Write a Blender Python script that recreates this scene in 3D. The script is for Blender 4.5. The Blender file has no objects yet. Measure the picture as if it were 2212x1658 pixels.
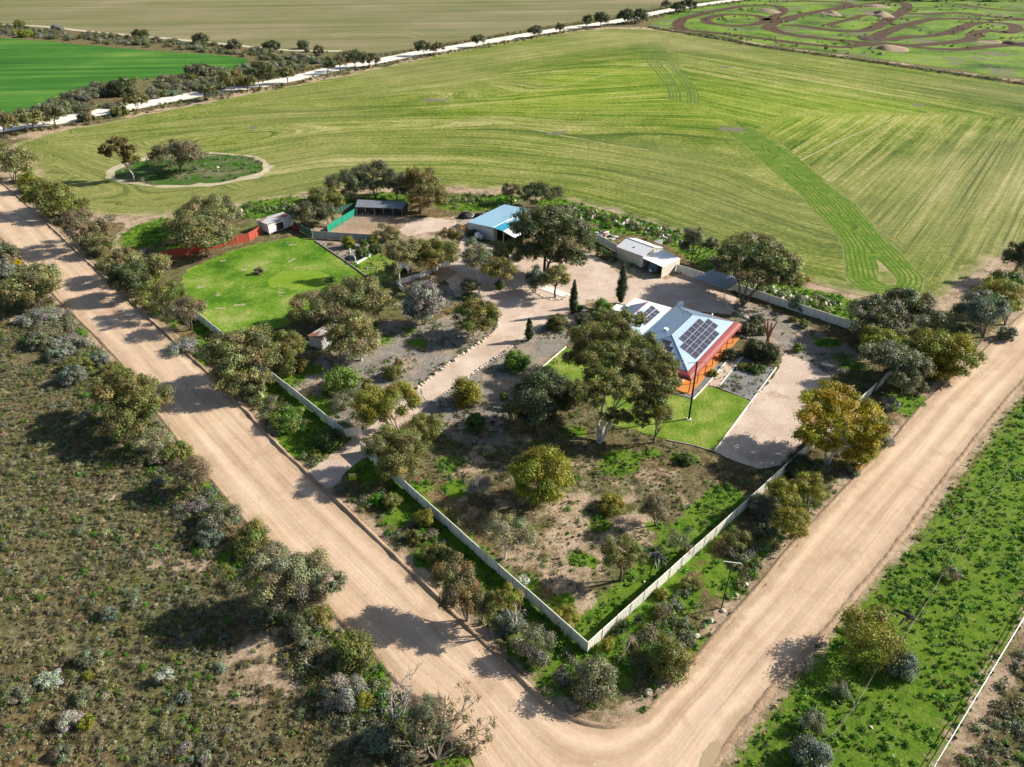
import bpy, math, random, time
import numpy as np
from mathutils import Vector, Matrix
from mathutils.geometry import delaunay_2d_cdt
T0 = time.time()
random.seed(7)
RNG = np.random.default_rng(7)
scene = bpy.context.scene
COL = scene.collection

# ------------------------------------------------------------------ camera geometry (site survey from the photo)
F, PITCH, CAMH = 1533.0, math.radians(33.3), 64.0
CP, SP = math.cos(PITCH), math.sin(PITCH)

def ray(px, py):
    a, b = px - 1106, 829 - py
    return (a, F * CP + b * SP, -F * SP + b * CP)

def G(px, py, z=0.0):
    d = ray(px, py)
    t = (z - CAMH) / d[2]
    return (d[0] * t, d[1] * t, z)

def G2(px, py):
    p = G(px, py)
    return (p[0], p[1])

def on_plane_y(px, py, Y):
    d = ray(px, py)
    t = Y / d[1]
    return (d[0] * t, Y, CAMH + d[2] * t)

def on_plane(px, py, p0, n):
    d = Vector(ray(px, py)); o = Vector((0, 0, CAMH)); n = Vector(n)
    t = (Vector(p0) - o).dot(n) / d.dot(n)
    return o + d * t

def axial(x, y, z):
    return y * CP - (z - CAMH) * SP

def W(pts):
    return [G2(*p) for p in pts]

# ------------------------------------------------------------------ objects
def tag(o, label=None, cat=None, group=None, kind=None):
    if label: o['label'] = label
    if cat: o['category'] = cat
    if group: o['group'] = group
    if kind: o['kind'] = kind
    return o

def empty(name, loc, label=None, cat=None, group=None, rz=0.0):
    o = bpy.data.objects.new(name, None)
    o.empty_display_size = 0.3
    o.location = loc
    o.rotation_euler[2] = rz
    COL.objects.link(o)
    return tag(o, label, cat, group)

def np_mesh(name, V, Fc, mat=None, smooth=False):
    """V (n,3) array; Fc (m,k) array of faces of equal size"""
    me = bpy.data.meshes.new(name)
    V = np.ascontiguousarray(V, dtype=np.float32)
    Fc = np.ascontiguousarray(Fc, dtype=np.int32)
    n, (m, k) = len(V), Fc.shape
    me.vertices.add(n)
    me.vertices.foreach_set('co', V.ravel())
    me.loops.add(m * k)
    me.loops.foreach_set('vertex_index', Fc.ravel())
    me.polygons.add(m)
    me.polygons.foreach_set('loop_start', np.arange(0, m * k, k, dtype=np.int32))
    if smooth:
        me.polygons.foreach_set('use_smooth', np.ones(m, dtype=bool))
    me.update(calc_edges=True)
    if mat: me.materials.append(mat)
    return me

def add_obj(name, me, parent=None, loc=(0, 0, 0), rz=0.0):
    o = bpy.data.objects.new(name, me)
    o.location = loc
    o.rotation_euler[2] = rz
    COL.objects.link(o)
    if parent: o.parent = parent
    return o

def set_color(me, name, C):
    n = len(C)
    a = me.attributes.new(name, 'FLOAT_COLOR', 'POINT')
    full = np.ones((n, 4), dtype=np.float32)
    full[:, :C.shape[1]] = C
    a.data.foreach_set('color', full.ravel())

class MB:
    """collects boxes, slabs, tubes; build() links them as one mesh object"""
    def __init__(s):
        s.v, s.f = [], []
    def add(s, vs, fs):
        b = len(s.v)
        s.v += [tuple(p) for p in vs]
        s.f += [tuple(b + i for i in q) for q in fs]
        return s
    def prism(s, poly, z0, z1):
        n = len(poly)
        vs = [(p[0], p[1], z0) for p in poly] + [(p[0], p[1], z1) for p in poly]
        fs = [tuple(range(n - 1, -1, -1)), tuple(range(n, 2 * n))]
        fs += [(i, (i + 1) % n, n + (i + 1) % n, n + i) for i in range(n)]
        return s.add(vs, fs)
    def slab(s, pts, t):
        P = [Vector(p) for p in pts]
        nrm = (P[1] - P[0]).cross(P[2] - P[0]).normalized()
        if nrm.z < 0: P.reverse(); nrm = -nrm
        n = len(P)
        vs = P + [p - nrm * t for p in P]
        fs = [tuple(range(n)), tuple(range(2 * n - 1, n - 1, -1))]
        fs += [(i, n + i, n + (i + 1) % n, (i + 1) % n) for i in range(n)]
        return s.add(vs, fs)
    def box(s, c, size, ax=(1, 0), up=0):
        x, y = Vector((ax[0], ax[1], 0)).normalized(), None
        y = Vector((-x.y, x.x, 0))
        hx, hy, hz = size[0] / 2, size[1] / 2, size[2] / 2
        c = Vector(c)
        vs = []
        for dz in (-hz, hz):
            for (a, b) in ((-1, -1), (1, -1), (1, 1), (-1, 1)):
                vs.append(c + x * a * hx + y * b * hy + Vector((0, 0, dz)))
        return s.add(vs, [(3, 2, 1, 0), (4, 5, 6, 7), (0, 1, 5, 4), (1, 2, 6, 5), (2, 3, 7, 6), (3, 0, 4, 7)])
    def beam(s, a, b, w, h=None):
        return s.tube([a, b], [w * .7, (h or w) * .7], 4)
    def tube(s, pts, rad, n=6, cap=True):
        P = [Vector(p) for p in pts]
        b = len(s.v)
        m = len(P)
        for i, p in enumerate(P):
            t = (P[min(i + 1, m - 1)] - P[max(i - 1, 0)]).normalized()
            ref = Vector((0, 0, 1)) if abs(t.z) < .9 else Vector((1, 0, 0))
            u = t.cross(ref).normalized(); w = t.cross(u)
            r = rad[i] if isinstance(rad, (list, tuple)) else rad
            for k in range(n):
                a = 2 * math.pi * (k + .5) / n
                s.v.append(tuple(p + (u * math.cos(a) + w * math.sin(a)) * r))
        for i in range(m - 1):
            for k in range(n):
                s.f.append((b + i * n + k, b + i * n + (k + 1) % n, b + (i + 1) * n + (k + 1) % n, b + (i + 1) * n + k))
        if cap:
            s.f.append(tuple(b + k for k in range(n - 1, -1, -1)))
            s.f.append(tuple(b + (m - 1) * n + k for k in range(n)))
        return s
    def build(s, name, mat, parent=None, org=None, smooth=False, bevel=0):
        if org is None:
            org = parent_org(parent)
        me = bpy.data.meshes.new(name)
        me.from_pydata([(x - org[0], y - org[1], z - org[2]) for x, y, z in s.v], [], s.f)
        if smooth:
            me.polygons.foreach_set('use_smooth', np.ones(len(me.polygons), dtype=bool))
        me.update()
        if mat: me.materials.append(mat)
        loc = (0, 0, 0) if parent else org
        return add_obj(name, me, parent, loc)

def parent_org(p):
    o = Vector((0, 0, 0))
    while p is not None:
        o += p.location
        p = p.parent
    return tuple(o)

def copy_thing(o, loc, rz, scale, label=None, group=None):
    c = o.copy(); COL.objects.link(c)
    c.location = loc; c.rotation_euler[2] = rz; c.scale = scale
    if label: c['label'] = label
    if group: c['group'] = group
    for ch in o.children:
        d = ch.copy(); COL.objects.link(d); d.parent = c
    return c

# ------------------------------------------------------------------ noise in numpy
def vnoise(x, y, seed=0):
    xi, yi = np.floor(x).astype(np.int64), np.floor(y).astype(np.int64)
    xf, yf = x - xi, y - yi
    u, v = xf * xf * (3 - 2 * xf), yf * yf * (3 - 2 * yf)
    def h(a, b):
        n = (a * 374761393 + b * 668265263 + seed * 974711) & 0x7fffffff
        n = ((n ^ (n >> 13)) * 1274126177) & 0x7fffffff
        return ((n ^ (n >> 16)) & 0xffff) / 65535.0
    return (h(xi, yi) * (1 - u) + h(xi + 1, yi) * u) * (1 - v) + (h(xi, yi + 1) * (1 - u) + h(xi + 1, yi + 1) * u) * v

def fbm(x, y, seed=0, o=3):
    s, a, t = 0, .5, 0
    for i in range(o):
        s = s + a * vnoise(x * 2 ** i, y * 2 ** i, seed + i); t += a; a *= .5
    return s / t

def in_poly(x, y, poly):
    r = np.zeros(len(x), dtype=bool)
    n = len(poly)
    for i in range(n):
        x1, y1 = poly[i]; x2, y2 = poly[(i + 1) % n]
        if y1 == y2: continue
        c = ((y1 > y) != (y2 > y)) & (x < (x2 - x1) * (y - y1) / (y2 - y1) + x1)
        r ^= c
    return r

def dist_line(x, y, pts, closed=False):
    """distance to polyline, arc length of the foot"""
    best = np.full(len(x), 1e9); arc = np.zeros(len(x)); s = 0.0
    P = list(pts) + ([pts[0]] if closed else [])
    for (x1, y1), (x2, y2) in zip(P[:-1], P[1:]):
        dx, dy = x2 - x1, y2 - y1
        L2 = dx * dx + dy * dy + 1e-9
        t = np.clip(((x - x1) * dx + (y - y1) * dy) / L2, 0, 1)
        d = np.hypot(x - x1 - t * dx, y - y1 - t * dy)
        m = d < best
        best[m] = d[m]; arc[m] = s + t[m] * math.sqrt(L2)
        s += math.sqrt(L2)
    return best, arc

def smooth(a, b, x):
    t = np.clip((x - a) / (b - a), 0, 1)
    return t * t * (3 - 2 * t)

def densify(poly, step, closed=True):
    out = []
    n = len(poly)
    for i in range(n if closed else n - 1):
        a, b = poly[i], poly[(i + 1) % n]
        k = max(1, int(math.hypot(b[0] - a[0], b[1] - a[1]) / step))
        out += [(a[0] + (b[0] - a[0]) * j / k, a[1] + (b[1] - a[1]) * j / k) for j in range(k)]
    if not closed: out.append(poly[-1])
    return out

def curve(pts, n=6, closed=False):
    """Catmull-Rom through the points"""
    P = [Vector(p) for p in pts]; m = len(P); out = []
    for i in range(m if closed else m - 1):
        p0 = P[(i - 1) % m] if closed or i else P[0]
        p1, p2 = P[i], P[(i + 1) % m]
        p3 = P[(i + 2) % m] if closed or i + 2 < m else P[-1]
        for j in range(n):
            t = j / n
            q = .5 * ((2 * p1) + (p2 - p0) * t + (2 * p0 - 5 * p1 + 4 * p2 - p3) * t * t + (3 * p1 - p0 - 3 * p2 + p3) * t ** 3)
            out.append(tuple(q))
    if not closed: out.append(tuple(P[-1]))
    return out

def tri_sheet(poly, res, edge=0.0, extra=None, bstep=None):
    b = densify(poly, bstep or res)
    if edge:
        bx = np.array(b)
        nx = (vnoise(bx[:, 0] / (3 * edge) , bx[:, 1] / (3 * edge), 3) - .5) * 2 * edge + (vnoise(bx[:, 0] / edge, bx[:, 1] / edge, 5) - .5) * edge
        ny = (vnoise(bx[:, 0] / (3 * edge), bx[:, 1] / (3 * edge), 9) - .5) * 2 * edge + (vnoise(bx[:, 0] / edge, bx[:, 1] / edge, 11) - .5) * edge
        bx[:, 0] += nx; bx[:, 1] += ny
        b = [tuple(p) for p in bx]
    a = np.array(b)
    x0, y0, x1, y1 = a[:, 0].min(), a[:, 1].min(), a[:, 0].max(), a[:, 1].max()
    if res:
        gx, gy = np.meshgrid(np.arange(x0, x1, res), np.arange(y0, y1, res))
        gx, gy = gx.ravel() + RNG.uniform(-.2, .2, gx.size) * res, gy.ravel() + RNG.uniform(-.2, .2, gy.size) * res
        k = in_poly(gx, gy, b)
        gx, gy = gx[k], gy[k]
    else:
        gx = gy = np.zeros(0)
    if extra is not None:
        gx, gy = np.concatenate([gx, extra[0]]), np.concatenate([gy, extra[1]])
    vs = [Vector(p) for p in b] + [Vector((float(p), float(q))) for p, q in zip(gx, gy)]
    es = [(i, (i + 1) % len(b)) for i in range(len(b))]
    r = delaunay_2d_cdt(vs, es, [], 1, 1e-5)
    V = np.array([(p.x, p.y) for p in r[0]]); T = np.array([f for f in r[2]])
    p = V[T]
    area = (p[:, 1, 0] - p[:, 0, 0]) * (p[:, 2, 1] - p[:, 0, 1]) - (p[:, 2, 0] - p[:, 0, 0]) * (p[:, 1, 1] - p[:, 0, 1])
    T[area < 0] = T[area < 0][:, ::-1]
    return V, T, b

def sheet(name, poly, z, res, mat, edge=0.0, uv=None, relief=None, kind='structure', bstep=None, edgecol=True):
    """a ground sheet; attribute 'edge' = metres to the border, 'uv2' = (u, v) of uv(x, y)"""
    V, T, b = tri_sheet(poly, res, edge, bstep=bstep)
    zz = np.full(len(V), z)
    if relief is not None: zz = zz + relief(V[:, 0], V[:, 1])
    me = np_mesh(name, np.column_stack([V, zz]), T, mat, smooth=relief is not None)
    C = np.zeros((len(V), 3))
    C[:, 2] = dist_line(V[:, 0], V[:, 1], b, True)[0] if edgecol else 9
    if uv is not None:
        C[:, 0], C[:, 1] = uv(V[:, 0], V[:, 1])
    set_color(me, 'uv2', C)
    o = add_obj(name, me)
    o['kind'] = kind
    return o

# ------------------------------------------------------------------ materials
class NT:
    def __init__(s, name):
        s.m = bpy.data.materials.new(name); s.m.use_nodes = True
        s.t = s.m.node_tree; s.t.nodes.clear()
        s.out = s.t.nodes.new('ShaderNodeOutputMaterial')
        s.pos = None
    def n(s, typ, **kw):
        nd = s.t.nodes.new(typ)
        for k, v in kw.items(): setattr(nd, k, v)
        return nd
    def link(s, a, b): s.t.links.new(a, b)
    def put(s, sock, v):
        if isinstance(v, bpy.types.NodeSocket): s.link(v, sock)
        elif isinstance(v, (tuple, list)) and len(v) == 3 and sock.type == 'RGBA': sock.default_value = (*v, 1)
        else: sock.default_value = v
    def P(s):
        if s.pos is None: s.pos = s.n('ShaderNodeNewGeometry').outputs['Position']
        return s.pos
    def math(s, op, a, b=None, c=None, clamp=False):
        nd = s.n('ShaderNodeMath', operation=op, use_clamp=clamp)
        for i, v in enumerate((a, b, c)):
            if v is not None: s.put(nd.inputs[i], v)
        return nd.outputs[0]
    def vmath(s, op, a, b):
        nd = s.n('ShaderNodeVectorMath', operation=op)
        s.put(nd.inputs[0], a); s.put(nd.inputs[1], b)
        return nd.outputs[0]
    def noise(s, scale, detail=3.0, rough=.55, vec=None, dist=0.0):
        nd = s.n('ShaderNodeTexNoise')
        s.put(nd.inputs['Vector'], vec if vec is not None else s.P())
        nd.inputs['Scale'].default_value = scale
        nd.inputs['Detail'].default_value = detail
        nd.inputs['Roughness'].default_value = rough
        nd.inputs['Distortion'].default_value = dist
        return nd.outputs[0]
    def voro(s, scale, vec=None, out='Distance', feature='F1'):
        nd = s.n('ShaderNodeTexVoronoi', feature=feature)
        s.put(nd.inputs['Vector'], vec if vec is not None else s.P())
        nd.inputs['Scale'].default_value = scale
        return nd.outputs[out]
    def ramp(s, f, stops, interp='LINEAR'):
        nd = s.n('ShaderNodeValToRGB')
        nd.color_ramp.interpolation = interp
        el = nd.color_ramp.elements
        while len(el) < len(stops): el.new(.5)
        for e, (p, c) in zip(el, stops):
            e.position = p
            e.color = (c, c, c, 1) if isinstance(c, (int, float)) else (*c, 1)
        s.put(nd.inputs[0], f)
        return nd.outputs[0]
    def mix(s, f, a, b, blend='MIX'):
        nd = s.n('ShaderNodeMix', data_type='RGBA', blend_type=blend)
        s.put(nd.inputs[0], f); s.put(nd.inputs[6], a); s.put(nd.inputs[7], b)
        return nd.outputs[2]
    def mul(s, col, f):
        nd = s.n('ShaderNodeVectorMath', operation='SCALE')
        s.put(nd.inputs[0], col); s.put(nd.inputs[3], f)
        return nd.outputs[0]
    def attr(s, name):
        nd = s.n('ShaderNodeAttribute', attribute_name=name)
        return nd.outputs['Color']
    def sep(s, c):
        nd = s.n('ShaderNodeSeparateXYZ'); s.put(nd.inputs[0], c)
        return nd.outputs
    def comb(s, x, y, z):
        nd = s.n('ShaderNodeCombineXYZ')
        for i, v in enumerate((x, y, z)): s.put(nd.inputs[i], v)
        return nd.outputs[0]
    def step(s, x, a, b):
        nd = s.n('ShaderNodeMapRange', interpolation_type='SMOOTHSTEP')
        s.put(nd.inputs[0], x); nd.inputs[1].default_value = a; nd.inputs[2].default_value = b
        return nd.outputs[0]
    def bump(s, h, dist=.1, strength=1.0):
        nd = s.n('ShaderNodeBump')
        nd.inputs['Strength'].default_value = strength
        nd.inputs['Distance'].default_value = dist
        s.put(nd.inputs['Height'], h)
        return nd.outputs[0]
    def pbr(s, col, rough=.9, spec=.2, normal=None, metal=0.0):
        b = s.n('ShaderNodeBsdfPrincipled')
        s.put(b.inputs['Base Color'], col)
        s.put(b.inputs['Roughness'], rough)
        b.inputs['Specular IOR Level'].default_value = spec
        b.inputs['Metallic'].default_value = metal
        if normal is not None: s.link(normal, b.inputs['Normal'])
        s.link(b.outputs[0], s.out.inputs[0])
        return s.m

def simple(name, col, rough=.8, var=.15, scale=1.5, spec=.25, metal=0.0, dirt=None):
    k = NT(name)
    n = k.noise(scale, 4)
    c = k.mul(k.mix(0.0, col, col), k.math('MULTIPLY_ADD', n, 2 * var, 1 - var))
    if dirt: c = k.mix(k.step(k.noise(scale * .6, 5), .5, .75), c, dirt)
    return k.pbr(c, rough, spec, metal=metal)
# ------------------------------------------------------------------ ground materials
def ragged(k, w, scale, amp=.55, lo=.36, hi=.56):
    n = k.noise(scale, 5, .65)
    return k.step(k.math('MULTIPLY_ADD', k.math('SUBTRACT', n, .5), amp * 2, w), lo, hi)

GREENS = [(.3, (.014, .055, .006)), (.43, (.065, .145, .010)), (.54, (.14, .225, .020)), (.70, (.26, .285, .085))]

def mat_ground():
    k = NT('ground_scrub')
    m = k.sep(k.attr('mask'))
    big = k.noise(.055, 4, .6)
    mid = k.noise(.5, 5, .7)
    fine = k.noise(2.6, 6, .88)
    base = k.ramp(k.math('MULTIPLY_ADD', fine, .62, k.math('MULTIPLY', mid, .42)),
                  [(.38, (.035, .031, .014)), (.46, (.085, .072, .034)), (.53, (.135, .115, .052)), (.60, (.25, .205, .115)), (.70, (.52, .44, .31))])
    tint = k.ramp(big, [(.35, (.85, 1.08, .72)), (.5, (1, 1, 1)), (.65, (1.22, .96, .85))])
    base = k.mix(1.0, base, tint, 'MULTIPLY')
    bare = k.ramp(k.math('MULTIPLY_ADD', fine, .6, k.math('MULTIPLY', mid, .4)),
                  [(.34, (.13, .09, .055)), (.44, (.31, .222, .145)), (.54, (.47, .35, .235)), (.68, (.66, .53, .39))])
    mulch = k.ramp(k.math('MULTIPLY_ADD', fine, .8, k.math('MULTIPLY', mid, .2)), [(.3, (.075, .062, .05)), (.44, (.18, .155, .128)), (.55, (.30, .268, .225)), (.70, (.54, .48, .40))])
    mulch = k.mix(k.math('MULTIPLY', k.step(k.noise(.16, 4, .65), .46, .62), .6), mulch, bare)
    green = k.ramp(k.math('MULTIPLY_ADD', fine, .55, k.math('MULTIPLY', mid, .45)), GREENS)
    bare = k.mix(k.math('MULTIPLY', k.step(k.noise(.22, 5, .7), .48, .62), .75), bare, base)
    c = k.mix(ragged(k, m[1], .45), base, bare)
    c = k.mix(ragged(k, m[2], .35, .45), c, mulch)
    c = k.mix(ragged(k, m[0], 1.1, .62, .34, .66), c, green)
    b = k.bump(k.math('ADD', k.math('MULTIPLY', mid, .5), k.math('MULTIPLY', fine, .5)), .5, 1.0)
    return k.pbr(c, .95, .1, b)

def mat_road(name, c0, c1, c2, edgec, su=.03, sv=9.0, speck=1.0, stain=None):
    k = NT(name)
    a = k.sep(k.attr('uv2'))
    v = k.comb(k.math('MULTIPLY', a[0], su), k.math('MULTIPLY', a[1], sv), 0.0)
    st = k.noise(1.0, 5, .65, v)
    st2 = k.noise(1.0, 3, .6, k.comb(k.math('MULTIPLY', a[0], su * .5), k.math('MULTIPLY', a[1], sv * 4), 3.0))
    fine = k.noise(2.0, 6, .85)
    big = k.noise(.12, 3)
    c = k.ramp(k.math('MULTIPLY_ADD', st, .52, k.math('MULTIPLY_ADD', st2, .06, k.math('MULTIPLY_ADD', big, .22, k.math('MULTIPLY', k.noise(.6, 4, .7), .2)))), [(.36, c0), (.5, c1), (.64, c2)])
    c = k.mul(c, k.math('MULTIPLY_ADD', fine, .5 * speck, 1 - .25 * speck))
    rut = k.math('SINE', k.math('MULTIPLY_ADD', a[1], 21.0, k.math('MULTIPLY', k.noise(.03, 3), 9.0)))
    if stain: c = k.mul(c, k.math('MULTIPLY_ADD', rut, k.math('MULTIPLY', k.noise(.08, 3), .17), 1.0))
    if stain: c = k.mix(k.math('MULTIPLY', k.step(k.noise(.16, 5, .6), .55, .70), .55), c, stain)
    peb = k.math('MULTIPLY', k.step(k.voro(1.7), .16, .09), k.step(k.noise(.9, 2), .52, .62))
    c = k.mix(k.math('MULTIPLY', peb, .55), c, (.72, .62, .5))
    e = k.math('MULTIPLY_ADD', k.noise(.9, 4, .7), 2.4, k.math('SUBTRACT', a[2], 1.5))
    c = k.mix(k.step(e, 0.9, -.1), c, edgec)
    b = k.bump(k.math('ADD', k.math('MULTIPLY', st2, .25), k.math('MULTIPLY', fine, .2)), .25, .7)
    return k.pbr(c, .95, .1, b)

def mat_field():
    k = NT('crop_rows')
    a = k.sep(k.attr('uv2'))
    def streak(su, sv, d=3, z=0.0, r=.6):
        return k.noise(1.0, d, r, k.comb(k.math('MULTIPLY', a[0], su), k.math('MULTIPLY', a[1], sv), z))
    s1 = streak(.004, .05, 4)
    s2 = streak(.010, .28, 3, 5.0)
    s3 = streak(.022, 1.0, 3, 9.0, .7)
    big = k.noise(.011, 4, .6)
    mid = k.noise(.10, 5, .75)
    fine = k.noise(.8, 6, .9)
    g = k.math('MULTIPLY_ADD', s1, .34, k.math('MULTIPLY_ADD', s2, .42, k.math('MULTIPLY_ADD', s3, .42, k.math('MULTIPLY_ADD', big, .34, k.math('MULTIPLY_ADD', mid, .26, k.math('MULTIPLY_ADD', fine, .75, -.76))))))
    c = k.ramp(g, [(.36, (.028, .065, .004)), (.45, (.085, .14, .009)), (.52, (.165, .205, .024)), (.60, (.29, .28, .085)), (.71, (.47, .42, .22))])
    inner_ = k.math('ADD', k.step(a[2], 25.0, 150.0), k.math('MULTIPLY', k.math('SUBTRACT', k.noise(.008, 3, .55), .5), 1.8))
    gy = k.step(inner_, .25, .85)
    c = k.mix(k.math('MULTIPLY', gy, .75), c, k.ramp(g, [(.36, (.036, .088, .003)), (.45, (.115, .205, .006)), (.54, (.215, .28, .018)), (.66, (.40, .385, .10))]))
    c = k.mix(k.math('MULTIPLY', k.step(inner_, .35, -.25), .45), c, k.mix(s3, (.15, .145, .04), (.37, .325, .16)))
    lines = k.step(streak(.006, 1.1, 2, 21.0, .5), .60, .68)
    lines2 = k.step(streak(.004, 2.6, 2, 33.0, .5), .56, .66)
    c = k.mix(k.math('MULTIPLY', lines2, .35), c, (.05, .075, .012))
    c = k.mix(k.math('MULTIPLY', lines, .6), c, (.03, .055, .010))
    e = k.math('MULTIPLY_ADD', k.noise(.12, 4, .65), 14.0, k.math('SUBTRACT', a[2], 7.0))
    c = k.mix(k.math('MULTIPLY', k.step(e, 3.5, -2.0), .8), c, k.mix(s3, (.46, .36, .24), (.36, .30, .14)))
    b = k.bump(k.math('ADD', k.math('MULTIPLY', s3, .4), k.math('MULTIPLY', fine, .4)), .4, .8)
    return k.pbr(c, .95, .1, b)

def mat_strip():
    k = NT('drilled_strip')
    a = k.sep(k.attr('uv2'))
    v = k.math('ADD', a[1], k.math('MULTIPLY', k.math('SUBTRACT', k.noise(.2, 2), .5), .35))
    w = k.math('ABSOLUTE', k.math('SUBTRACT', k.math('FRACT', k.math('DIVIDE', v, 1.05)), .5))
    n = k.noise(.18, 4, .6)
    fine = k.noise(.9, 6, .88)
    c = k.ramp(k.math('MULTIPLY_ADD', fine, .6, k.math('MULTIPLY', n, .4)), [(.38, (.05, .115, .006)), (.50, (.105, .185, .014)), (.61, (.24, .265, .055))])
    c = k.mix(k.math('MULTIPLY', k.step(w, .26, .08), k.math('MULTIPLY', k.step(n, .25, .6), .72)), c, (.03, .06, .008))
    e = k.math('MULTIPLY_ADD', k.noise(.5, 3), 2.0, k.math('SUBTRACT', a[2], 1.2))
    c = k.mix(k.math('MULTIPLY', k.step(e, .5, -.3), .6), c, (.27, .25, .11))
    return k.pbr(c, .95, .1, k.bump(k.math('MULTIPLY', fine, .3), .3, .6))

def mat_crop(name, stops, sc=.06, fine_s=.9, streaks=True, su=.01, sv=.25, bare=None):
    k = NT(name)
    fine = k.noise(fine_s, 5, .75)
    big = k.noise(sc, 4, .6)
    g = k.math('MULTIPLY_ADD', fine, .4, k.math('MULTIPLY', big, .6))
    if streaks:
        a = k.sep(k.attr('uv2'))
        st = k.noise(1.0, 4, .6, k.comb(k.math('MULTIPLY', a[0], su), k.math('MULTIPLY', a[1], sv), 0.0))
        g = k.math('MULTIPLY_ADD', st, .5, k.math('MULTIPLY', g, .5))
    c = k.ramp(g, stops)
    if bare:
        c = k.mix(k.step(k.noise(bare[0], 4, .65), bare[1], bare[1] + .07), c, bare[2])
    return k.pbr(c, .95, .1, k.bump(fine, .25, .7))

def mat_gravel(name, c0, c1, c2, brown=None, sc=3.5):
    k = NT(name)
    fine = k.noise(sc, 5, .8)
    big = k.noise(.18, 4, .6)
    c = k.ramp(k.math('MULTIPLY_ADD', fine, .6, k.math('MULTIPLY', big, .4)), [(.36, c0), (.5, c1), (.64, c2)])
    if brown: c = k.mix(k.math('MULTIPLY', k.step(k.noise(.22, 5, .65), .54, .7), .7), c, brown)
    sp = k.step(k.noise(2.1, 3, .8), .66, .72)
    c = k.mix(k.math('MULTIPLY', sp, .6), c, (.12, .10, .07))
    return k.pbr(c, .95, .1, k.bump(fine, .12, .7))

M = {}
M['ground'] = mat_ground()
M['road'] = mat_road('road_gravel', (.40, .265, .175), (.515, .37, .25), (.61, .465, .33), (.40, .285, .18), stain=(.36, .24, .145))
M['white_road'] = mat_road('limestone_road', (.62, .54, .43), (.74, .67, .56), (.82, .77, .68), (.42, .36, .22), .02, 6.0)
M['field'] = mat_field()
M['strip'] = mat_strip()
M['drive'] = mat_gravel('pink_gravel', (.36, .265, .20), (.52, .40, .31), (.67, .55, .445), (.36, .23, .12))
M['mulch'] = mat_gravel('grey_gravel', (.10, .095, .085), (.20, .195, .18), (.34, .33, .31))
M['lawn'] = mat_crop('lawn_grass', [(.36, (.075, .16, .010)), (.48, (.14, .225, .022)), (.60, (.27, .30, .07))], .3, 2.2, False)
M['paddock'] = mat_crop('paddock_grass', [(.34, (.025, .08, .006)), (.44, (.07, .165, .010)), (.53, (.14, .235, .022)), (.64, (.30, .31, .10))], .12, 1.2, False, bare=(.22, .60, (.36, .31, .185)))
M['bright_field'] = mat_crop('bright_crop', [(.36, (.018, .085, .010)), (.5, (.045, .15, .018)), (.6, (.10, .21, .03)), (.74, (.26, .29, .11))], .02, .5, True, .005, .12)
M['tan_field'] = mat_crop('tan_field', [(.36, (.11, .12, .04)), (.47, (.165, .16, .068)), (.56, (.225, .195, .10)), (.70, (.31, .26, .165))], .012, .35, True, .003, .06)
M['track'] = mat_road('track_dirt', (.05, .03, .02), (.08, .047, .03), (.125, .077, .05), (.09, .07, .03), .03, 9.0, .8)
M['track_grass'] = mat_crop('track_grass', [(.39, (.04, .065, .018)), (.47, (.085, .155, .018)), (.56, (.16, .25, .026)), (.68, (.23, .23, .10))], .03, .35, False, bare=(.04, .54, (.15, .15, .08)))
M['mound'] = simple('mound_soil', (.30, .22, .14), .95, .4, .35)
M['dark_mound'] = simple('dark_soil', (.08, .055, .04), .95, .4, .5)
M['bank'] = mat_gravel('bank_soil', (.20, .13, .08), (.34, .235, .15), (.46, .34, .23))
M['puddle'] = simple('muddy_water', (.36, .27, .16), .18, .1, .3, .5)

# ------------------------------------------------------------------ ground outlines (photo points turned into site points)
NEAR_EDGE = [(-140, 290), (0, 392), (72, 456), (237, 611), (445, 803), (600, 962), (660, 1020), (753, 1108), (913, 1261), (997, 1343), (1102, 1443),
             (1156, 1498), (1189, 1526), (1226, 1548), (1269, 1563), (1319, 1569), (1360, 1558), (1394, 1543), (1431, 1503), (1481, 1453), (1544, 1373),
             (1606, 1303), (1644, 1261), (1707, 1184), (1847, 1034), (1922, 959), (2012, 857), (2110, 774), (2212, 678), (2330, 570)]
FAR_L = [(-140, 380), (0, 510), (117, 638), (245, 765), (365, 925), (480, 1065), (600, 1200), (696, 1298), (764, 1370), (807, 1412), (852, 1463), (889, 1496), (934, 1526), (1009, 1628), (1040, 1690), (1120, 1850)]
FAR_R = [(1480, 1850), (1535, 1670), (1575, 1600), (1622, 1545), (1680, 1475), (1773, 1376), (1858, 1270), (1930, 1184), (2035, 1042), (2175, 864), (2330, 690)]
near_edge, far_edge = W(NEAR_EDGE), W(FAR_L + FAR_R)
road_poly = near_edge + far_edge[::-1]
def road_uv(x, y):
    d0, s0 = dist_line(x, y, near_edge)
    d1, _ = dist_line(x, y, far_edge)
    return s0, d0 / (d0 + d1 + 1e-6) * 1.0

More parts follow.
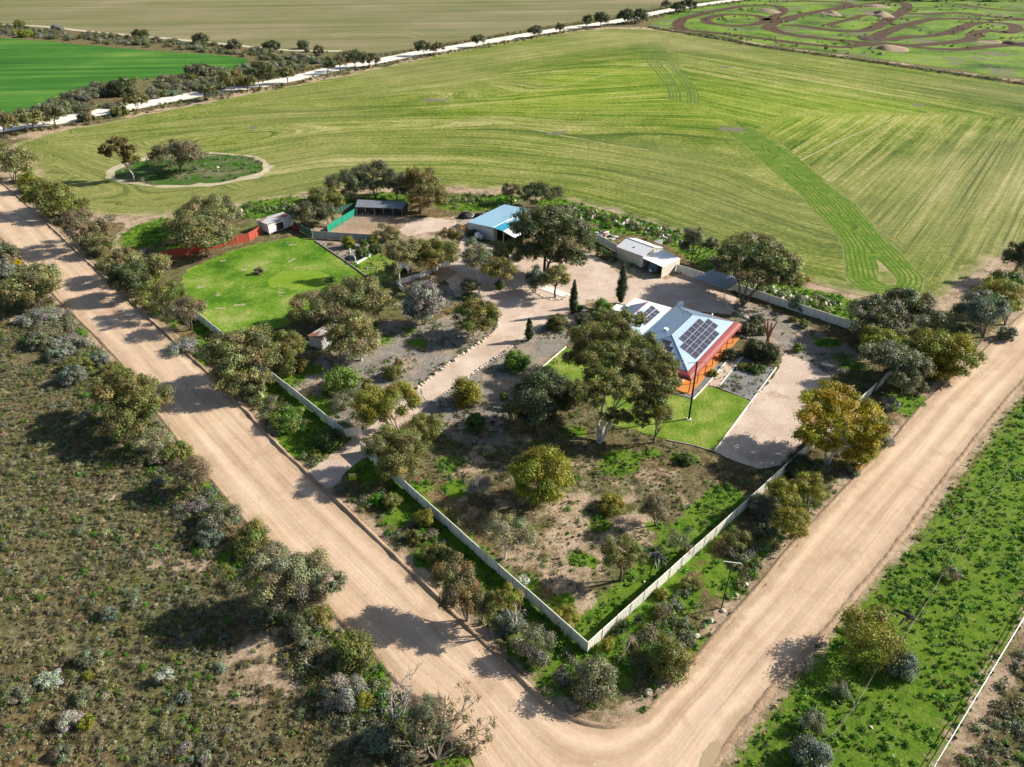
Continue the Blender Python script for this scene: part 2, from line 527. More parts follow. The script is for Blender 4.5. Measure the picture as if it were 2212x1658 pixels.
FIELD = [(27, 312), (62, 345), (75, 380), (107, 406), (160, 451), (207, 466), (325, 468), (387, 461), (500, 441), (600, 428), (705, 410), (850, 405), (970, 405), (1085, 411), (1207, 428),
         (1321, 455), (1390, 476), (1478, 506), (1600, 552), (1734, 602), (1809, 627), (1889, 643), (1981, 643), (2015, 648), (2060, 622), (2110, 590), (2181, 545), (2300, 470), (2600, 330),
         (2600, 245), (2212, 181), (1975, 147), (1808, 123), (1641, 100), (1550, 78), (1474, 73), (1404, 64), (1323, 62), (1237, 68), (1137, 85), (1004, 108), (877, 135), (737, 165), (567, 198),
         (467, 218), (333, 244), (233, 265), (110, 288)]
field_poly = W(FIELD)
STRIP = [(1565, 283), (1600, 308), (1641, 347), (1690, 388), (1721, 414), (1744, 442), (1794, 495), (1815, 525), (1821, 542), (1822, 580), (1829, 605), (1849, 622), (1884, 632), (1929, 636), (1979, 636), (1996, 622),
         (1999, 602), (1979, 582), (1941, 542), (1899, 500), (1849, 442), (1808, 413), (1760, 370), (1708, 327), (1635, 283), (1615, 276)]
strip_poly = W(STRIP)

LIGHT_DIR = (math.cos(math.radians(13)), math.sin(math.radians(13)))

# masks of the base ground: ('g' green weeds, 'b' bare soil, 'm' grey gravel mulch)
BL = []   # ellipses (type, cx, cy, rx, ry, weight)
def E_(t, *rows): BL.extend([(t, *r) for r in rows])
E_('b', (560, 1440, 95, 90, .8), (450, 1205, 60, 50, .5), (370, 1215, 80, 35, .55), (112, 820, 22, 18, .6), (60, 690, 60, 12, .6), (640, 1480, 60, 60, .6), (300, 1280, 50, 20, .45), (130, 985, 60, 25, .4),
   (250, 1090, 70, 30, .42), (60, 1220, 60, 30, .42), (230, 1440, 70, 25, .4), (80, 1390, 50, 20, .4), (480, 1500, 50, 40, .5), (200, 960, 40, 20, .4),
   (1150, 1190, 100, 60, .6), (1260, 1110, 80, 60, .7), (1220, 1220, 70, 90, .8), (1250, 1320, 60, 60, .8), (1400, 1020, 60, 30, .55), (1020, 1010, 90, 40, .55), (1100, 960, 110, 30, .5), (1250, 1330, 45, 40, .9),
   (300, 545, 14, 18, .8), (1730, 615, 60, 18, .7), (1780, 1380, 16, 30, .4), (1975, 1467, 16, 16, .8), (2080, 1330, 20, 25, .5), (2130, 1310, 25, 12, .5), (850, 600, 60, 30, .4), (620, 690, 30, 10, .4), (1490, 600, 60, 20, .6),
   (730, 480, 45, 16, 1.0), (700, 497, 36, 8, .9), (1000, 480, 40, 18, .7), (1950, 655, 60, 20, .7), (2050, 640, 50, 25, .8))
E_('g', (163, 733, 14, 40, 1), (190, 765, 12, 16, .9), (85, 575, 35, 22, 1), (12, 610, 25, 25, 1), (15, 660, 20, 20, .6), (714, 1403, 60, 40, 1.1), (814, 1462, 38, 52, 1.1), (789, 1548, 55, 25, 1.1), (982, 1643, 45, 26, 1.1), (493, 1206, 30, 30, 1.1),
   (337, 1013, 18, 18, 1), (455, 1058, 40, 30, 1), (475, 1090, 45, 25, 1.1), (700, 1400, 30, 20, 1), (690, 1465, 30, 35, 1), (90, 700, 30, 14, .9), (520, 1235, 30, 25, .9), (735, 1470, 40, 30, .6),
   (455, 735, 28, 28, 1), (440, 780, 20, 16, .9), (592, 864, 34, 28, 1.1), (655, 890, 70, 40, 1.1), (642, 955, 55, 42, 1.1), (690, 970, 48, 32, 1.1), (560, 840, 20, 14, .8), (380, 700, 16, 10, .8), (625, 820, 45, 16, .8),
   (863, 1118, 45, 28, .75), (926, 1203, 48, 34, .8), (830, 1075, 40, 22, .8), (950, 1160, 50, 50, .8), (1010, 1230, 60, 30, .7), (1160, 1420, 60, 40, .7), (1200, 1480, 70, 50, .55), (1115, 1400, 30, 50, .7), (760, 1010, 18, 30, .6),
   (1143, 1278, 30, 42, 1), (1218, 1296, 26, 20, 1), (1262, 1368, 16, 16, 1), (1180, 1310, 40, 16, .7), (1348, 1290, 30, 40, .9), (1296, 1132, 25, 18, 1.1), (1246, 1207, 28, 20, 1.1), (1406, 1137, 20, 14, 1), (1530, 1125, 30, 25, 1.1), (1280, 1215, 22, 10, 1),
   (970, 1003, 32, 20, 1.1), (985, 1056, 32, 22, 1.1), (1352, 998, 36, 24, 1.1), (1410, 976, 20, 12, 1.1), (1247, 933, 24, 14, 1), (915, 1051, 28, 16, 1), (1330, 1010, 50, 30, .6), (1160, 955, 40, 16, .5), (1350, 985, 70, 20, .6), (1440, 1150, 40, 30, .55),
   (1060, 935, 24, 14, .6), (1130, 960, 24, 10, .5), (905, 740, 30, 12, .75), (885, 715, 24, 10, .7), (830, 735, 30, 16, .6), (720, 850, 26, 10, .6), (680, 800, 26, 12, .9), (1480, 990, 40, 16, .8), (1560, 1060, 20, 30, .5),
   (325, 505, 62, 36, 1.2), (370, 540, 40, 14, .8), (600, 450, 95, 26, 1.1), (720, 440, 60, 20, .9), (1010, 440, 75, 18, 1.2), (1090, 430, 40, 12, 1), (880, 430, 40, 12, .9), (830, 430, 60, 14, .9), (1530, 552, 45, 26, 1.1), (1290, 510, 40, 20, 1), (1345, 495, 60, 14, .9),
   (390, 630, 10, 10, .5), (1790, 740, 40, 14, .9), (1820, 770, 40, 14, .6), (1840, 790, 40, 14, .7), (1870, 720, 30, 10, .5), (860, 590, 30, 12, .6), (930, 615, 25, 8, .9), (985, 605, 22, 8, .6),
   (1967, 874, 55, 32, 1.1), (1850, 930, 40, 30, .7), (1890, 985, 26, 20, .9), (2060, 820, 40, 20, .5), (1750, 1090, 30, 18, .6), (1780, 1060, 30, 16, .5), (1620, 1180, 50, 40, .9), (1400, 1340, 70, 40, 1), (1450, 1290, 70, 50, 1),
   (1340, 1450, 50, 60, .7), (1560, 1250, 60, 60, .8), (1410, 1400, 30, 60, .9), (1240, 1440, 60, 30, .6), (1500, 1400, 60, 60, .55), (1340, 1530, 60, 24, .45), (1280, 1520, 60, 24, .45), (1700, 1120, 30, 20, .5))
LN = []   # polylines (type, points, half width m, weight)
LN += [('g', [(795, 1015), (900, 1095), (1000, 1190), (1100, 1285), (1180, 1360), (1245, 1415)], 2.0, 1.25),
       ('g', [(1275, 1385), (1340, 1320), (1420, 1235), (1500, 1150), (1570, 1080)], 2.6, 1.2),
       ('g', [(1195, 440), (1300, 470), (1400, 492), (1480, 522), (1600, 600), (1720, 640), (1810, 662)], 5.0, 1.0),
       ('g', [(570, 830), (640, 885), (720, 945)], 2.0, 1.1),
       ('g', [(440, 705), (480, 735)], 2.0, 1.1),
       ('b', NEAR_EDGE, 1.6, .9), ('b', FAR_L, 1.2, .9), ('b', FAR_R, 1.5, .9),
       ('b', FIELD + [FIELD[0]], 4.2, 1.3),
       ('b', [(330, 464), (290, 480), (265, 508), (252, 535), (262, 556)], 1.6, 1.0),
       ('b', [(2260, 1290), (2209, 1380), (2130, 1500), (2040, 1657)], 1.3, 1.0),
       ('b', [(1365, 1140), (1300, 1160), (1240, 1210), (1220, 1260)], 2.5, .8)]
PG = [('m', [(600, 880), (660, 790), (720, 745), (830, 690), (930, 690), (1040, 660), (1200, 650), (1260, 700), (1222, 755), (1135, 822), (1110, 900), (1080, 965), (960, 955), (870, 900), (780, 930), (730, 925)], .62),
      ('m', [(1590, 650), (1640, 655), (1720, 695), (1850, 755), (1860, 790), (1800, 810), (1690, 772), (1640, 745), (1600, 720), (1580, 690)], .95),
      ('m', [(672, 516), (800, 528), (815, 560), (790, 575), (752, 566)], .95),
      ('m', [(840, 650), (990, 600), (1090, 620), (1150, 640), (1070, 660), (990, 660), (930, 690), (860, 690)], .55),
      ('g', [(1560, 1657), (1700, 1485), (1800, 1360), (1945, 1190), (2185, 875), (2330, 720), (2420, 900), (2212, 1345), (2010, 1690), (1700, 1850), (1520, 1850)], .72),
      ('b', [(905, 965), (1270, 985), (1480, 1010), (1520, 1110), (1400, 1230), (1268, 1390), (1100, 1240), (960, 1090)], .40),
      ('b', [(1215, 555), (1265, 535), (1500, 585), (1620, 660), (1340, 660), (980, 640), (960, 560)], .8),
      ('b', [(770, 465), (860, 470), (985, 470), (985, 540), (870, 520), (725, 520)], .85),
      ('g', [(1400, 50), (1560, -30), (2400, -60), (2600, 235), (2212, 172), (1800, 115), (1500, 72)], .7)]

def build_ground():
    gx, gy = np.meshgrid(np.arange(-150, 175, 1.1), np.arange(24, 205, 1.1))
    fx, fy = np.meshgrid(np.arange(-900, 1000, 18.0), np.arange(205, 900, 14.0))
    X = np.concatenate([gx.ravel(), fx.ravel()]); Y = np.concatenate([gy.ravel(), fy.ravel()])
    X += RNG.uniform(-.3, .3, X.size); Y += RNG.uniform(-.3, .3, Y.size)
    V, T, b = tri_sheet([(-4000, -600), (4000, -600), (4000, 6000), (-4000, 6000)], 0, 0, (X, Y), bstep=9000)
    x, y = V[:, 0], V[:, 1]
    w = {t: np.zeros(len(x)) for t in 'gbm'}
    for (t, cx, cy, rx, ry, wt) in BL:
        c = G(cx, cy); ax = abs(G(cx + rx, cy)[0] - c[0]); p, q = G(cx, cy - ry), G(cx, cy + ry)
        ay = (p[1] - q[1]) / 2; yc = (p[1] + q[1]) / 2
        d = np.hypot((x - c[0]) / ax, (y - yc) / ay)
        w[t] = np.maximum(w[t], wt * smooth(1.35, .45, d))
    for (t, pts, hw, wt) in LN:
        d, _ = dist_line(x, y, W(pts))
        w[t] = np.maximum(w[t], wt * smooth(hw * 1.5, hw * .5, d))
    for (t, pts, wt) in PG:
        P = W(pts)
        d, _ = dist_line(x, y, P, True)
        d = np.where(in_poly(x, y, P), d, -d)
        w[t] = np.maximum(w[t], wt * smooth(-2.0, 2.0, d))
    # green weeds over the bare soil here and there
    w['g'] = w['g'] * (.8 + .4 * fbm(x / 6, y / 6, 31))
    w['b'] = w['b'] * (.75 + .5 * fbm(x / 5, y / 5, 41))
    z = np.zeros(len(x))
    k = (x > -150) & (x < 175) & (y < 205)
    z[k] = (fbm(x[k] / 3.0, y[k] / 3.0, 77) - .62) * .16
    z[k] -= .01
    inr = in_poly(x, y, road_poly)
    z = np.where(k, np.minimum(z, -.02), -.02)
    me = np_mesh('ground', np.column_stack([x, y, z]), T, M['ground'], smooth=True)
    set_color(me, 'mask', np.column_stack([w['g'], w['b'], w['m']]))
    o = add_obj('ground', me); o['kind'] = 'structure'
    return x, y, w
GX, GY, GW = build_ground()

def mask_at(t, x, y):
    """weight of a ground mask at points near the house block (nearest survey point on a coarse grid)"""
    if not hasattr(mask_at, 'grid'):
        mask_at.grid = {}
        k = (GX > -150) & (GX < 175) & (GY < 205)
        ix = np.clip(((GX[k] + 150) / 1.1).astype(int), 0, 297); iy = np.clip(((GY[k] - 24) / 1.1).astype(int), 0, 166)
        for tt in 'gbm':
            g = np.zeros((298, 167)); g[ix, iy] = GW[tt][k]
            mask_at.grid[tt] = g
    ix = np.clip(((x + 150) / 1.1).astype(int), 0, 297); iy = np.clip(((y - 24) / 1.1).astype(int), 0, 166)
    return mask_at.grid[t][ix, iy]

# roads, fields, yards
sheet('road', road_poly, .012, 1.6, M['road'], .5, road_uv, bstep=.8)
PUD = [(1505, 1680), (1515, 1640), (1530, 1610), (1548, 1598), (1556, 1606), (1546, 1640), (1538, 1680)]
sheet('puddle', curve(W(PUD), 5, True), .03, 1.0, M['puddle'], .15)

M['damp'] = mat_gravel('damp_dirt', (.20, .125, .07), (.29, .19, .11), (.42, .30, .195))
FARC = [(-160, 300), (-60, 288), (13, 277), (117, 263), (200, 246), (283, 231), (433, 203), (600, 177), (737, 146), (820, 132), (903, 115), (987, 102), (1137, 76), (1237, 60), (1330, 47), (1400, 32), (1485, 15), (1585, 1), (1700, -12)]
fc = densify(curve(W(FARC), 4), 12, False)
def ribbon_sheet(name, pts, hw, z, mat, jit=.12, across=4):
    P = np.array(pts); n = len(P)
    t = np.gradient(P, axis=0); t = t / (np.hypot(t[:, 0], t[:, 1])[:, None] + 1e-9)
    nrm = np.column_stack([-t[:, 1], t[:, 0]])
    s = np.concatenate([[0], np.cumsum(np.hypot(*np.diff(P, axis=0).T))])
    V, C = [], []
    for j in range(across + 1):
        f = 2 * j / across - 1
        w = hw * (1 + jit * 2 * (vnoise(s / (hw * 1.2), s * 0 + 3.1 * j, 17 + j) - .5)) if j in (0, across) else hw
        q = P + nrm * (f * w)[:, None] if hasattr(w, 'shape') and np.ndim(w) else P + nrm * f * w
        V.append(np.column_stack([q, np.full(n, z)]))
        C.append(np.column_stack([s, np.full(n, (f + 1) / 2), np.full(n, (1 - abs(f)) * hw)]))
    V = np.vstack(V); C = np.vstack(C)
    i = np.arange(n - 1)
    Fq = np.vstack([np.column_stack([j * n + i, j * n + i + 1, (j + 1) * n + i + 1, (j + 1) * n + i])[:, ::-1] for j in range(across)])
    me = np_mesh(name, V, Fq, mat); set_color(me, 'uv2', C)
    o = add_obj(name, me); o['kind'] = 'structure'
    return o
def ribbon(pts, hw):
    P = [Vector(p) for p in pts]; L, R = [], []
    for i, p in enumerate(P):
        t = (P[min(i + 1, len(P) - 1)] - P[max(i - 1, 0)]).normalized()
        n = Vector((-t.y, t.x))
        h = hw[i] if isinstance(hw, list) else hw
        L.append(tuple(p + n * h)); R.append(tuple(p - n * h))
    return L + R[::-1]
def line_uv(pts, hw):
    def f(x, y):
        d, s = dist_line(x, y, pts)
        return s, d / hw
    return f
ribbon_sheet('far_road', densify(fc, 5, False), 6.2, .03, M['white_road'])

# the seeded paddock: three directions of drilling
guides = [W(g) for g in (
    [(27, 312), (62, 345), (75, 380), (107, 406), (160, 451), (207, 466), (325, 468), (387, 461), (500, 441), (705, 410), (970, 405), (1207, 428), (1390, 476), (1600, 552), (1734, 602), (1889, 643)],
    [(100, 325), (92, 375), (180, 430), (330, 447), (480, 425), (600, 375), (737, 340), (904, 345), (1070, 353), (1270, 370), (1474, 413), (1640, 470), (1760, 530)],
    [(80, 318), (230, 300), (400, 285), (560, 272), (737, 267), (904, 260), (1070, 263), (1204, 287), (1370, 320), (1474, 337), (1600, 360), (1720, 420)],
    [(150, 290), (380, 255), (600, 235), (780, 228), (897, 223), (1070, 207), (1237, 177), (1404, 137), (1440, 130)],
    [(233, 265), (467, 218), (737, 165), (1004, 108), (1237, 68), (1323, 62), (1404, 64)])]
gval = []
acc = 0.0
for i, g in enumerate(guides):
    gval.append(acc); acc += (30, 42, 75, 120, 0)[i]
def field_uv(x, y):
    D, S = zip(*[dist_line(x, y, g) for g in guides])
    D = np.array(D) + .5; S = np.array(S)
    wgt = 1.0 / D ** 2
    wgt /= wgt.sum(0)
    v = (wgt * np.array(gval)[:, None]).sum(0)
    v = v + D[0] * .25
    u = x + .2 * y
    # east part: straight rows
    a, b2 = G2(1822, 347), G2(1948, 249)
    d2 = Vector((b2[0] - a[0], b2[1] - a[1])).normalized()
    p, q = G2(1474.6 + 33, 186 + 20), G2(2150, 195)
    d3 = Vector(G2(2212, 182)) - Vector(G2(1641, 100)); d3.normalize()
    z2 = in_poly(x, y, Z2); z3 = in_poly(x, y, Z3)
    u = np.where(z2, x * d2.x + y * d2.y, u); v = np.where(z2, -x * d2.y + y * d2.x + 500, v)
    u = np.where(z3, x * d3.x + y * d3.y, u); v = np.where(z3, -x * d3.y + y * d3.x + 900, v)
    return u, v
Z2 = W([(1635, 283), (1700, 248), (1948, 247), (2212, 250), (2700, 262), (2700, 340), (2300, 480), (1985, 655), (1940, 545), (1850, 445), (1710, 330)])
Z3 = W([(1430, 60), (1460, 150), (1505, 228), (1600, 278), (1635, 283), (1700, 248), (1948, 247), (2212, 250), (2700, 262), (2700, 230), (2212, 178), (1641, 95)])
sheet('crop_field', field_poly, .014, 4.0, M['field'], 1.2, field_uv, bstep=3.0)
# drilled turning strip: u/v from its outer and inner sides
s_out = W([(1565, 283), (1641, 347), (1721, 414), (1794, 495), (1817, 530), (1821, 560), (1829, 605), (1849, 622), (1884, 632), (1929, 636), (1979, 636), (1996, 622), (1999, 602), (1941, 542), (1849, 442), (1760, 370), (1635, 283)])
def strip_uv(x, y):
    d, s = dist_line(x, y, s_out)
    return s, d
sheet('crop_strip', curve(strip_poly, 3, True), .024, 2.5, M['strip'], .25, strip_uv)
inner = W([(1892, 560), (1900, 585), (1896, 603), (1908, 613), (1932, 616), (1936, 606), (1925, 590)])
sheet('crop_island', curve(inner, 4, True), .032, 1.5, M['field'], .2, lambda x, y: (x, y * 3))
M['tractor_line'] = simple('tractor_line', (.085, .135, .016), .95, .3, .3)
tl = curve(W([(1367, 97), (1404, 140), (1430, 172), (1444, 195), (1447, 216)]), 5)
tr = curve(W([(1415, 90), (1445, 118), (1475, 155), (1505, 195), (1508, 227)]), 5)
for i in range(9):
    f = i / 8
    if i in (4,): continue
    pts = [(p[0] * (1 - f) + q[0] * f, p[1] * (1 - f) + q[1] * f) for p, q in zip(tl, tr)]
    ribbon_sheet('tractor_line', densify(pts, 4, False), .30 + .2 * (i % 3 == 0), .024, M['tractor_line'], .4, 2)

def arcs(name, cs, z=.026):
    """pale wheel lines across the crop"""
    pts = curve(W(cs), 5)
    ribbon_sheet(name, densify(pts, 3, False), .36, z, M['wheel'], .3, 2)
M['wheel'] = simple('wheel_line', (.31, .285, .125), .95, .25, .4)
for i, cs in enumerate(([(1730, 347), (1822, 302), (1948, 249)], [(1073, 209), (1160, 193), (1237, 180), (1404, 137)], [(1020, 254), (1100, 268), (1204, 291), (1330, 315), (1400, 324)],
                        [(860, 262), (960, 263), (1060, 266)])):
    arcs('wheel_track', cs)
M['ash'] = simple('burnt_patch', (.145, .13, .08), .95, .5, .5, dirt=(.13, .17, .03))
for i, (cx, cy, rx, ry) in enumerate(((1575, 280, 42, 9), (1566, 145, 16, 4.5), (1987, 226, 20, 4), (1206, 288, 30, 5), (940, 218, 55, 4), (545, 277, 13, 3.5))):
    sheet('bare_patch', [G2(cx + rx * math.cos(a) * k_r, cy + ry * math.sin(a) * k_r) for a in np.linspace(0, 6.28, 60)[:-1] for k_r in (.62 + .32 * math.sin(3 * a + i) * math.sin(2 * a + 2 * i) + .26 * math.sin(7 * a + i) * math.sin(5 * a + 1) + .14 * math.sin(19 * a + i),)], .034, 3.0, M['ash'], .7)
# stubble corner left of the tree island
stub = W([(95, 352), (150, 345), (200, 348), (222, 356), (190, 378), (165, 405), (150, 440), (118, 412), (84, 380)])
d_st = Vector(stub[6]) - Vector(stub[0])
d_st.normalize()
k_ = NT('stubble_rows')
a_ = k_.sep(k_.attr('uv2'))
w_ = k_.math('ABSOLUTE', k_.math('SUBTRACT', k_.math('FRACT', k_.math('DIVIDE', a_[1], 1.3)), .5))
c_ = k_.mix(k_.step(w_, .32, .1), (.40, .345, .19), (.29, .28, .115))
M['stubble'] = k_.pbr(k_.mul(c_, k_.math('MULTIPLY_ADD', k_.noise(1.2, 4, .7), .6, .7)), .95, .1)
# tree island
M['rim'] = mat_gravel('pale_rim', (.27, .23, .13), (.42, .36, .235), (.58, .51, .38))
isl = [G2(410 + 178 * math.cos(a), 368 + 37 * math.sin(a) - 8 * math.cos(a)) for a in np.linspace(0, 6.283, 48)[:-1]]
sheet('island_rim', isl, .036, 2.0, M['rim'], 1.2)
M['island'] = mat_crop('island_weeds', [(.36, (.02, .06, .008)), (.45, (.045, .115, .012)), (.53, (.09, .11, .04)), (.64, (.25, .21, .13))], .12, 1.2, False)
isl2 = [G2(412 + 158 * math.cos(a), 367 + 33 * math.sin(a) - 8 * math.cos(a)) for a in np.linspace(0, 6.283, 48)[:-1]]
sheet('island_weeds', isl2, .05, 2.0, M['island'], 1.2)

BR = [(-260, 82), (0, 82), (160, 95), (320, 110), (500, 122), (530, 128), (540, 134), (510, 146), (433, 157), (317, 170), (213, 182), (157, 197), (123, 213), (83, 230), (17, 248), (-80, 262), (-260, 280)]
sheet('green_field', W(BR), .02, 9.0, M['bright_field'], 1.5, lambda x, y: (x + .3 * y, y - .1 * x))
TANF = [(-600, 40), (0, 53), (187, 68), (350, 83), (477, 95), (600, 108), (737, 111), (800, 116), (877, 108), (950, 95), (1137, 63), (1257, 45), (1350, 30), (1420, 14), (1480, 0), (1560, -40), (1560, -110), (-600, -110)]
sheet('tan_field', W(TANF), .02, 30.0, M['tan_field'], 2.5, lambda x, y: (x + .1 * y, y - .12 * x))
M['headland'] = simple('headland_soil', (.47, .41, .29), .95, .2, .2)
hl = curve(W(TANF[:7]), 4)
ribbon_sheet('headland_track', densify(hl, 5, False), 2.4, .04, M['headland'], .3)
for nm, rows in (('field_arc', [[(715, 78), (740, 72), (790, 68), (850, 68), (890, 70), (915, 76)], [(720, 82), (760, 76), (800, 75), (860, 76), (900, 82)]]),):
    for cs in rows:
        p = curve(W(cs), 5); ribbon_sheet(nm, densify(p, 5, False), .5, .04, M['wheel'], .4)

TRG = [(1405, 58), (1440, 36), (1490, 22), (1570, 6), (1640, -12), (2700, -30), (2900, 250), (2212, 170), (1808, 116), (1641, 93), (1500, 70)]
sheet('track_grass', W(TRG), .02, 12.0, M['track_grass'], 1.0)
def Z3P(*p): return [(1474.6 + x / 3, y / 3) for x, y in p]
TRACKS = [
    (Z3P((-40, 180), (0, 195), (300, 225), (700, 275), (1000, 307), (1150, 297), (1290, 283), (1420, 295), (1600, 315), (1800, 322), (2000, 302), (2300, 280)), 4.2),
    (Z3P((1420, 293), (1150, 275), (900, 250), (700, 226), (570, 190), (580, 160), (680, 130), (780, 95), (1000, 60), (1200, 30), (1400, 15), (1455, 50), (1400, 90), (1300, 150), (1200, 195), (1050, 205), (900, 190), (760, 170), (640, 165)), 4.6),
    (Z3P((1420, 295), (1600, 290), (1850, 260), (1900, 215), (2000, 200), (2100, 216), (2165, 190), (2110, 155), (1950, 148), (1850, 165), (1750, 205), (1600, 235), (1450, 242), (1330, 265)), 4.4),
    (Z3P((1330, 265), (1270, 235), (1400, 180), (1600, 130), (1800, 124), (2000, 130), (2300, 132)), 4.6),
    (Z3P((1420, 85), (1600, 92), (1800, 86), (2000, 110), (2300, 128)), 4.0),
    (Z3P((0, 125), (200, 75), (400, 42), (560, 36), (655, 65), (565, 125), (450, 162), (300, 167), (170, 150), (160, 120), (250, 100), (350, 95), (480, 105), (555, 135)), 4.0),
    (Z3P((30, 205), (-30, 165), (0, 125)), 4.0),
    (Z3P((640, 12), (800, 10), (1000, 15), (1075, 32), (950, 62), (800, 92), (700, 112), (590, 140)), 4.0),
    (Z3P((1780, 28), (2000, 58), (2300, 80)), 3.6),
    (Z3P((1000, 180), (960, 160), (1050, 135), (1180, 100)), 3.0)]
for i, (p, hw) in enumerate(TRACKS):
    c = curve(W(p), 6)
    c = densify(c, 5, False)
    ribbon_sheet('dirt_track', c, hw * 1.1, .06 + .006 * i, M['track'], .2)

# driveway and yards
DRIVE = [(905, 838), (960, 796), (1010, 761), (1047, 737), (1068, 718), (1077, 694), (1062, 668), (1030, 652), (985, 640), (960, 600), (955, 575), (985, 540), (1000, 512), (960, 500), (940, 500), (880, 512), (862, 500), (885, 478), (930, 470), (985, 478), (1010, 515), (1060, 530), (1180, 560), (1240, 560), (1262, 540),
         (1300, 560), (1345, 600), (1440, 604), (1490, 585), (1530, 590), (1590, 640), (1580, 680), (1480, 672), (1330, 656), (1285, 690), (1240, 702), (1172, 704), (1135, 729), (1098, 752), (1047, 787), (997, 825), (922, 874)]
sheet('driveway', W(DRIVE), .012, 1.5, M['drive'], .35, bstep=.8)
ENTRY = [(905, 838), (922, 874), (890, 920), (850, 950), (800, 985), (770, 1000), (745, 1020), (728, 1050), (700, 1062), (655, 1020), (690, 1000), (740, 965), (760, 945), (830, 900)]
sheet('driveway_entry', W(ENTRY), .006, 1.5, M['drive'], .3, bstep=.8)
YARD = [(1541, 976), (1590, 910), (1680, 800), (1693, 768), (1700, 764), (1745, 782), (1795, 812), (1800, 845), (1750, 935), (1690, 1005), (1640, 1015), (1570, 990)]
sheet('gravel_yard', W(YARD), .012, 1.5, M['drive'], .25, bstep=.8)
sheet('dog_yard', W([(711, 502), (768, 462), (880, 468), (800, 522)]), .008, 1.5, M['bank'], .2)
LAWN = [(1527, 833), (1623, 866), (1585, 916), (1543, 974), (1500, 962), (1440, 950), (1370, 930), (1310, 915), (1290, 880), (1310, 855), (1400, 850), (1462, 855), (1497, 864)]
sheet('lawn', W(LAWN), .02, 1.2, M['lawn'], .08, bstep=.6)
sheet('lawn', W([(1222, 752), (1300, 770), (1340, 800), (1320, 840), (1210, 838), (1140, 822)]), .02, 1.2, M['lawn'], .08, bstep=.6)
sheet('garden_path', W([(1571, 779), (1604, 772), (1551, 838), (1527, 832)]), .024, 1.0, M['drive'], .05, bstep=.5)
sheet('garden_bed', W([(1604, 773), (1673, 794), (1623, 865), (1552, 839)]), .02, 1.0, M['mulch'], .08, bstep=.5)
sheet('garden_bed', W([(1462, 853), (1497, 862), (1527, 831), (1571, 778), (1545, 790), (1490, 851)]), .018, 1.0, M['mulch'], .08, bstep=.5)
PADK = [(432, 690), (392, 645), (385, 615), (400, 585), (450, 562), (520, 535), (585, 522), (649, 510), (680, 522), (723, 548), (753, 570), (783, 596), (812, 606), (790, 632), (700, 650), (668, 690), (600, 708), (545, 722), (492, 722)]
sheet('grass_paddock', W(PADK), .012, 1.6, M['paddock'], .6, bstep=.8)
yel = [G2(650 + 65 * math.cos(a), 607 + 23 * math.sin(a)) for a in np.linspace(0, 6.283, 40)[:-1]]
M['pale_lawn'] = mat_crop('pale_lawn', [(.34, (.10, .22, .012)), (.5, (.17, .27, .022)), (.66, (.28, .31, .07))], .2, 2.0, False)
sheet('pale_lawn', yel, .02, 1.5, M['pale_lawn'], 1.2, bstep=.6)
sheet('side_lawn', W([(757, 568), (812, 545), (850, 560), (880, 585), (840, 610), (785, 592)]), .02, 1.3, M['lawn'], .4)
sheet('pen_floor', W([(858, 612), (905, 598), (930, 590), (965, 578), (990, 590), (950, 612), (900, 628)]), .02, 1.0, M['bank'], .2)

# raised soil banks along the graded roads
def bank(name, pts, side, h, w, seed, mat=None, step=.5, teeth=0):
    c = densify(curve(W(pts), 4), step, False)
    P = [Vector(p) for p in c]
    prof = [(-w, -.03), (-w * .45, h * .55), (0, h), (w * .35, h * .75), (w, -.03)]
    V, Fq = [], []
    s = 0.0
    for i, p in enumerate(P):
        t = (P[min(i + 1, len(P) - 1)] - P[max(i - 1, 0)]).normalized()
        n = Vector((-t.y, t.x)) * side
        s = i * step
        k = .55 + .9 * float(vnoise(np.array([s / 1.3]), np.array([seed * 7.1]), seed)[0])
        k *= min(1, (i + .3) * step / 5, (len(P) - 1 - i + .3) * step / 5)
        if teeth: k *= .75 + .45 * math.sin(s * teeth)
        j = (float(vnoise(np.array([s / 2.5]), np.array([seed * 3.3]), seed + 4)[0]) - .5) * w * .45
        for (a, z) in prof:
            V.append((p.x + n.x * (a + j), p.y + n.y * (a + j), z * k if z > 0 else z))
    m = len(prof)
    for i in range(len(P) - 1):
        for q in range(m - 1):
            a = i * m + q
            Fq.append((a, a + 1, a + m + 1, a + m) if side > 0 else (a + m, a + m + 1, a + 1, a))
    me = np_mesh(name, np.array(V), np.array(Fq), mat or M['bank'], True)
    o = add_obj(name, me); o['kind'] = 'structure'
bank('road_bank', NEAR_EDGE[1:18], 1, .30, .36, 3)
bank('road_bank', NEAR_EDGE[16:], 1, .16, .36, 4)
bank('road_bank', FAR_R[1:], -1, .20, .42, 5, teeth=4.0)
bank('road_bank', FAR_L[1:14], -1, .16, .4, 6)
bank('field_bank', [(1404, 60), (1474, 72), (1550, 80), (1641, 101), (1808, 124), (1975, 148), (2212, 183), (2500, 228)], 1, .9, 2.0, 8, M['ground'], 2.0)
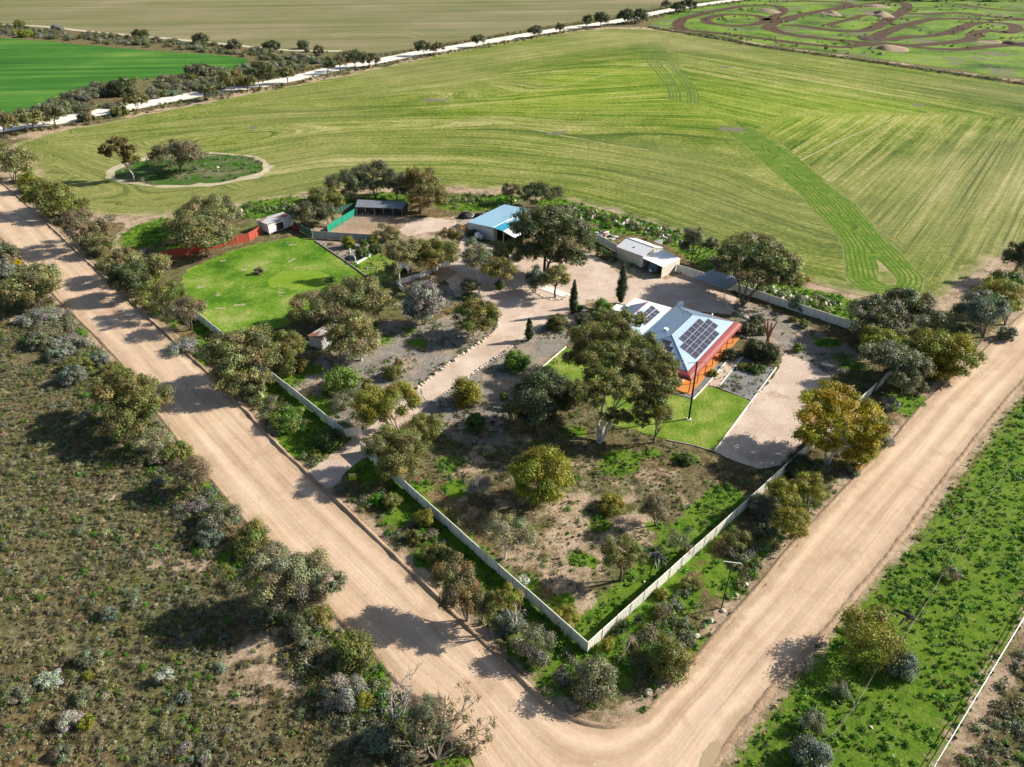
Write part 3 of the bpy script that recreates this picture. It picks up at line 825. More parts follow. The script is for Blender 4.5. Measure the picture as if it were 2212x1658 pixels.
def mound(name, cx, cy, rx, ry, h, mat, seed):
    c = G(cx, cy); ax = abs(G(cx + rx, cy)[0] - c[0]); ay = abs(G(cx, cy - ry)[1] - c[1])
    V, Fq = [], []
    R_, S_ = 7, 22
    for r in range(R_):
        for q in range(S_):
            a = 2 * math.pi * q / S_; f = r / (R_ - 1)
            nz = float(vnoise(np.array([math.cos(a) * 2 * f + 9]), np.array([math.sin(a) * 2 * f + seed]), seed)[0])
            V.append((c[0] + ax * f * math.cos(a) * (.8 + .4 * nz), c[1] + ay * f * math.sin(a) * (.8 + .4 * nz), h * .75 * (1 - f ** 1.6) * (.2 + 1.3 * nz) - .02))
    for r in range(R_ - 1):
        for q in range(S_):
            Fq.append((r * S_ + q, (r + 1) * S_ + q, (r + 1) * S_ + (q + 1) % S_, r * S_ + (q + 1) % S_))
    o = add_obj(name, np_mesh(name, np.array(V), np.array(Fq), mat, False)); o['kind'] = 'structure'
for i, (x, y, rx, ry, h, mt) in enumerate(((1280, 100, 75, 18, 3.2, 'mound'), (1350, 318, 110, 20, 3.2, 'mound'), (1220, 255, 85, 18, 2.6, 'dark_mound'), (560, 72, 60, 16, 2.4, 'mound'), (1260, 45, 70, 10, 2.2, 'mound'), (960, 90, 60, 14, 2.5, 'mound'), (2180, 290, 90, 16, 2.8, 'dark_mound'), (2000, 275, 80, 8, 1.5, 'mound'))):
    mound('dirt_mound', 1474.6 + x / 3, y / 3, rx / 3, ry / 3, h, M[mt], i + 2)
# ------------------------------------------------------------------ vegetation
def mat_leaf(name, rough=.5, trans=.30):
    k = NT(name)
    col = k.attr('leaf')
    b = k.n('ShaderNodeBsdfPrincipled')
    k.link(col, b.inputs['Base Color'])
    b.inputs['Roughness'].default_value = rough
    b.inputs['Specular IOR Level'].default_value = .3
    t = k.n('ShaderNodeBsdfTranslucent')
    k.link(k.mix(1.0, col, (1.1, 1.25, .6), 'MULTIPLY'), t.inputs[0])
    x = k.n('ShaderNodeMixShader'); x.inputs[0].default_value = trans
    k.link(b.outputs[0], x.inputs[1]); k.link(t.outputs[0], x.inputs[2])
    k.link(x.outputs[0], k.out.inputs[0])
    return k.m
M['leaf'] = mat_leaf('gum_leaves')
M['bark'] = simple('grey_bark', (.17, .135, .10), .9, .4, 2.0)
M['dark_bark'] = simple('dark_bark', (.075, .06, .048), .9, .4, 2.0)
M['pale_bark'] = simple('pale_bark', (.50, .45, .38), .85, .25, 2.0, dirt=(.26, .20, .15))
M['dead_wood'] = simple('dead_wood', (.34, .30, .26), .9, .3, 2.0)
M['red_bark'] = simple('red_bark', (.36, .15, .075), .85, .35, 2.5)

PAL = {  # leaf colour, tip colour
    'mallee': ((.150, .148, .052), (.40, .365, .18)), 'olive': ((.13, .14, .034), (.31, .29, .085)), 'dark': ((.068, .085, .034), (.19, .195, .09)),
    'darkmallee': ((.098, .106, .055), (.25, .24, .14)), 'rust': ((.135, .125, .042), (.34, .19, .05)), 'rustred': ((.135, .135, .06), (.36, .135, .06)),
    'gold': ((.24, .205, .016), (.50, .39, .03)), 'goldolive': ((.185, .18, .024), (.35, .31, .05)), 'lime': ((.17, .185, .018), (.31, .30, .035)),
    'bright': ((.11, .19, .028), (.23, .31, .06)), 'grey': ((.21, .205, .175), (.40, .385, .34)), 'silver': ((.34, .345, .29), (.58, .58, .50)),
    'bluegrey': ((.125, .15, .11), (.25, .285, .22)), 'cypress': ((.04, .06, .022), (.10, .125, .05)), 'brown': ((.16, .135, .075), (.30, .245, .15)),
    'oliverust': ((.135, .145, .040), (.36, .27, .085)), 'pale': ((.19, .185, .10), (.38, .34, .21)), 'green': ((.07, .12, .024), (.16, .21, .05)),
    'rustgreen': ((.10, .135, .032), (.34, .20, .06)), 'weed': ((.055, .165, .010), (.13, .26, .02)), 'greyolive': ((.145, .15, .085), (.29, .285, .18)),
    'heath': ((.125, .105, .055), (.22, .185, .105)), 'straw': ((.30, .255, .14), (.46, .40, .25))}

def unit(a):
    return a / (np.linalg.norm(a, axis=1, keepdims=True) + 1e-9)

def leaves(C, R, leaf, cover, pal, rng, cap=12000, tipf=.35, droop=.0, flat=.35, aspect=.55):
    """leaf cards through a set of clumps -> V, F, colour"""
    C, R = np.asarray(C, float), np.asarray(R, float)
    rm = R.mean(1)
    area = 4 * np.pi * rm ** 2
    la = leaf * leaf * aspect * .5
    n = np.maximum(6, cover * area / la)
    if n.sum() > cap:
        q = n.sum() / cap; leaf *= min(q ** .5, 1.7); n = n / q
    n = n.astype(int)
    idx = np.repeat(np.arange(len(C)), n); N = len(idx)
    # leaves hang in small tufts spread over the clump
    nt_ = max(1, N // 11)
    tid = rng.integers(0, nt_, N)
    tcl = rng.choice(len(C), nt_, p=n / n.sum())
    tu = unit(rng.normal(size=(nt_, 3)))
    low = tu[:, 2] < -.25
    tu[low & (rng.random(nt_) < .55), 2] *= -1
    trho = rng.uniform(.25, 1.0, nt_) ** .42 * (1 + rng.normal(0, .10, nt_))
    tpos = C[tcl] + R[tcl] * tu * trho[:, None]
    idx = tcl[tid]; u = tu[tid]; rho = trho[tid]
    off = rng.normal(size=(N, 3)) * leaf * np.array([1.0, 1.0, .75])
    off *= np.minimum(1.0, rm[idx] * .8 / (leaf * 2.2))[:, None]
    pos = tpos[tid] + off
    nrm = unit(u * 1.05 + unit(off) * .4 + rng.normal(size=(N, 3)) * .42 + np.array([0, 0, flat]))
    ax = np.cross(nrm, rng.normal(size=(N, 3))); ax[:, 2] -= droop
    ax = unit(ax - (ax * nrm).sum(1, keepdims=True) * nrm)
    wd = np.cross(nrm, ax)
    s = rng.uniform(.65, 1.3, N)[:, None] * leaf
    a, w = ax * s * .5, wd * s * .5 * aspect
    V = np.stack([pos - a, pos + w - a * .1, pos + a, pos - w - a * .1], 1).reshape(-1, 3)
    Fq = np.arange(N * 4).reshape(N, 4)
    base, tip = np.array(PAL[pal][0]), np.array(PAL[pal][1])
    cl = rng.uniform(.8, 1.2, len(C))[idx]
    hue = rng.normal(0, .09, (len(C), 3))[idx]
    tt = np.clip(rng.normal(.35, .35, N) + rng.normal(0, .25, nt_)[tid], 0, 1)[:, None] * np.clip(rng.uniform(0, 2 * tipf, len(C))[idx] + .12, 0, 1)[:, None]
    col = (base * (1 - tt) + tip * tt) * (cl * rng.uniform(.7, 1.35, N) * rng.uniform(.68, 1.38, nt_)[tid])[:, None] * (1 + hue)
    col = np.clip(col, .004, .9)
    return V, Fq, np.repeat(col, 4, axis=0)

def leaf_object(name, V, Fq, col, parent, org):
    me = np_mesh(name, V - np.array(org), Fq, M['leaf'])
    set_color(me, 'leaf', col)
    return add_obj(name, me, parent)

def fib(n, rng):
    i = np.arange(n) + .5
    ph = np.arccos(1 - 2 * i / n); th = np.pi * (1 + 5 ** .5) * i + rng.uniform(0, 6.28)
    p = np.column_stack([np.cos(th) * np.sin(ph), np.sin(th) * np.sin(ph), np.cos(ph)])
    return unit(p + rng.normal(0, .22, (n, 3)))

def crown_clumps(C, abc, rng, style):
    a, b, c = abc
    mean = (a * b * max(c, .5 * a)) ** (1 / 3)
    if style == 'dense': n, zmin, frac, r0, r1 = 30, -.75, .27, .65, .88
    elif style == 'sparse': n, zmin, frac, r0, r1 = 13, -.5, .30, .35, .85
    elif style == 'open': n, zmin, frac, r0, r1 = 17, -.5, .25, .5, .95
    else: n, zmin, frac, r0, r1 = 19, -.45, .27, .55, .92
    if mean < 1.3: n = int(n * .62); frac *= 1.15
    if mean > 3.2: n = int(n * 1.7); frac *= .80
    d = fib(int(n * 2 / (1 - zmin)), rng); d = d[d[:, 2] > zmin]
    rad = rng.uniform(r0, r1, len(d))
    P = C + d * np.array([a, b, c]) * rad[:, None]
    rr = frac * mean * rng.uniform(.7, 1.3, len(d))
    R = np.column_stack([rr * 1.12, rr * 1.12, rr * .82])
    core = C + rng.normal(0, .22, (4, 3)) * np.array([a, b, c])
    P = np.vstack([P, core]); R = np.vstack([R, np.full((4, 3), frac * mean * .9)])
    return P, R

def limbs(mb, B, P, rng, r0, stems, sub=99, fork=.42):
    """stems from the base that fork into limbs reaching the clumps"""
    B = np.array(B); P = np.asarray(P)
    ang = np.arctan2(P[:, 1] - B[1], P[:, 0] - B[0])
    order = np.argsort(ang + rng.uniform(-.2, .2, len(ang)))
    for k in range(stems):
        grp = P[order[k::stems]] if stems == 1 else P[np.array_split(order, stems)[k]]
        if not len(grp): continue
        cen = grp.mean(0)
        b0 = B + np.array([*(rng.normal(0, .12, 2) * (stems > 1)), -.1])
        fk = B + (cen - B) * np.array([fork * .75, fork * .75, fork]) + rng.normal(0, .12, 3)
        mid = (b0 + fk) / 2 + rng.normal(0, .10, 3) * (fk[2] - b0[2]) * .5
        r = r0 / (stems ** .45)
        mb.tube([b0, mid, fk], [r, r * .82, r * .66], 6)
        sel = grp if len(grp) <= sub else grp[rng.permutation(len(grp))[:sub]]
        for p in sel:
            q1 = fk + (p - fk) * .45 + np.array([0, 0, .10 * np.linalg.norm(p - fk)]) + rng.normal(0, .07, 3) * np.linalg.norm(p - fk)
            mb.tube([fk, q1, p], [r * .40, r * .20, r * .05], 5)

SEED = [100]
def rng_next():
    SEED[0] += 1
    return np.random.default_rng(SEED[0])

def leaf_size(d): return min(max(.0019 * d, .13), .60)

def solve_crown(B, cx, cy, rx, ry, zc=5.2, k=0):
    C = np.array(on_plane_y(cx, cy, B[1]))
    zc = zc * (.82 + .18 * ((k * 7 + 3) % 5) / 4)
    if C[2] > zc: C = np.array(G(cx, cy, zc))
    rx, ry = rx * 1.13, ry * 1.13
    ax_ = axial(*C); mpp = ax_ / F
    dist = math.sqrt(C[0] ** 2 + C[1] ** 2 + (CAMH - C[2]) ** 2)
    s = (CAMH - C[2]) / dist; co = math.sqrt(1 - s * s)
    a = rx * mpp; rv = ry * mpp
    b = min(a * .95, .80 * rv / s)
    c = math.sqrt(max(rv * rv - (b * s) ** 2, (.3 * rv) ** 2)) / co
    c = min(c, max(C[2] - .15, .5 * a))
    return C, (a, b, c), dist

def tree(name, base, crown, pal, label, style='mallee', stems=2, bark='bark', cover=1.0, cat='tree', group=None, clumps=None, tip=.35, droop=0.0, r0=None, part='crown', cap=12000, zc=5.2):
    rng = rng_next()
    B = G(*base)
    root = empty(name, B, label, cat, group)
    Ps, Rs = [], []
    for k_, cr in enumerate(crown if isinstance(crown, list) else [crown]):
        C, abc, dist = solve_crown(B, *cr[:4], zc, k_)
        P, R = crown_clumps(C, abc, rng, style)
        Ps.append(P); Rs.append(R)
    P, R = np.vstack(Ps), np.vstack(Rs)
    k = P[:, 2] > R[:, 2] * .5 + .1
    P, R = P[k], R[k]
    cov = cover * {'dense': 1.05, 'sparse': .5, 'open': .95}.get(style, 1.0)
    V, Fq, col = leaves(P, R, leaf_size(dist), cov, pal, rng, cap=int(cap * 1.7), tipf=tip, droop=droop)
    V[:, 2] = np.maximum(V[:, 2], .05)
    leaf_object(part, V, Fq, col, root, B)
    mb = MB()
    top = P[:, 2].max()
    limbs(mb, B, P, rng, r0 or (.032 * top + .02), stems, 6 if stems > 1 else 12, fork=.42 if style != 'dense' else .3)
    if style in ('sparse', 'open'):
        for p, r in zip(P, R):
            for j in range(3):
                d = unit(rng.normal(size=(1, 3)))[0]; d[2] = abs(d[2]) * .6
                q = p + d * r * rng.uniform(.8, 1.25)
                mb.tube([p, (p + q) / 2 + rng.normal(0, .06, 3), q], [.035, .025, .012], 4, False)
    mb.build('trunk', M[bark], root)
    return root

def shrub(crown, pal, label, style='dense', cover=1.0, group=None, bark='bark', tip=.35, name='shrub', stems=3, droop=0.0, part='foliage'):
    cx, cy, rx, ry = crown
    rx, ry = rx * 1.12, ry * 1.12
    h = 1.0
    for i in range(4):
        mid = G(cx, cy, h)
        mpp = axial(*mid) / F
        dist = math.sqrt(mid[0] ** 2 + mid[1] ** 2 + (CAMH - mid[2]) ** 2); s = (CAMH - mid[2]) / dist
        a = rx * mpp; rv = ry * mpp
        b = min(a, .85 * rv / s)
        c = math.sqrt(max(rv ** 2 - (b * s) ** 2, (.35 * rv) ** 2)) / math.sqrt(1 - s * s)
        c = min(c, 1.25 * a)
        h = c * .72
    base = (mid[0], mid[1], 0.0)
    rng = rng_next()
    root = empty(name, base, label, 'shrub', group)
    P, R = crown_clumps(np.array(mid), (a, b, c), rng, style)
    k = P[:, 2] > R[:, 2] * .35
    P, R = P[k], R[k]
    cov = cover * {'dense': 1.15, 'sparse': .5, 'open': .8}.get(style, 1)
    V, Fq, col = leaves(P, R, leaf_size(dist) * .85, cov, pal, rng, cap=8000, tipf=tip, droop=droop)
    V[:, 2] = np.maximum(V[:, 2], .03)
    leaf_object(part, V, Fq, col, root, base)
    mb = MB(); limbs(mb, base, P, rng, .05 + .03 * h, stems, fork=.25)
    if style in ('sparse', 'open'):
        for p, r in zip(P, R):
            for j in range(4):
                d = unit(rng.normal(size=(1, 3)))[0]; d[2] = abs(d[2])
                mb.tube([p * .8 + np.array(base) * .2, p + d * r * 1.2], [.03, .012], 4, False)
    mb.build('stem', M[bark], root)
    return root

def cypress(base, top, rpx, label):
    rng = rng_next()
    B = G(*base); T = on_plane_y(*top, B[1]); h = T[2]
    r = rpx * axial(*B) / F
    root = empty('cypress_tree', B, label, 'tree')
    n = int(14 + h * 4); P, R = [], []
    for i in range(n):
        t = (i + .5) / n; z = h * (.05 + .93 * t)
        w = r * min(1, 2.2 * t + .45) * (1 - max(0, t - .35) / .65) ** .55
        for j in range(3):
            a = rng.uniform(0, 6.28); q = w * .42
            P.append((B[0] + q * math.cos(a), B[1] + q * math.sin(a), z)); R.append((w * .62, w * .62, h / n * 1.7))
    V, Fq, col = leaves(P, R, leaf_size(110) * .75, 1.1, 'cypress', rng, 9000, .3)
    leaf_object('crown', V, Fq, col, root, B)
    MB().tube([B, (B[0], B[1], h * .6)], [.14, .05], 6).build('trunk', M['bark'], root)

def bare_tree(base, tips, label, mat='dead_wood', r0=.16, pal=None, name='dead_tree'):
    """branching bare wood: tips are picture points reached by the main limbs"""
    rng = rng_next(); B = np.array(G(*base)); root = empty(name, tuple(B), label, 'tree')
    mb = MB(); ends = []
    for (px, py, dy) in tips:
        E = np.array(on_plane_y(px, py, B[1] + dy)); E[2] = max(E[2], .3)
        L = np.linalg.norm(E - B)
        m1 = B + (E - B) * .35 + rng.normal(0, .06, 3) * L; m2 = B + (E - B) * .7 + rng.normal(0, .06, 3) * L
        mb.tube([B, m1, m2, E], [r0, r0 * .6, r0 * .35, .025], 5)
        for j in range(9):
            t = rng.uniform(.3, 1); s = B + (E - B) * t
            d = unit(rng.normal(size=(1, 3)))[0] + (E - B) / L * .9; d[2] = abs(d[2]) * .8
            q = s + d * L * .22 * rng.uniform(.5, 1.2); h = (s + q) / 2 + rng.normal(0, .05, 3) * L * .3
            mb.tube([s, h, q], [r0 * .28, r0 * .16, .012], 4, False); ends.append(q)
            for w in range(2):
                e = q + unit(rng.normal(size=(1, 3)))[0] * L * .09 + (q - s) * .3
                mb.tube([h, e], [.025, .01], 4, False); ends.append(e)
    mb.build('branch', M[mat], root)
    if pal:
        E = np.array(ends); V, Fq, col = leaves(E, np.full((len(E), 3), .35), .16, .10, pal, rng, 2500)
        leaf_object('crown', V, Fq, col, root, tuple(B))
    return root

# ---- trees: base, crown ellipse (picture points), palette, label
T = tree
N_ = 'eucalyptus_tree'
# row along the near road, far end first
T(N_, (30, 396), (28, 353, 44, 38), 'mallee', 'large olive gum cut by the left frame edge beside the dirt road', stems=3)
T(N_, (118, 470), [(100, 420, 44, 30), (138, 446, 42, 24)], 'olive', 'broad dark olive gum on the road verge beside the striped stubble corner', stems=4)
T(N_, (175, 532), (184, 492, 56, 36), 'brown', 'wide brownish gum on the verge left of the curved dirt track', 'open', 4, tip=.2)
T(N_, (218, 552), (215, 528, 31, 18), 'mallee', 'small pale silvery gum on the verge just below the brownish gum')
T(N_, (262, 602), (262, 566, 46, 27), 'mallee', 'grey-green gum on the verge left of the red fence end', stems=3)
T(N_, (340, 606), (334, 575, 36, 24), 'mallee', 'grey-green gum in front of the near end of the red fence', stems=3)
T(N_, (290, 642), (280, 602, 40, 33), 'dark', 'dense dark green gum on the verge casting the widest road shadow', 'dense')
T(N_, (357, 680), (348, 642, 54, 30), 'olive', 'spreading olive gum on the verge above the rusty twiggy gum', 'open', 3)
T(N_, (412, 714), (400, 672, 41, 31), 'brown', 'twiggy rust-grey gum beside the start of the cream fence', 'sparse', 3, cover=1.3)
T(N_, (566, 858), [(505, 765, 58, 48), (548, 760, 52, 52), (500, 818, 40, 34), (552, 826, 30, 34)], 'mallee', 'big two-toned gum with pale leaning trunk outside the cream fence', stems=3, bark='pale_bark', cap=22000, zc=6.5)
T(N_, (607, 799), [(615, 752, 42, 36), (634, 790, 32, 24)], 'olive', 'olive gum just inside the cream fence behind the big two-toned gum', bark='pale_bark', stems=2)
T(N_, (864, 944), [(836, 868, 72, 40), (800, 890, 40, 30)], 'goldolive', 'broad ochre-olive gum overhanging the lower end of the gravel drive', stems=3, cap=16000, tip=.25)
T(N_, (855, 1034), [(848, 965, 62, 40), (862, 1005, 50, 34)], 'oliverust', 'ochre-tipped gum standing over the cream fence beside the yellow board', stems=3, bark='pale_bark', cap=18000)
T(N_, (928, 958), (914, 926, 40, 28), 'olive', 'low dark olive tree right of the ochre-olive gum', 'dense')
# red fence and the tree island
T(N_, (449, 555), [(428, 484, 58, 24), (437, 512, 62, 22)], 'mallee', 'umbrella gum standing in front of the red fence', stems=4, cap=14000)
T(N_, (440, 502), (447, 453, 58, 25), 'mallee', 'umbrella gum behind the one in front of the red fence', stems=3)
T(N_, (290, 391), [(258, 322, 28, 24), (280, 345, 15, 22), (230, 331, 13, 15)], 'rust', 'leaning gum with white trunk and rusty crown on the paddock island', 'open', 1, 'pale_bark', cover=1.4, r0=.24, tip=.22, zc=12)
T(N_, (392, 378), (382, 335, 56, 29), 'brown', 'spreading grey-brown gum with dark trunk on the paddock island', 'open', 2, 'dark_bark', cover=1.1, tip=.15)
# behind the dog run
T(N_, (762, 432), (750, 398, 42, 26), 'darkmallee', 'dark grey-green gum left of the group behind the dog kennels', stems=3)
T(N_, (812, 430), (806, 386, 44, 30), 'darkmallee', 'dark grey-green gum in the middle of the group behind the dog kennels', stems=3)
T(N_, (856, 434), (858, 398, 34, 26), 'darkmallee', 'dark thin-stemmed gum between the kennel group and the rusty gum', stems=2)
T(N_, (906, 462), [(910, 402, 44, 32), (925, 428, 42, 30)], 'rust', 'round rusty orange-green gum right of the dog kennels', stems=2, tip=.3, cap=14000)
T(N_, (690, 456), (700, 428, 44, 20), 'oliverust', 'low reddish olive gum left of the dark group behind the kennels', 'open', 3, cover=1.1)
T(N_, (668, 492), (652, 462, 26, 24), 'darkmallee', 'small dark gum beside the rust-roofed shed')
T(N_, (709, 484), (700, 462, 26, 22), 'darkmallee', 'small gum with bent trunk left of the green shade cloth')
# middle of the block
T(N_, (864, 618), [(840, 512, 24, 26), (868, 548, 36, 30), (850, 585, 18, 12)], 'mallee', 'tall gum with pale trunk in front of the grey iron fence', 'open', 2, 'pale_bark', cover=1.25, r0=.3, zc=9)
T(N_, (936, 592), (934, 550, 54, 33), 'oliverust', 'broad rust-tipped gum above the white pen fence', stems=3, cap=14000)
T(N_, (986, 548), (976, 507, 28, 16), 'rust', 'small rusty gum between gravel yard and blue-roofed shed', 'open', 2)
T(N_, (1037, 634), [(1032, 556, 30, 36), (1014, 618, 20, 24)], 'pale', 'tall pale gum with thin white trunk in front of the blue-roofed shed', 'open', 1, 'pale_bark', cover=1.3, r0=.2, zc=7)
T(N_, (1082, 626), [(1100, 545, 42, 26), (1078, 582, 36, 26)], 'oliverust', 'forked gum in a mulch ring in front of the shed bay', 'open', 2, cover=1.3)
T(N_, (1176, 597), [(1165, 490, 62, 40), (1222, 510, 56, 42), (1160, 545, 36, 26), (1230, 560, 36, 24), (1195, 468, 50, 20)], 'dark', 'huge dark gum with black trunk right of the blue-roofed shed', stems=2, bark='dark_bark', cap=26000, tip=.55, r0=.55, zc=10)
T(N_, (1157, 632), (1158, 603, 20, 24), 'bluegrey', 'small blue-green tree in the stone-edged island bed', 'dense')
T(N_, (1199, 643), (1203, 597, 28, 24), 'oliverust', 'rust-olive tree on a short dark trunk in the stone-edged island bed', 'open', 1, 'dark_bark', cover=1.3, r0=.22)
T(N_, (1160, 450), (1166, 420, 42, 24), 'dark', 'dome-shaped dark gum behind the blue-roofed shed', stems=3, tip=.4)
T(N_, (1105, 440), (1103, 413, 20, 16), 'brown', 'small brownish tree left of the dome-shaped gum behind the shed', 'open')
T(N_, (1493, 572), [(1496, 522, 25, 30), (1535, 528, 16, 16)], 'darkmallee', 'drooping dark gum right of the white carport shed', 'open', 2, 'dark_bark', cover=1.1, droop=1.0)
T(N_, (1604, 660), [(1630, 545, 64, 32), (1580, 565, 46, 28), (1682, 575, 50, 30), (1640, 600, 48, 26), (1700, 600, 30, 16)], 'mallee', 'big umbrella gum with forked pale trunks over the open shelter', stems=4, cap=24000, tip=.4, r0=.5, zc=8.5)
T(N_, (1660, 572), (1625, 526, 48, 17), 'darkmallee', 'grey gum behind the crown of the big umbrella gum', stems=3)
T(N_, (700, 702), (690, 664, 60, 34), 'mallee', 'grey-olive gum at the edge of the grass paddock behind the tin hut', stems=3, cap=14000)
T(N_, (772, 692), [(770, 640, 66, 34), (800, 655, 40, 22)], 'mallee', 'long flat-crowned gum between grass paddock and silver tree', stems=3, cap=14000)
T(N_, (782, 779), [(760, 712, 52, 36), (766, 742, 54, 28)], 'mallee', 'grey-green gum overhanging the small tin hut', stems=2, bark='pale_bark', cap=14000, tip=.45)
T('silver_tree', (916, 702), (914, 654, 37, 42), 'grey', 'weeping silver-grey tree in the gravel garden left of the drive', 'dense', 2, droop=1.2, cap=9000)
T('flowering_tree', (1023, 726), (1027, 683, 46, 34), 'rustgreen', 'round green tree with rusty red tips beside the drive bend', 'dense', 1, tip=.6, r0=.16)
# around the house
T(N_, (1276, 828), [(1272, 735, 42, 34), (1262, 772, 36, 26), (1312, 725, 28, 22)], 'oliverust', 'rust-green gum with white trunk on the left lawn by the house', 'mallee', 1, 'pale_bark', cap=14000, r0=.26, zc=7)
T(N_, (1296, 957), [(1335, 722, 40, 26), (1385, 742, 40, 26), (1425, 782, 32, 30), (1355, 775, 44, 26), (1302, 812, 36, 30), (1275, 852, 36, 26), (1395, 815, 46, 32), (1430, 850, 30, 24),
   (1340, 838, 40, 26), (1385, 870, 38, 24), (1245, 838, 24, 16), (1322, 690, 28, 16), (1330, 900, 34, 18), (1300, 765, 40, 28), (1440, 815, 28, 26), (1360, 690, 30, 18), (1380, 905, 30, 16)], 'oliverust', 'giant gum with thick white trunk and sprawling limbs before the house', 'open', 3, 'pale_bark', cover=1.35, r0=.42, cap=52000, tip=.25, zc=10.5)
T(N_, (1416, 957), (1425, 893, 28, 32), 'olive', 'young olive gum at the left edge of the square lawn', 'open', 2)
T('tree', (1166, 940), (1170, 868, 64, 60), 'dark', 'big round dark green tree left of the giant gum', 'dense', 3, cap=18000, tip=.45)
T('wattle_tree', (1170, 1084), (1174, 1030, 62, 56), 'lime', 'round yellow-green wattle alone in the bare front yard', 'dense', 3, cap=16000, tip=.4)
T(N_, (1090, 1207), [(1082, 1145, 44, 34), (1125, 1155, 40, 32)], 'pale', 'pale straggly gum with bent trunk inside the near cream fence', 'sparse', 3, 'pale_bark', cover=1.3)
T(N_, (1340, 1252), [(1340, 1195, 42, 34), (1375, 1200, 22, 20)], 'oliverust', 'olive and rust gum near the fence corner in the bare yard', 'mallee', 3, tip=.25)
T(N_, (1416, 1134), (1416, 1098, 36, 36), 'brown', 'thin rust-grey tree in the bare yard right of the rounded lime shrub', 'sparse', 3, cover=1.6)
T(N_, (1475, 1192), (1470, 1165, 30, 25), 'greyolive', 'bare twiggy sapling against the right-hand cream fence', 'sparse', 4, cover=.5)
# verge between near fence and road
T(N_, (1010, 1342), [(985, 1245, 42, 36), (1000, 1290, 44, 36)], 'rustred', 'red-tipped gum on the verge casting the dark blot on the road', stems=3, tip=.4, cap=14000)
T(N_, (1045, 1347), (1046, 1305, 24, 30), 'olive', 'olive sapling touching the red-tipped gum on its right')
T(N_, (1118, 1367), (1104, 1290, 28, 26), 'goldolive', 'small gum with bare white limbs against the cream fence', 'open', 3, 'pale_bark', cover=1.2)
# along the right road
T('wattle_tree', (1782, 1006), [(1790, 868, 50, 36), (1850, 895, 50, 36), (1770, 905, 42, 30), (1815, 920, 40, 24), (1882, 930, 26, 36), (1862, 965, 30, 32), (1750, 940, 30, 26), (1790, 958, 30, 18), (1845, 990, 30, 26)], 'gold', 'large golden yellow gum on the verge of the right road', stems=3, bark='pale_bark', cap=30000, tip=.5, r0=.34, zc=7)
T('wattle_tree', (1692, 1112), (1690, 1066, 35, 28), 'goldolive', 'yellow-olive wattle beside the right fence below the golden gum', stems=3)
T('wattle_tree', (1712, 1162), (1712, 1128, 38, 30), 'goldolive', 'lowest yellow-olive wattle on the right road verge', 'dense', 3)
T('wattle_tree', (1745, 1096), (1744, 1056, 30, 32), 'goldolive', 'yellow-olive wattle right of the pair beside the right fence', stems=2)
T(N_, (1886, 853), [(1915, 768, 46, 22), (1968, 790, 36, 28)], 'greyolive', 'flat-topped grey gum with dark bare trunk over the right fence', 'dense', 2, 'dark_bark', cap=12000, r0=.2)
T(N_, (1948, 858), (1946, 828, 34, 24), 'greyolive', 'low grey-olive tree under the flat-topped gum by the right fence', 'open', 3)
T('wattle_tree', (1912, 782), (1906, 735, 48, 25), 'lime', 'yellow-topped wattle behind the flat-topped gum', stems=2)
T(N_, (2046, 822), [(2010, 752, 40, 34), (2068, 765, 42, 42), (2040, 800, 40, 20)], 'goldolive', 'ochre gum hanging over the edge of the right road', stems=3, cap=14000, tip=.3)
T(N_, (1930, 750), [(1890, 680, 60, 34), (1960, 672, 66, 46), (1900, 710, 60, 26)], 'darkmallee', 'broad dark grey gum at the far corner of the cream fence', 'open', 3, 'dark_bark', cover=1.35, cap=22000, zc=5)
T(N_, (2122, 728), (2118, 672, 48, 38), 'bluegrey', 'dark blue-green gum beside the right road past the ochre gum', stems=3)
T(N_, (2172, 702), (2162, 640, 52, 36), 'goldolive', 'large golden-olive gum at the field corner on the right', stems=3, cap=14000)
T(N_, (2178, 632), (2176, 610, 34, 18), 'green', 'small green gum behind the golden-olive gum on the right', 'dense')
T(N_, (2192, 602), (2198, 555, 26, 35), 'dark', 'dark gum at the right frame edge beside the paddock')
# scrub side of the near road
T(N_, (88, 665), [(75, 596, 46, 20), (55, 630, 46, 26), (108, 622, 22, 20)], 'mallee', 'gum with forked trunk beside the yellow diamond road sign', stems=3, bark='dark_bark', tip=.45)
T(N_, (300, 962), [(262, 835, 62, 36), (300, 870, 62, 38), (272, 915, 52, 32)], 'oliverust', 'big gum on the scrub side throwing the longest shadow', 'open', 3, cover=1.4, cap=20000, tip=.25, zc=6)
T(N_, (342, 977), (326, 946, 46, 30), 'pale', 'sparse gum with bare limbs below the big gum on the scrub side', 'sparse', 2, 'pale_bark', cover=1.1)
T(N_, (424, 1064), (414, 1022, 50, 38), 'brown', 'thin rust-grey gum leaning over the left road edge', 'sparse', 3, cover=1.4)
T(N_, (616, 1345), [(600, 1235, 66, 52), (665, 1235, 56, 46), (625, 1290, 76, 40), (712, 1262, 36, 22)], 'pale', 'largest olive gum on the scrub side reaching over the road', 'open', 4, cover=1.3, cap=26000, tip=.25, zc=6)
T('wattle_tree', (920, 1590), (920, 1545, 38, 42), 'greyolive', 'brownish half-dead wattle at the bottom road edge between the dead trees', 'open', 3, 'dead_wood')
bare_tree((944, 1642), [(1037, 1578, 2), (1025, 1625, 1), (1002, 1530, 3), (962, 1502, 2), (905, 1566, 1), (985, 1590, 4), (880, 1600, -1)], 'bare grey dead tree with brown leaf scraps at the bottom edge', 'bark', .15, 'brown')
bare_tree((850, 1562), [(868, 1465, 1), (888, 1462, 2), (800, 1575, 0), (845, 1500, 2), (880, 1510, 1)], 'bare dead tree with a long white limb beside the near road', 'dead_wood', .15)

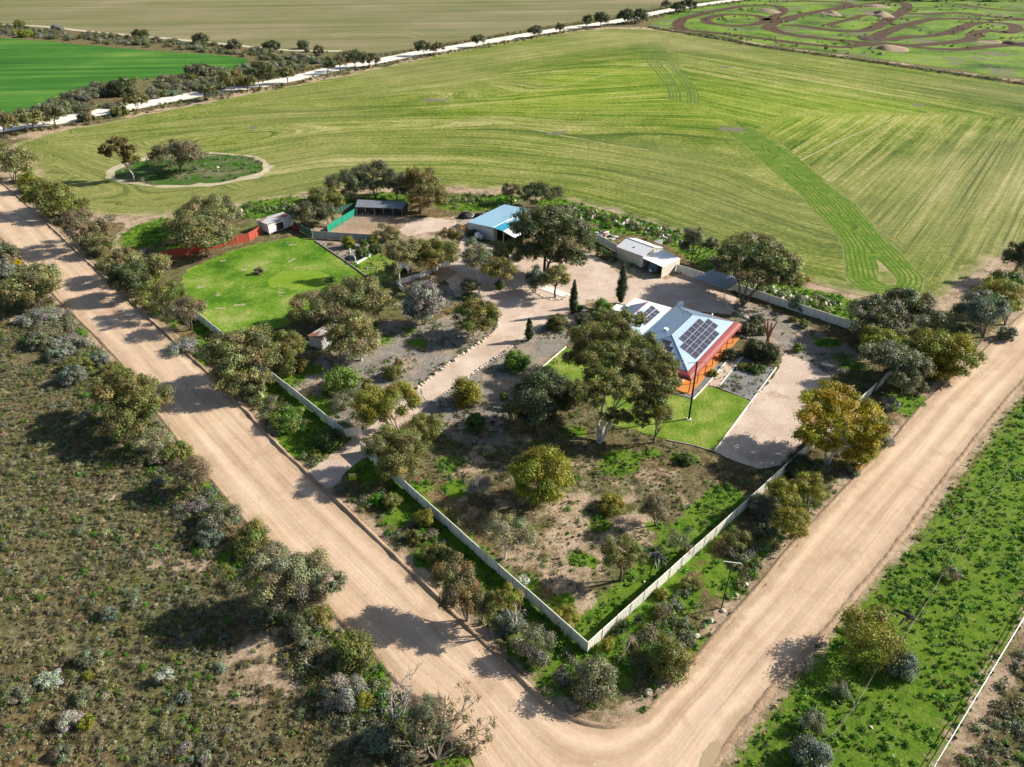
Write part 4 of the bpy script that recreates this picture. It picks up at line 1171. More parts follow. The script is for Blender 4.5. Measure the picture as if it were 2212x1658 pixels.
# far trees on the white road
FT = [((8, 294), (15, 264, 22, 20), 'mallee', 'roadside gum at the far left frame edge on the white road'), ((70, 281), (63, 257, 32, 17), 'mallee', 'wide gum second from left on the white road'),
      ((120, 273), (112, 246, 27, 19), 'darkmallee', 'dark gum third from left on the white road, leaning right'), ((297, 241), (293, 216, 23, 13), 'mallee', 'open umbrella gum alone on the white road verge above the island'),
      ((440, 217), (450, 197, 18, 15), 'darkmallee', 'low bushy gum on the white road left of the tall round one'), ((503, 204), (500, 173, 27, 20), 'mallee', 'grey gum just left of the tallest white-road gum'),
      ((535, 196), (538, 178, 15, 15), 'mallee', 'thin gum squeezed beside the tallest white-road gum'), ((564, 195), (563, 160, 30, 25), 'dark', 'tallest round dark gum on the white road'),
      ((622, 181), (620, 160, 16, 13), 'mallee', 'small gum right of the tallest white-road gum'), ((706, 160), (712, 140, 13, 12), 'dark', 'first of four gums in a row right of the scrub'), ((735, 154), (733, 133, 14, 12), 'brown', 'second of four gums in a row right of the scrub'),
      ((768, 147), (765, 130, 18, 12), 'dark', 'third of four gums in a row right of the scrub'), ((797, 146), (800, 128, 19, 14), 'darkmallee', 'last and roundest of four gums in a row right of the scrub'), ((917, 121), (913, 101, 18, 11), 'darkmallee', 'left of the pair of gums halfway along the white road'),
      ((940, 119), (945, 103, 16, 10), 'brown', 'right of the pair of gums halfway along the white road'), ((1029, 103), (1033, 86, 15, 9), 'darkmallee', 'lone gum on the white road right of the pair'), ((1152, 82), (1157, 67, 16, 9), 'darkmallee', 'lone flat gum on the white road above the field crest'),
      ((1207, 73), (1210, 60, 10, 8), 'darkmallee', 'small gum on the white road right of the flat one'), ((1265, 64), (1270, 45, 12, 11), 'darkmallee', 'left gum of the far clump before the big dark one'), ((1297, 58), (1300, 42, 17, 14), 'dark', 'right gum of the far clump before the big dark one'),
      ((1352, 54), (1352, 36, 18, 16), 'dark', 'left half of the big dark far gum clump on the white road'), ((1380, 52), (1382, 34, 18, 16), 'dark', 'right half of the big dark far gum clump on the white road'), ((1440, 20), (1440, 10, 10, 9), 'darkmallee', 'small far gum near the end of the white road'),
      ((1465, 30), (1466, 16, 15, 12), 'dark', 'far gum beside the motocross track at the end of the white road'), ((1490, 26), (1491, 11, 15, 13), 'dark', 'rightmost far gum before the motocross track')]
for b, c, p, l in FT:
    T(N_, b, c, p, l, 'mallee' if p != 'brown' else 'open', 2, 'dark_bark', group='gums along the white road', cap=2600)
for b, c, p, l in (((30, 470), None, None, None),):
    pass

S = shrub
S((64, 398, 19, 21), 'lime', 'bright yellow-green bush beside the gum at the left frame edge')
S((318, 600, 18, 20), 'lime', 'bright yellow-green bush tucked against the dense dark gum')
S((398, 748, 34, 18), 'grey', 'fallen dead branch heap with grey twigs at the road edge', 'sparse', bark='dead_wood', cover=1.2)
S((620, 905, 40, 28), 'bright', 'wide pale green bush on the grass verge outside the cream fence', 'mallee', tip=.5)
S((715, 950, 30, 23), 'green', 'dark olive bush left of the driveway gate', tip=.2)
S((737, 825, 34, 29), 'bright', 'vivid light green bush inside the cream fence', tip=.5)
S((742, 868, 34, 24), 'greyolive', 'thin twiggy bush below the vivid light green bush', 'sparse', 1.3)
S((793, 833, 13, 16), 'olive', 'small olive bush right of the vivid light green bush', 'open')
S((849, 806, 18, 15), 'olive', 'rounded dark bush in the gravel left of the drive')
S((860, 787, 9, 11), 'olive', 'smaller bush touching the rounded dark bush left of the drive')
S((1008, 850, 27, 29), 'goldolive', 'golden-tipped conifer bush on the drive edge', tip=.3)
S((1118, 783, 24, 21), 'bright', 'dome of feathery green bush in grey gravel right of the drive', tip=.1)
S((1027, 916, 18, 23), 'green', 'upright dark green bush in the shade of the round dark tree')
S((1088, 856, 8, 8), 'bright', 'tiny bright bush in grey gravel left of the round dark tree')
S((1094, 880, 8, 8), 'green', 'tiny green bush below the tiny bright one')
S((1203, 697, 19, 17), 'rustgreen', 'green bush with orange-brown skirt near the drive by the cypress')
S((1261, 690, 17, 14), 'dark', 'clipped dark round bush left of the house', tip=.2)
S((1297, 668, 24, 20), 'bright', 'leafy light green bush at the back corner of the house', 'mallee')
S((1278, 662, 12, 13), 'bright', 'small palm-like green bush left of the house', 'open')
S((1252, 667, 7, 9), 'bright', 'tiny yellow-green bush beside the second cypress')
S((1340, 705, 22, 16), 'oliverust', 'rust-green bush against the rear house wing')
S((1037, 1052, 27, 30), 'grey', 'leafless grey twig bush in the shaded yard', 'sparse', 1.3, bark='dead_wood')
S((1320, 1090, 26, 21), 'goldolive', 'rounded lime shrub alone right of the yellow-green wattle', tip=.3)
S((1222, 1330, 27, 20), 'goldolive', 'olive-gold bush tucked inside the near fence corner')
S((1130, 1255, 12, 12), 'silver', 'white-silver ball bush inside the near cream fence', tip=.6)
S((998, 1124, 10, 12), 'pale', 'pale cream bush inside the near cream fence', tip=.6)
S((966, 1108, 12, 12), 'olive', 'small olive bush left of the pale cream bush', 'open')
S((845, 1085, 17, 16), 'olive', 'olive ball bush on the verge below the yellow board', tip=.4)
S((815, 1080, 18, 10), 'weed', 'low bright green bush beside the olive ball on the verge')
S((918, 1121, 18, 18), 'goldolive', 'golden round bush on the verge touching the cream fence', tip=.4)
S((897, 1160, 15, 15), 'olive', 'olive bush on the verge below the golden round bush', 'mallee')
S((919, 1162, 12, 11), 'brown', 'small reddish-grey bush beside the olive verge bush', 'open')
S((940, 1196, 30, 18), 'olive', 'wide low olive bush on the verge above the red-tipped gum', tip=.2)
S((1103, 1345, 28, 24), 'bluegrey', 'blue-grey bush under the bare white limbs', 'mallee')
S((1156, 1397, 42, 41), 'greyolive', 'tall grey-olive bush on the verge left of the fence corner', 'mallee', tip=.4)
S((1285, 1472, 42, 46), 'greyolive', 'large dark olive bush in front of the fence corner', 'dense', tip=.3)
S((1448, 1425, 38, 41), 'olive', 'large round olive bush on the verge right of the fence corner', 'dense', tip=.25)
S((1432, 1318, 22, 20), 'brown', 'leafless purple-grey twig bush on the green verge', 'sparse', .8, bark='dead_wood')
S((1493, 1262, 20, 13), 'olive', 'soft low olive bush near the white fence on the verge')
S((1428, 1283, 14, 12), 'goldolive', 'small yellow-green bush against the outer white fence')
S((1312, 1393, 12, 13), 'goldolive', 'small yellowish bush at the foot of the yucca')
S((1591, 1167, 32, 23), 'oliverust', 'olive bush under the power lines beside the right fence', 'mallee')
S((1645, 1092, 30, 24), 'bluegrey', 'dark blue-green bush hugging the right fence', 'mallee')
S((1735, 1010, 40, 25), 'dark', 'dark understorey bush below the golden gum', 'mallee')
S((1925, 872, 22, 14), 'grey', 'low grey bush on the verge past the golden gum', 'open')
S((1915, 952, 15, 11), 'grey', 'small grey bush on the edge of the right road')
S((1840, 1014, 18, 13), 'greyolive', 'low olive tussock bush right of the golden gum trunk')
S((1975, 835, 26, 16), 'brown', 'brownish low bush under the ochre gum by the right road', 'open')
S((2175, 722, 17, 15), 'bluegrey', 'blue-green bush hanging at the right road edge')
S((1878, 1378, 58, 60), 'goldolive', 'huge olive-gold bush on the green verge right of the right road', 'dense', tip=.25)
S((1948, 1436, 26, 28), 'bluegrey', 'blue-grey bush leaning on the huge olive-gold bush')
S((2055, 1240, 20, 17), 'brown', 'leafless brown twig bush in the right-hand green field', 'sparse', .9, bark='dead_wood')
S((1815, 1490, 25, 18), 'greyolive', 'spreading grey-olive bush below the huge olive-gold bush', 'mallee')
S((1755, 1560, 25, 25), 'greyolive', 'olive bush near the puddle end of the right road', 'mallee')
S((1752, 1630, 36, 32), 'bluegrey', 'blue-grey bush cut by the bottom frame edge on the right')
S((95, 685, 48, 17), 'grey', 'grey-white dry bush under the gum by the road sign', 'open')
S((115, 715, 45, 20), 'greyolive', 'low grey-olive bush below the grey-white dry bush', 'mallee')
S((95, 735, 28, 18), 'greyolive', 'olive bush at the start of the scrub edge row')
S((150, 747, 32, 20), 'grey', 'grey bush in the middle of the scrub edge row', 'mallee')
S((117, 769, 14, 14), 'bluegrey', 'small round blue-grey bush in the scrub edge row')
S((172, 790, 26, 16), 'olive', 'yellow-olive bush in the scrub edge row')
S((210, 776, 22, 14), 'bluegrey', 'blue-grey bush nearest the road in the scrub edge row')
S((157, 812, 22, 20), 'bluegrey', 'blue-grey bush at the lower end of the scrub edge row')
S((243, 800, 22, 14), 'olive', 'olive bush at the road edge above the big scrub-side gum')
S((382, 978, 30, 20), 'olive', 'dense olive bush below the sparse scrub-side gum')
S((340, 990, 18, 14), 'greyolive', 'small grey-olive bush left of the dense olive bush')
S((480, 1122, 44, 34), 'greyolive', 'broad grey-olive bush above the largest scrub-side gum', 'mallee')
S((545, 1166, 44, 33), 'olive', 'broad olive bush on the road edge above the largest scrub-side gum', 'mallee')
S((455, 1162, 24, 20), 'bluegrey', 'small blue-grey bush left of the broad olive bushes')
S((430, 1095, 30, 16), 'grey', 'grey twiggy bush below the thin rust-grey gum', 'sparse', 1.4)
S((592, 1200, 28, 22), 'greyolive', 'olive bush at the foot of the largest gum crown')
S((690, 1330, 28, 22), 'olive', 'rounded olive bush under the overhanging gum at the road edge')
S((650, 1352, 36, 24), 'greyolive', 'grey-olive bush below the largest scrub-side gum', 'mallee')
S((665, 1397, 26, 22), 'greyolive', 'thin grey-olive bush left of the dome-shaped roadside bush', 'open')
S((767, 1408, 37, 38), 'olive', 'dome-shaped olive roadside bush across from the fence corner', tip=.2)
S((745, 1497, 38, 33), 'grey', 'large grey dry bush below the dome-shaped roadside bush', 'mallee')
S((787, 1512, 14, 20), 'goldolive', 'small yellow-olive bush against the large grey dry bush')
S((820, 1600, 29, 28), 'bluegrey', 'leafy blue-grey bush under the fallen white limb')
S((880, 1635, 26, 18), 'greyolive', 'low grey-olive bush at the bottom edge beside the dead tree', 'open')
S((110, 1467, 26, 17), 'silver', 'silver-white bush alone in the brown heath', 'mallee')
S((357, 1460, 18, 17), 'silver', 'spiky silver bush in the middle of the brown heath', 'open')
S((153, 1556, 22, 18), 'silver', 'silver bush touching a lime bush in the heath', 'mallee')
S((185, 1562, 15, 14), 'lime', 'round lime bush touching a silver bush in the heath')
S((183, 1503, 18, 14), 'greyolive', 'grey-olive bush in the heath above the lime bush')
S((37, 1500, 28, 16), 'greyolive', 'wide grey-olive bush near the left frame edge in the heath')
S((397, 1506, 15, 12), 'bluegrey', 'small blue-grey bush right of the spiky silver bush')
S((193, 1422, 26, 18), 'greyolive', 'dark flat bush in the heath above the silver-white bush')
S((233, 1324, 14, 13), 'bluegrey', 'dark grey bush in the upper heath')
S((287, 1302, 16, 11), 'greyolive', 'low olive bush in the upper heath right of the dark grey one')
S((190, 1462, 9, 9), 'lime', 'tiny lime bush between heath bushes')
S((270, 1361, 14, 9), 'rustred', 'small reddish bush in the upper heath')
S((133, 1627, 22, 15), 'greyolive', 'grey-olive bush at the bottom of the heath')
S((443, 1640, 16, 14), 'grey', 'grey twiggy bush at the bottom right of the heath', 'open')
S((12, 545, 22, 17), 'greyolive', 'olive bush at the left frame edge above the road sign')
S((10, 582, 18, 20), 'grey', 'grey bush at the left frame edge beside the road sign')
S((753, 524, 12, 14), 'lime', 'clipped bright lime bush in front of the grey iron fence', tip=.2)
S((786, 526, 8, 10), 'green', 'small green bush right of the clipped lime bush')
S((807, 517, 9, 9), 'lime', 'small lime bush against the grey iron fence')
S((783, 547, 13, 12), 'green', 'rounded green bush near the white garden wall')
S((811, 538, 14, 11), 'green', 'green bush beside the trunk of the tall pale gum')
S((560, 586, 9, 8), 'greyolive', 'lone tiny bush in the middle of the grass paddock')
for x, y, r, h, l in ((1015, 505, 9, 10, 'left dark bush against the shed wall'), (1023, 506, 8, 11, 'right dark bush against the shed wall'), (1275, 537, 9, 9, 'first bush at the foot of the cream back fence'), (1298, 545, 10, 11, 'tallest bush at the foot of the cream back fence'),
                      (1312, 554, 9, 9, 'third bush at the foot of the cream back fence'), (1328, 559, 9, 8, 'last bush at the foot of the cream back fence before the white shed')):
    S((x, y, r, h), 'green', l + ', spiky green', 'open')
S((1617, 713, 15, 14), 'darkmallee', 'dark round bush beside the veranda corner')
S((1635, 693, 14, 11), 'darkmallee', 'grey bush behind the veranda corner bush')
S((1645, 715, 9, 9), 'darkmallee', 'small bush right of the veranda corner bush')
S((1576, 766, 14, 12), 'darkmallee', 'clipped dark bush beside the orange veranda floor')
S((1541, 806, 10, 7), 'goldolive', 'small yellow-olive bush in the veranda garden bed')
S((1605, 792, 12, 8), 'lime', 'bright lime bush below the ivy-covered stump')
S((1632, 795, 20, 10), 'green', 'low green bush between the ivy-covered stumps')
S((1631, 755, 21, 21), 'dark', 'ivy-covered stump with dark round head in the garden bed', tip=.3)
S((1663, 766, 18, 22), 'dark', 'second ivy-covered stump right of the first', tip=.3)
S((1722, 656, 16, 22), 'bluegrey', 'pale grey-green bush against the cream back fence', 'mallee', tip=.6)
S((1722, 604, 26, 12), 'goldolive', 'thin golden bush behind the cream back fence', 'open')
S((1735, 700, 10, 8), 'olive', 'small olive bush in grey gravel below the back fence')
S((1712, 690, 8, 6), 'olive', 'tiny olive bush in grey gravel under the back fence')
S((1723, 753, 9, 9), 'bright', 'tiny bright bush in grey gravel beside the pink yard')
S((1480, 992, 16, 12), 'green', 'low green bush below the square lawn')
S((1010, 640, 12, 8), 'green', 'small green bush at the foot of the tall pale gum')
S((1078, 618, 10, 9), 'green', 'green sucker bush at the foot of the forked gum')
FS = [(303, 75, 16, 9, 'dark', 'dark dome bush at the upper edge of the far scrub belt'), (433, 85, 17, 10, 'dark', 'biggest dark dome bush in the far scrub belt'), (587, 100, 18, 9, 'dark', 'dark dome bush near the right of the far scrub belt'), (42, 53, 10, 7, 'olive', 'round olive tree above the bright green field'),
      (125, 61, 12, 7, 'grey', 'grey bush on the upper edge of the far scrub left'), (260, 192, 27, 17, 'dark', 'big dark bush below the bright green field'), (433, 155, 32, 12, 'darkmallee', 'wide dark bush at the tip of the bright green field'), (688, 111, 10, 11, 'darkmallee', 'upright bush at the right end of the far scrub belt'),
      (655, 98, 11, 9, 'darkmallee', 'small tree at the right end of the far scrub belt'), (507, 97, 15, 9, 'greyolive', 'twiggy grey tree in the far scrub belt'), (53, 74, 14, 7, 'lime', 'yellow-green bush above the bright green field'), (185, 254, 16, 9, 'brown', 'brownish bush on the white road verge'), (258, 242, 18, 9, 'olive', 'olive bush under the umbrella gum on the white road'),
      (700, 0, 0, 0, None, None)]
for x, y, a, b, p, l in FS:
    if p: S((x, y, a, b), p, l, 'dense')
cypress((1340, 656), (1343, 566), 11.5, 'tall dark cypress at the back of the house')
cypress((1237.6, 680), (1236, 604), 8.5, 'slim cypress beside the gravel drive left of the house')
cypress((1143, 736), (1142, 687), 8.5, 'short cypress on the edge of the gravel drive')
# fallen branches
def deadfall(px, py, label, n, L, seed, mat='dead_wood'):
    rng = np.random.default_rng(seed); B = np.array(G(px, py)); root = MB()
    for i in range(n):
        a = rng.uniform(0, 6.28); d = np.array([math.cos(a), math.sin(a), rng.uniform(.05, .35)])
        p = B + rng.normal(0, .4, 3) * np.array([1, 1, 0]); q = p + d * L * rng.uniform(.4, 1)
        root.tube([p + (0, 0, .08), (p + q) / 2 + rng.normal(0, .15, 3), q], [.08, .06, .02], 5, False)
    o = root.build('fallen_branch', M[mat], None, tuple(B)); tag(o, label, 'branch')
deadfall(1420, 1200, 'heap of grey dead branches inside the right fence', 16, 2.6, 3)
deadfall(725, 843, 'pale fallen log by the cream fence', 3, 2.0, 4)
deadfall(725, 487, 'pale fallen logs in the bare patch beside the green shade cloth', 4, 3.0, 5)
deadfall(1960, 1330, 'dark dead branches beside the huge olive-gold bush', 10, 2.2, 6, 'dark_bark')
# lopped tree with red bark
B = G(1655, 752); root = empty('lopped_tree', B, 'lopped red-barked tree with bare upright limbs above the garden bed', 'tree')
mb = MB(); mb.tube([B, (B[0], B[1], 2.0)], [.34, .3], 8)
mb.build('trunk', M['red_bark'], root)
for px, py in ((1651, 695), (1659, 693), (1668, 697), (1680, 694)):
    E = Vector(on_plane_y(px, py, B[1])); b0 = Vector((B[0], B[1], 1.8))
    MB().tube([b0, b0.lerp(E, .5) + Vector((.1 * random.uniform(-1, 1), .1, .1)), E], [.2, .16, .12], 7).build('limb', M['red_bark'], root)
deadfall(1690, 752, 'pale cut branches lying right of the lopped tree', 5, 3.2, 8)
# yucca with dry flower stalk
def yucca(px, py, r, label, seed, stalk=None):
    rng = np.random.default_rng(seed); B = G(px, py); root = empty('yucca', B, label, 'plant')
    V, Fq, col = [], [], []
    for i in range(90):
        a = rng.uniform(0, 6.28); e = rng.uniform(.1, 1.4); L = r * rng.uniform(.7, 1.1)
        d = np.array([math.cos(a) * math.cos(e), math.sin(a) * math.cos(e), math.sin(e)]); w = np.array([-math.sin(a), math.cos(a), 0]) * .07
        p = np.array([0, 0, .35]); n = len(V)
        V += [p - w, p + w, p + d * L * .6 + w * .8, p + d * L, p + d * L * .6 - w * .8]
        Fq += [(n, n + 1, n + 2, n + 4), (n + 4, n + 2, n + 3, n + 3)]
        c = np.array((.075, .10, .05)) * rng.uniform(.6, 1.8); col += [c] * 5
    Fq = [f for f in Fq if len(set(f)) == 4] ; 
    T3 = []
    for i in range(0, len(V), 5): T3 += [(i, i + 1, i + 2), (i, i + 2, i + 4), (i + 4, i + 2, i + 3)]
    me = np_mesh('leaves', np.array(V), np.array(T3), M['leaf']); set_color(me, 'leaf', np.array(col)); add_obj('leaves', me, root)
    MB().tube([B, (B[0], B[1], B[2] + .5)], [.16, .12], 7).build('stem', M['bark'], root)
    return root
yucca(1343, 1362, 1.3, 'big spiky yucca against the outer white fence', 1)
yucca(1332, 1372, .9, 'smaller yucca at the left foot of the big spiky one', 2)
yucca(1377, 1345, .8, 'small yucca right of the big spiky one', 3)
yucca(1065, 838 + 80, .5, 'tiny spiky agave in the shaded gravel', 5)
p0 = Vector(G(1334, 1432)); p1 = Vector(G(1356, 1398, 1.5)); p2 = Vector(G(1364, 1382, 2.3))
root = empty('flower_stalk', tuple(p0), 'tall leaning dry yucca flower stalk with tan feathery head', 'plant')
MB().tube([p0, p1, p2], [.07, .06, .05], 6).build('stalk', simple('dry_stalk', (.52, .43, .27), .9, .2, 3), root)
mb = MB(); rr = random.Random(3)
for i in range(60):
    d = Vector((rr.gauss(.2, .5), rr.gauss(.3, .4), rr.gauss(.2, .5))).normalized() * rr.uniform(.4, .9)
    mb.tube([p2, p2 + d * .6, p2 + d + Vector((0, 0, -.15))], [.02, .015, .006], 3, False)
mb.build('flower_head', simple('dry_flower', (.56, .45, .32), .9, .2, 3), root)
# ------------------------------------------------------------------ building materials
def mat_sheet(name, col, metal=.0, rough=.45, pitch=.2, axis=(1, 0), var=.1, rust=None, depth=.03):
    """corrugated sheet metal: ribs along a direction, with stains"""
    k = NT(name)
    p = k.sep(k.P())
    w = k.math('ADD', k.math('MULTIPLY', p[0], -axis[1]), k.math('MULTIPLY', p[1], axis[0]))
    rib = k.math('SINE', k.math('MULTIPLY', w, 2 * math.pi / pitch))
    n = k.noise(.8, 4, .6); n2 = k.noise(2.5, 4, .7)
    c = k.mul(k.mix(0.0, col, col), k.math('MULTIPLY_ADD', n, 2 * var, 1 - var))
    c = k.mul(c, k.math('MULTIPLY_ADD', rib, .05, 1.0))
    if rust:
        f = k.step(k.noise(rust[0], 3, .6, k.comb(k.math('MULTIPLY', w, 1.2), k.math('MULTIPLY', k.math('ADD', k.math('MULTIPLY', p[0], axis[0]), k.math('MULTIPLY', p[1], axis[1])), .25), 0.0)), rust[1], rust[1] + .08)
        c = k.mix(f, c, k.mix(n2, (.20, .075, .035), (.34, .15, .08)))
    return k.pbr(c, rough, .4, k.bump(rib, depth, .6), metal)
e1 = Vector((.577, .817, 0)).normalized(); e2 = Vector((-e1.y, e1.x, 0))
ax1 = (e2.x, e2.y)
M['house_roof'] = mat_sheet('zinc_roof', (.46, .58, .68), .95, .43, .25, ax1, .05)
M['shed_roof'] = mat_sheet('shed_roof', (.44, .68, .80), .45, .4, .25, ax1, .06)
M['aqua'] = mat_sheet('aqua_sheet', (.03, .30, .42), 0, .35, .2, ax1, .1)
M['red_roof'] = mat_sheet('red_roof', (.27, .055, .045), 0, .5, .2, ax1, .12)
M['red_trim'] = simple('red_trim', (.32, .03, .035), .5, .1)
M['white_wall'] = simple('white_wall', (.74, .72, .68), .85, .06)
M['cream_wall'] = mat_sheet('cream_wall', (.62, .585, .47), 0, .6, .3, (0, 1), .06, depth=.02)
M['cream'] = mat_sheet('cream_fence', (.82, .79, .68), 0, .55, .24, (.7, .7), .06, depth=.02)
M['cream_post'] = simple('cream_post', (.48, .46, .38), .6, .05)
M['grey_wall'] = mat_sheet('zinc_wall', (.52, .55, .56), .3, .5, .25, ax1, .1)
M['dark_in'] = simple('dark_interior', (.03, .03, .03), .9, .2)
M['white_roof'] = mat_sheet('white_sheet', (.82, .81, .78), .05, .5, .3, (.735, .68), .07)
M['flat_roof'] = mat_sheet('pale_sheet', (.76, .75, .72), .1, .5, .3, (e1.x, e1.y), .06)
M['old_zinc'] = mat_sheet('weathered_zinc', (.26, .29, .32), .45, .5, .25, (e1.x, e1.y), .25, (.5, .62))
M['rusty'] = mat_sheet('rusty_sheet', (.55, .53, .52), .2, .6, .3, (.45, .9), .15, (.55, .50))
M['old_wall'] = mat_sheet('old_white_wall', (.66, .63, .60), 0, .7, .25, (.8, .5), .15, (.7, .62))
M['tin_wall'] = mat_sheet('tin_wall', (.46, .45, .43), .25, .6, .25, (.6, .8), .2, (.6, .6))
M['terracotta'] = simple('terracotta_floor', (.56, .22, .055), .6, .12, .6)
M['glass'] = simple('dark_glass', (.03, .04, .05), .08, .1, 1, .6)
M['steel'] = simple('steel', (.45, .45, .45), .4, .1, 1, .5, .6)
M['timber'] = simple('grey_timber', (.33, .28, .22), .9, .25, 2)
M['white_paint'] = simple('white_paint', (.80, .79, .76), .6, .06)
M['black'] = simple('black_paint', (.025, .025, .025), .6, .1)
M['tarp'] = simple('blue_grey_tarp', (.085, .12, .16), .75, .2, 1.0)
M['green_cloth'] = simple('green_shade_cloth', (.005, .23, .14), .85, .12, 1.0)
M['dull_green'] = mat_sheet('dull_green_sheet', (.07, .17, .12), 0, .6, .25, (.7, .7), .15)
M['red_sheet'] = mat_sheet('red_sheet_fence', (.46, .085, .05), 0, .6, .25, (.8, .56), .12)
M['grey_iron'] = mat_sheet('grey_iron', (.36, .38, .40), .3, .55, .25, (1, 0), .2, (.4, .68))
M['yellow'] = simple('sign_yellow', (.75, .55, .01), .5, .05)
M['mesh_wire'] = simple('wire', (.35, .36, .36), .5, .1, 1, .4, .5)
M['stone'] = simple('limestone', (.52, .43, .32), .9, .25, 1.2)
M['white_stone'] = simple('white_stone', (.60, .54, .45), .9, .2, 1.2)
M['edging'] = simple('white_edging', (.72, .68, .60), .8, .1, 1.0)

def mat_panel():
    k = NT('solar_cells')
    tc = k.n('ShaderNodeTexCoord').outputs['Object']
    p = k.sep(tc)
    def grid(v, n, w, off=.0):
        f = k.math('FRACT', k.math('MULTIPLY_ADD', v, n, off))
        return k.math('MAXIMUM', k.step(f, w, w * .4), k.step(f, 1 - w, 1 - w * .4))
    g = k.math('MAXIMUM', grid(p[0], 6 / 1.62, .06, .5), k.math('MULTIPLY', grid(p[1], 2 / .94, .035), 1.0))
    n = k.noise(.5, 2)
    c = k.mix(k.math('MULTIPLY', g, .6), k.mix(n, (.012, .018, .04), (.03, .02, .045)), (.36, .38, .40))
    return k.pbr(c, .16, .5)
M['solar'] = mat_panel()

def panel_mesh():
    mb = MB(); mb.box((0, 0, .02), (1.60, .93, .03)); n = len(mb.f)
    for (x, y, w, h) in ((0, .48, 1.66, .03), (0, -.48, 1.66, .03), (.815, 0, .03, .93), (-.815, 0, .03, .93)):
        mb.box((x, y, .022), (w, h, .045))
    me = bpy.data.meshes.new('solar_panel'); me.from_pydata(mb.v, [], mb.f)
    me.materials.append(M['solar']); me.materials.append(M['steel'])
    for i, p in enumerate(me.polygons): p.material_index = 0 if i < n else 1
    return me
PANEL = panel_mesh()
def put_panel(parent, org, c, x, y, sx=1.0, sy=1.0):
    x = x.normalized(); n = x.cross(y).normalized(); y = n.cross(x)
    o = bpy.data.objects.new('solar_panel', PANEL); COL.objects.link(o)
    m = Matrix((x * sx, y * sy, n)).transposed().to_4x4(); m.translation = Vector(c) - Vector(org) + n * .07
    o.parent = parent; o.matrix_local = m

# ------------------------------------------------------------------ the house
O = Vector((28.2, 96.3, 0))
def Hh(a, b, z=0.0): return O + e1 * a + e2 * b + Vector((0, 0, z))
house = empty('house', tuple(O), 'farmhouse with white hipped roof, solar panels and red bullnose veranda', 'house')
EV, RD = 3.1, 5.3
mb = MB()
c = [Hh(0, 0, EV), Hh(20.4, 0, EV), Hh(20.4, 11.2, EV), Hh(0, 11.2, EV)]; r = [Hh(5.6, 5.6, RD), Hh(14.6, 5.6, RD)]
dn = Vector((0, 0, -.12))
mb.add(c + r + [p + dn for p in c], [(0, 1, 5, 4), (1, 2, 5), (2, 3, 4, 5), (3, 0, 4), (0, 6, 7, 1), (1, 7, 8, 2), (2, 8, 9, 3), (3, 9, 6, 0), (9, 8, 7, 6)])
roof = mb.build('roof', M['house_roof'], house)
cap = MB()
for p, q in ((c[0], r[0]), (c[3], r[0]), (c[1], r[1]), (c[2], r[1]), (r[0], r[1])):
    cap.beam(p + Vector((0, 0, .03)), q + Vector((0, 0, .05)), .09, .05)
cap.build('ridge_cap', M['steel'], roof)
MB().prism([Hh(1, 1)[:2], Hh(19.4, 1)[:2], Hh(19.4, 11.1)[:2], Hh(1, 11.1)[:2]], 0, 2.97).build('wall', M['white_wall'], house)
# bullnose veranda: right side, near end, far end
def bull(pA, pB, out, nm, mA=0.0, mB_=0.0):
    prof = [(0, EV - .06), (.35, EV - .14), (.75, EV - .30), (1.05, EV - .52), (1.22, EV - .78)]
    mb = MB(); vs, fs = [], []
    ax = (pB - pA).normalized()
    for (d, z) in prof:
        vs += [Vector((pA.x, pA.y, z)) + out * d - ax * d * mA, Vector((pB.x, pB.y, z)) + out * d + ax * d * mB_]
    n = len(vs)
    vs += [v - Vector((0, 0, .05)) for v in vs]
    for i in range(len(prof) - 1):
        fs += [(2 * i, 2 * i + 1, 2 * i + 3, 2 * i + 2), (n + 2 * i, n + 2 * i + 2, n + 2 * i + 3, n + 2 * i + 1)]
    fs.append((2 * len(prof) - 2, 2 * len(prof) - 1, n + 2 * len(prof) - 1, n + 2 * len(prof) - 2))
    mb.add(vs, fs); return mb.build(nm, M['red_roof'], house)
bull(Hh(0, 0), Hh(20.4, 0), -e2, 'veranda_roof', 1, 1)
bull(Hh(0, 11.2), Hh(0, 0), -e1, 'veranda_roof', 0, 1)
bull(Hh(20.4, 0), Hh(20.4, 5.6), e1, 'veranda_roof', 1, 0)
MB().prism([Hh(-1.6, -1.5)[:2], Hh(21.2, -1.5)[:2], Hh(21.2, 1)[:2], Hh(.98, 1)[:2], Hh(.98, 9)[:2], Hh(-1.6, 9)[:2]], .0, .10).build('veranda_floor', M['terracotta'], house)
mbg = MB()
for p, q in ((Hh(-1.22, -1.22, EV - .82), Hh(21.6, -1.22, EV - .82)), (Hh(-1.22, -1.22, EV - .82), Hh(-1.22, 11.2, EV - .82))): mbg.beam(p, q, .06)
mbg.build('gutter', M['red_trim'], house)
for a in (-1.15, 2.2, 5.4, 8.6, 11.8, 15.0, 18.2, 21.4):
    MB().box(Hh(a, -1.12, 1.2), (.11, .11, 2.2), e1).build('veranda_post', M['red_trim'], house)
for b in (2.5, 6.0, 9.5):
    MB().box(Hh(-1.12, b, 1.2), (.11, .11, 2.2), e1).build('veranda_post', M['red_trim'], house)
for a, w, z0, z1, nm in ((3.2, 1.6, 1.0, 2.2, 'window'), (7.2, 1.6, 1.0, 2.2, 'window'), (10.2, .95, .12, 2.2, 'door'), (13.0, 1.6, 1.0, 2.2, 'window'), (16.8, 1.6, 1.0, 2.2, 'window')):
    w_ = MB().box(Hh(a, .985, (z0 + z1) / 2), (w, .06, z1 - z0), e1).build(nm, M['red_trim'], house)
    MB().box(Hh(a, .965, (z0 + z1) / 2), (w - .16, .06, z1 - z0 - .16), e1).build('pane' if nm == 'window' else 'panel', M['glass'], w_)
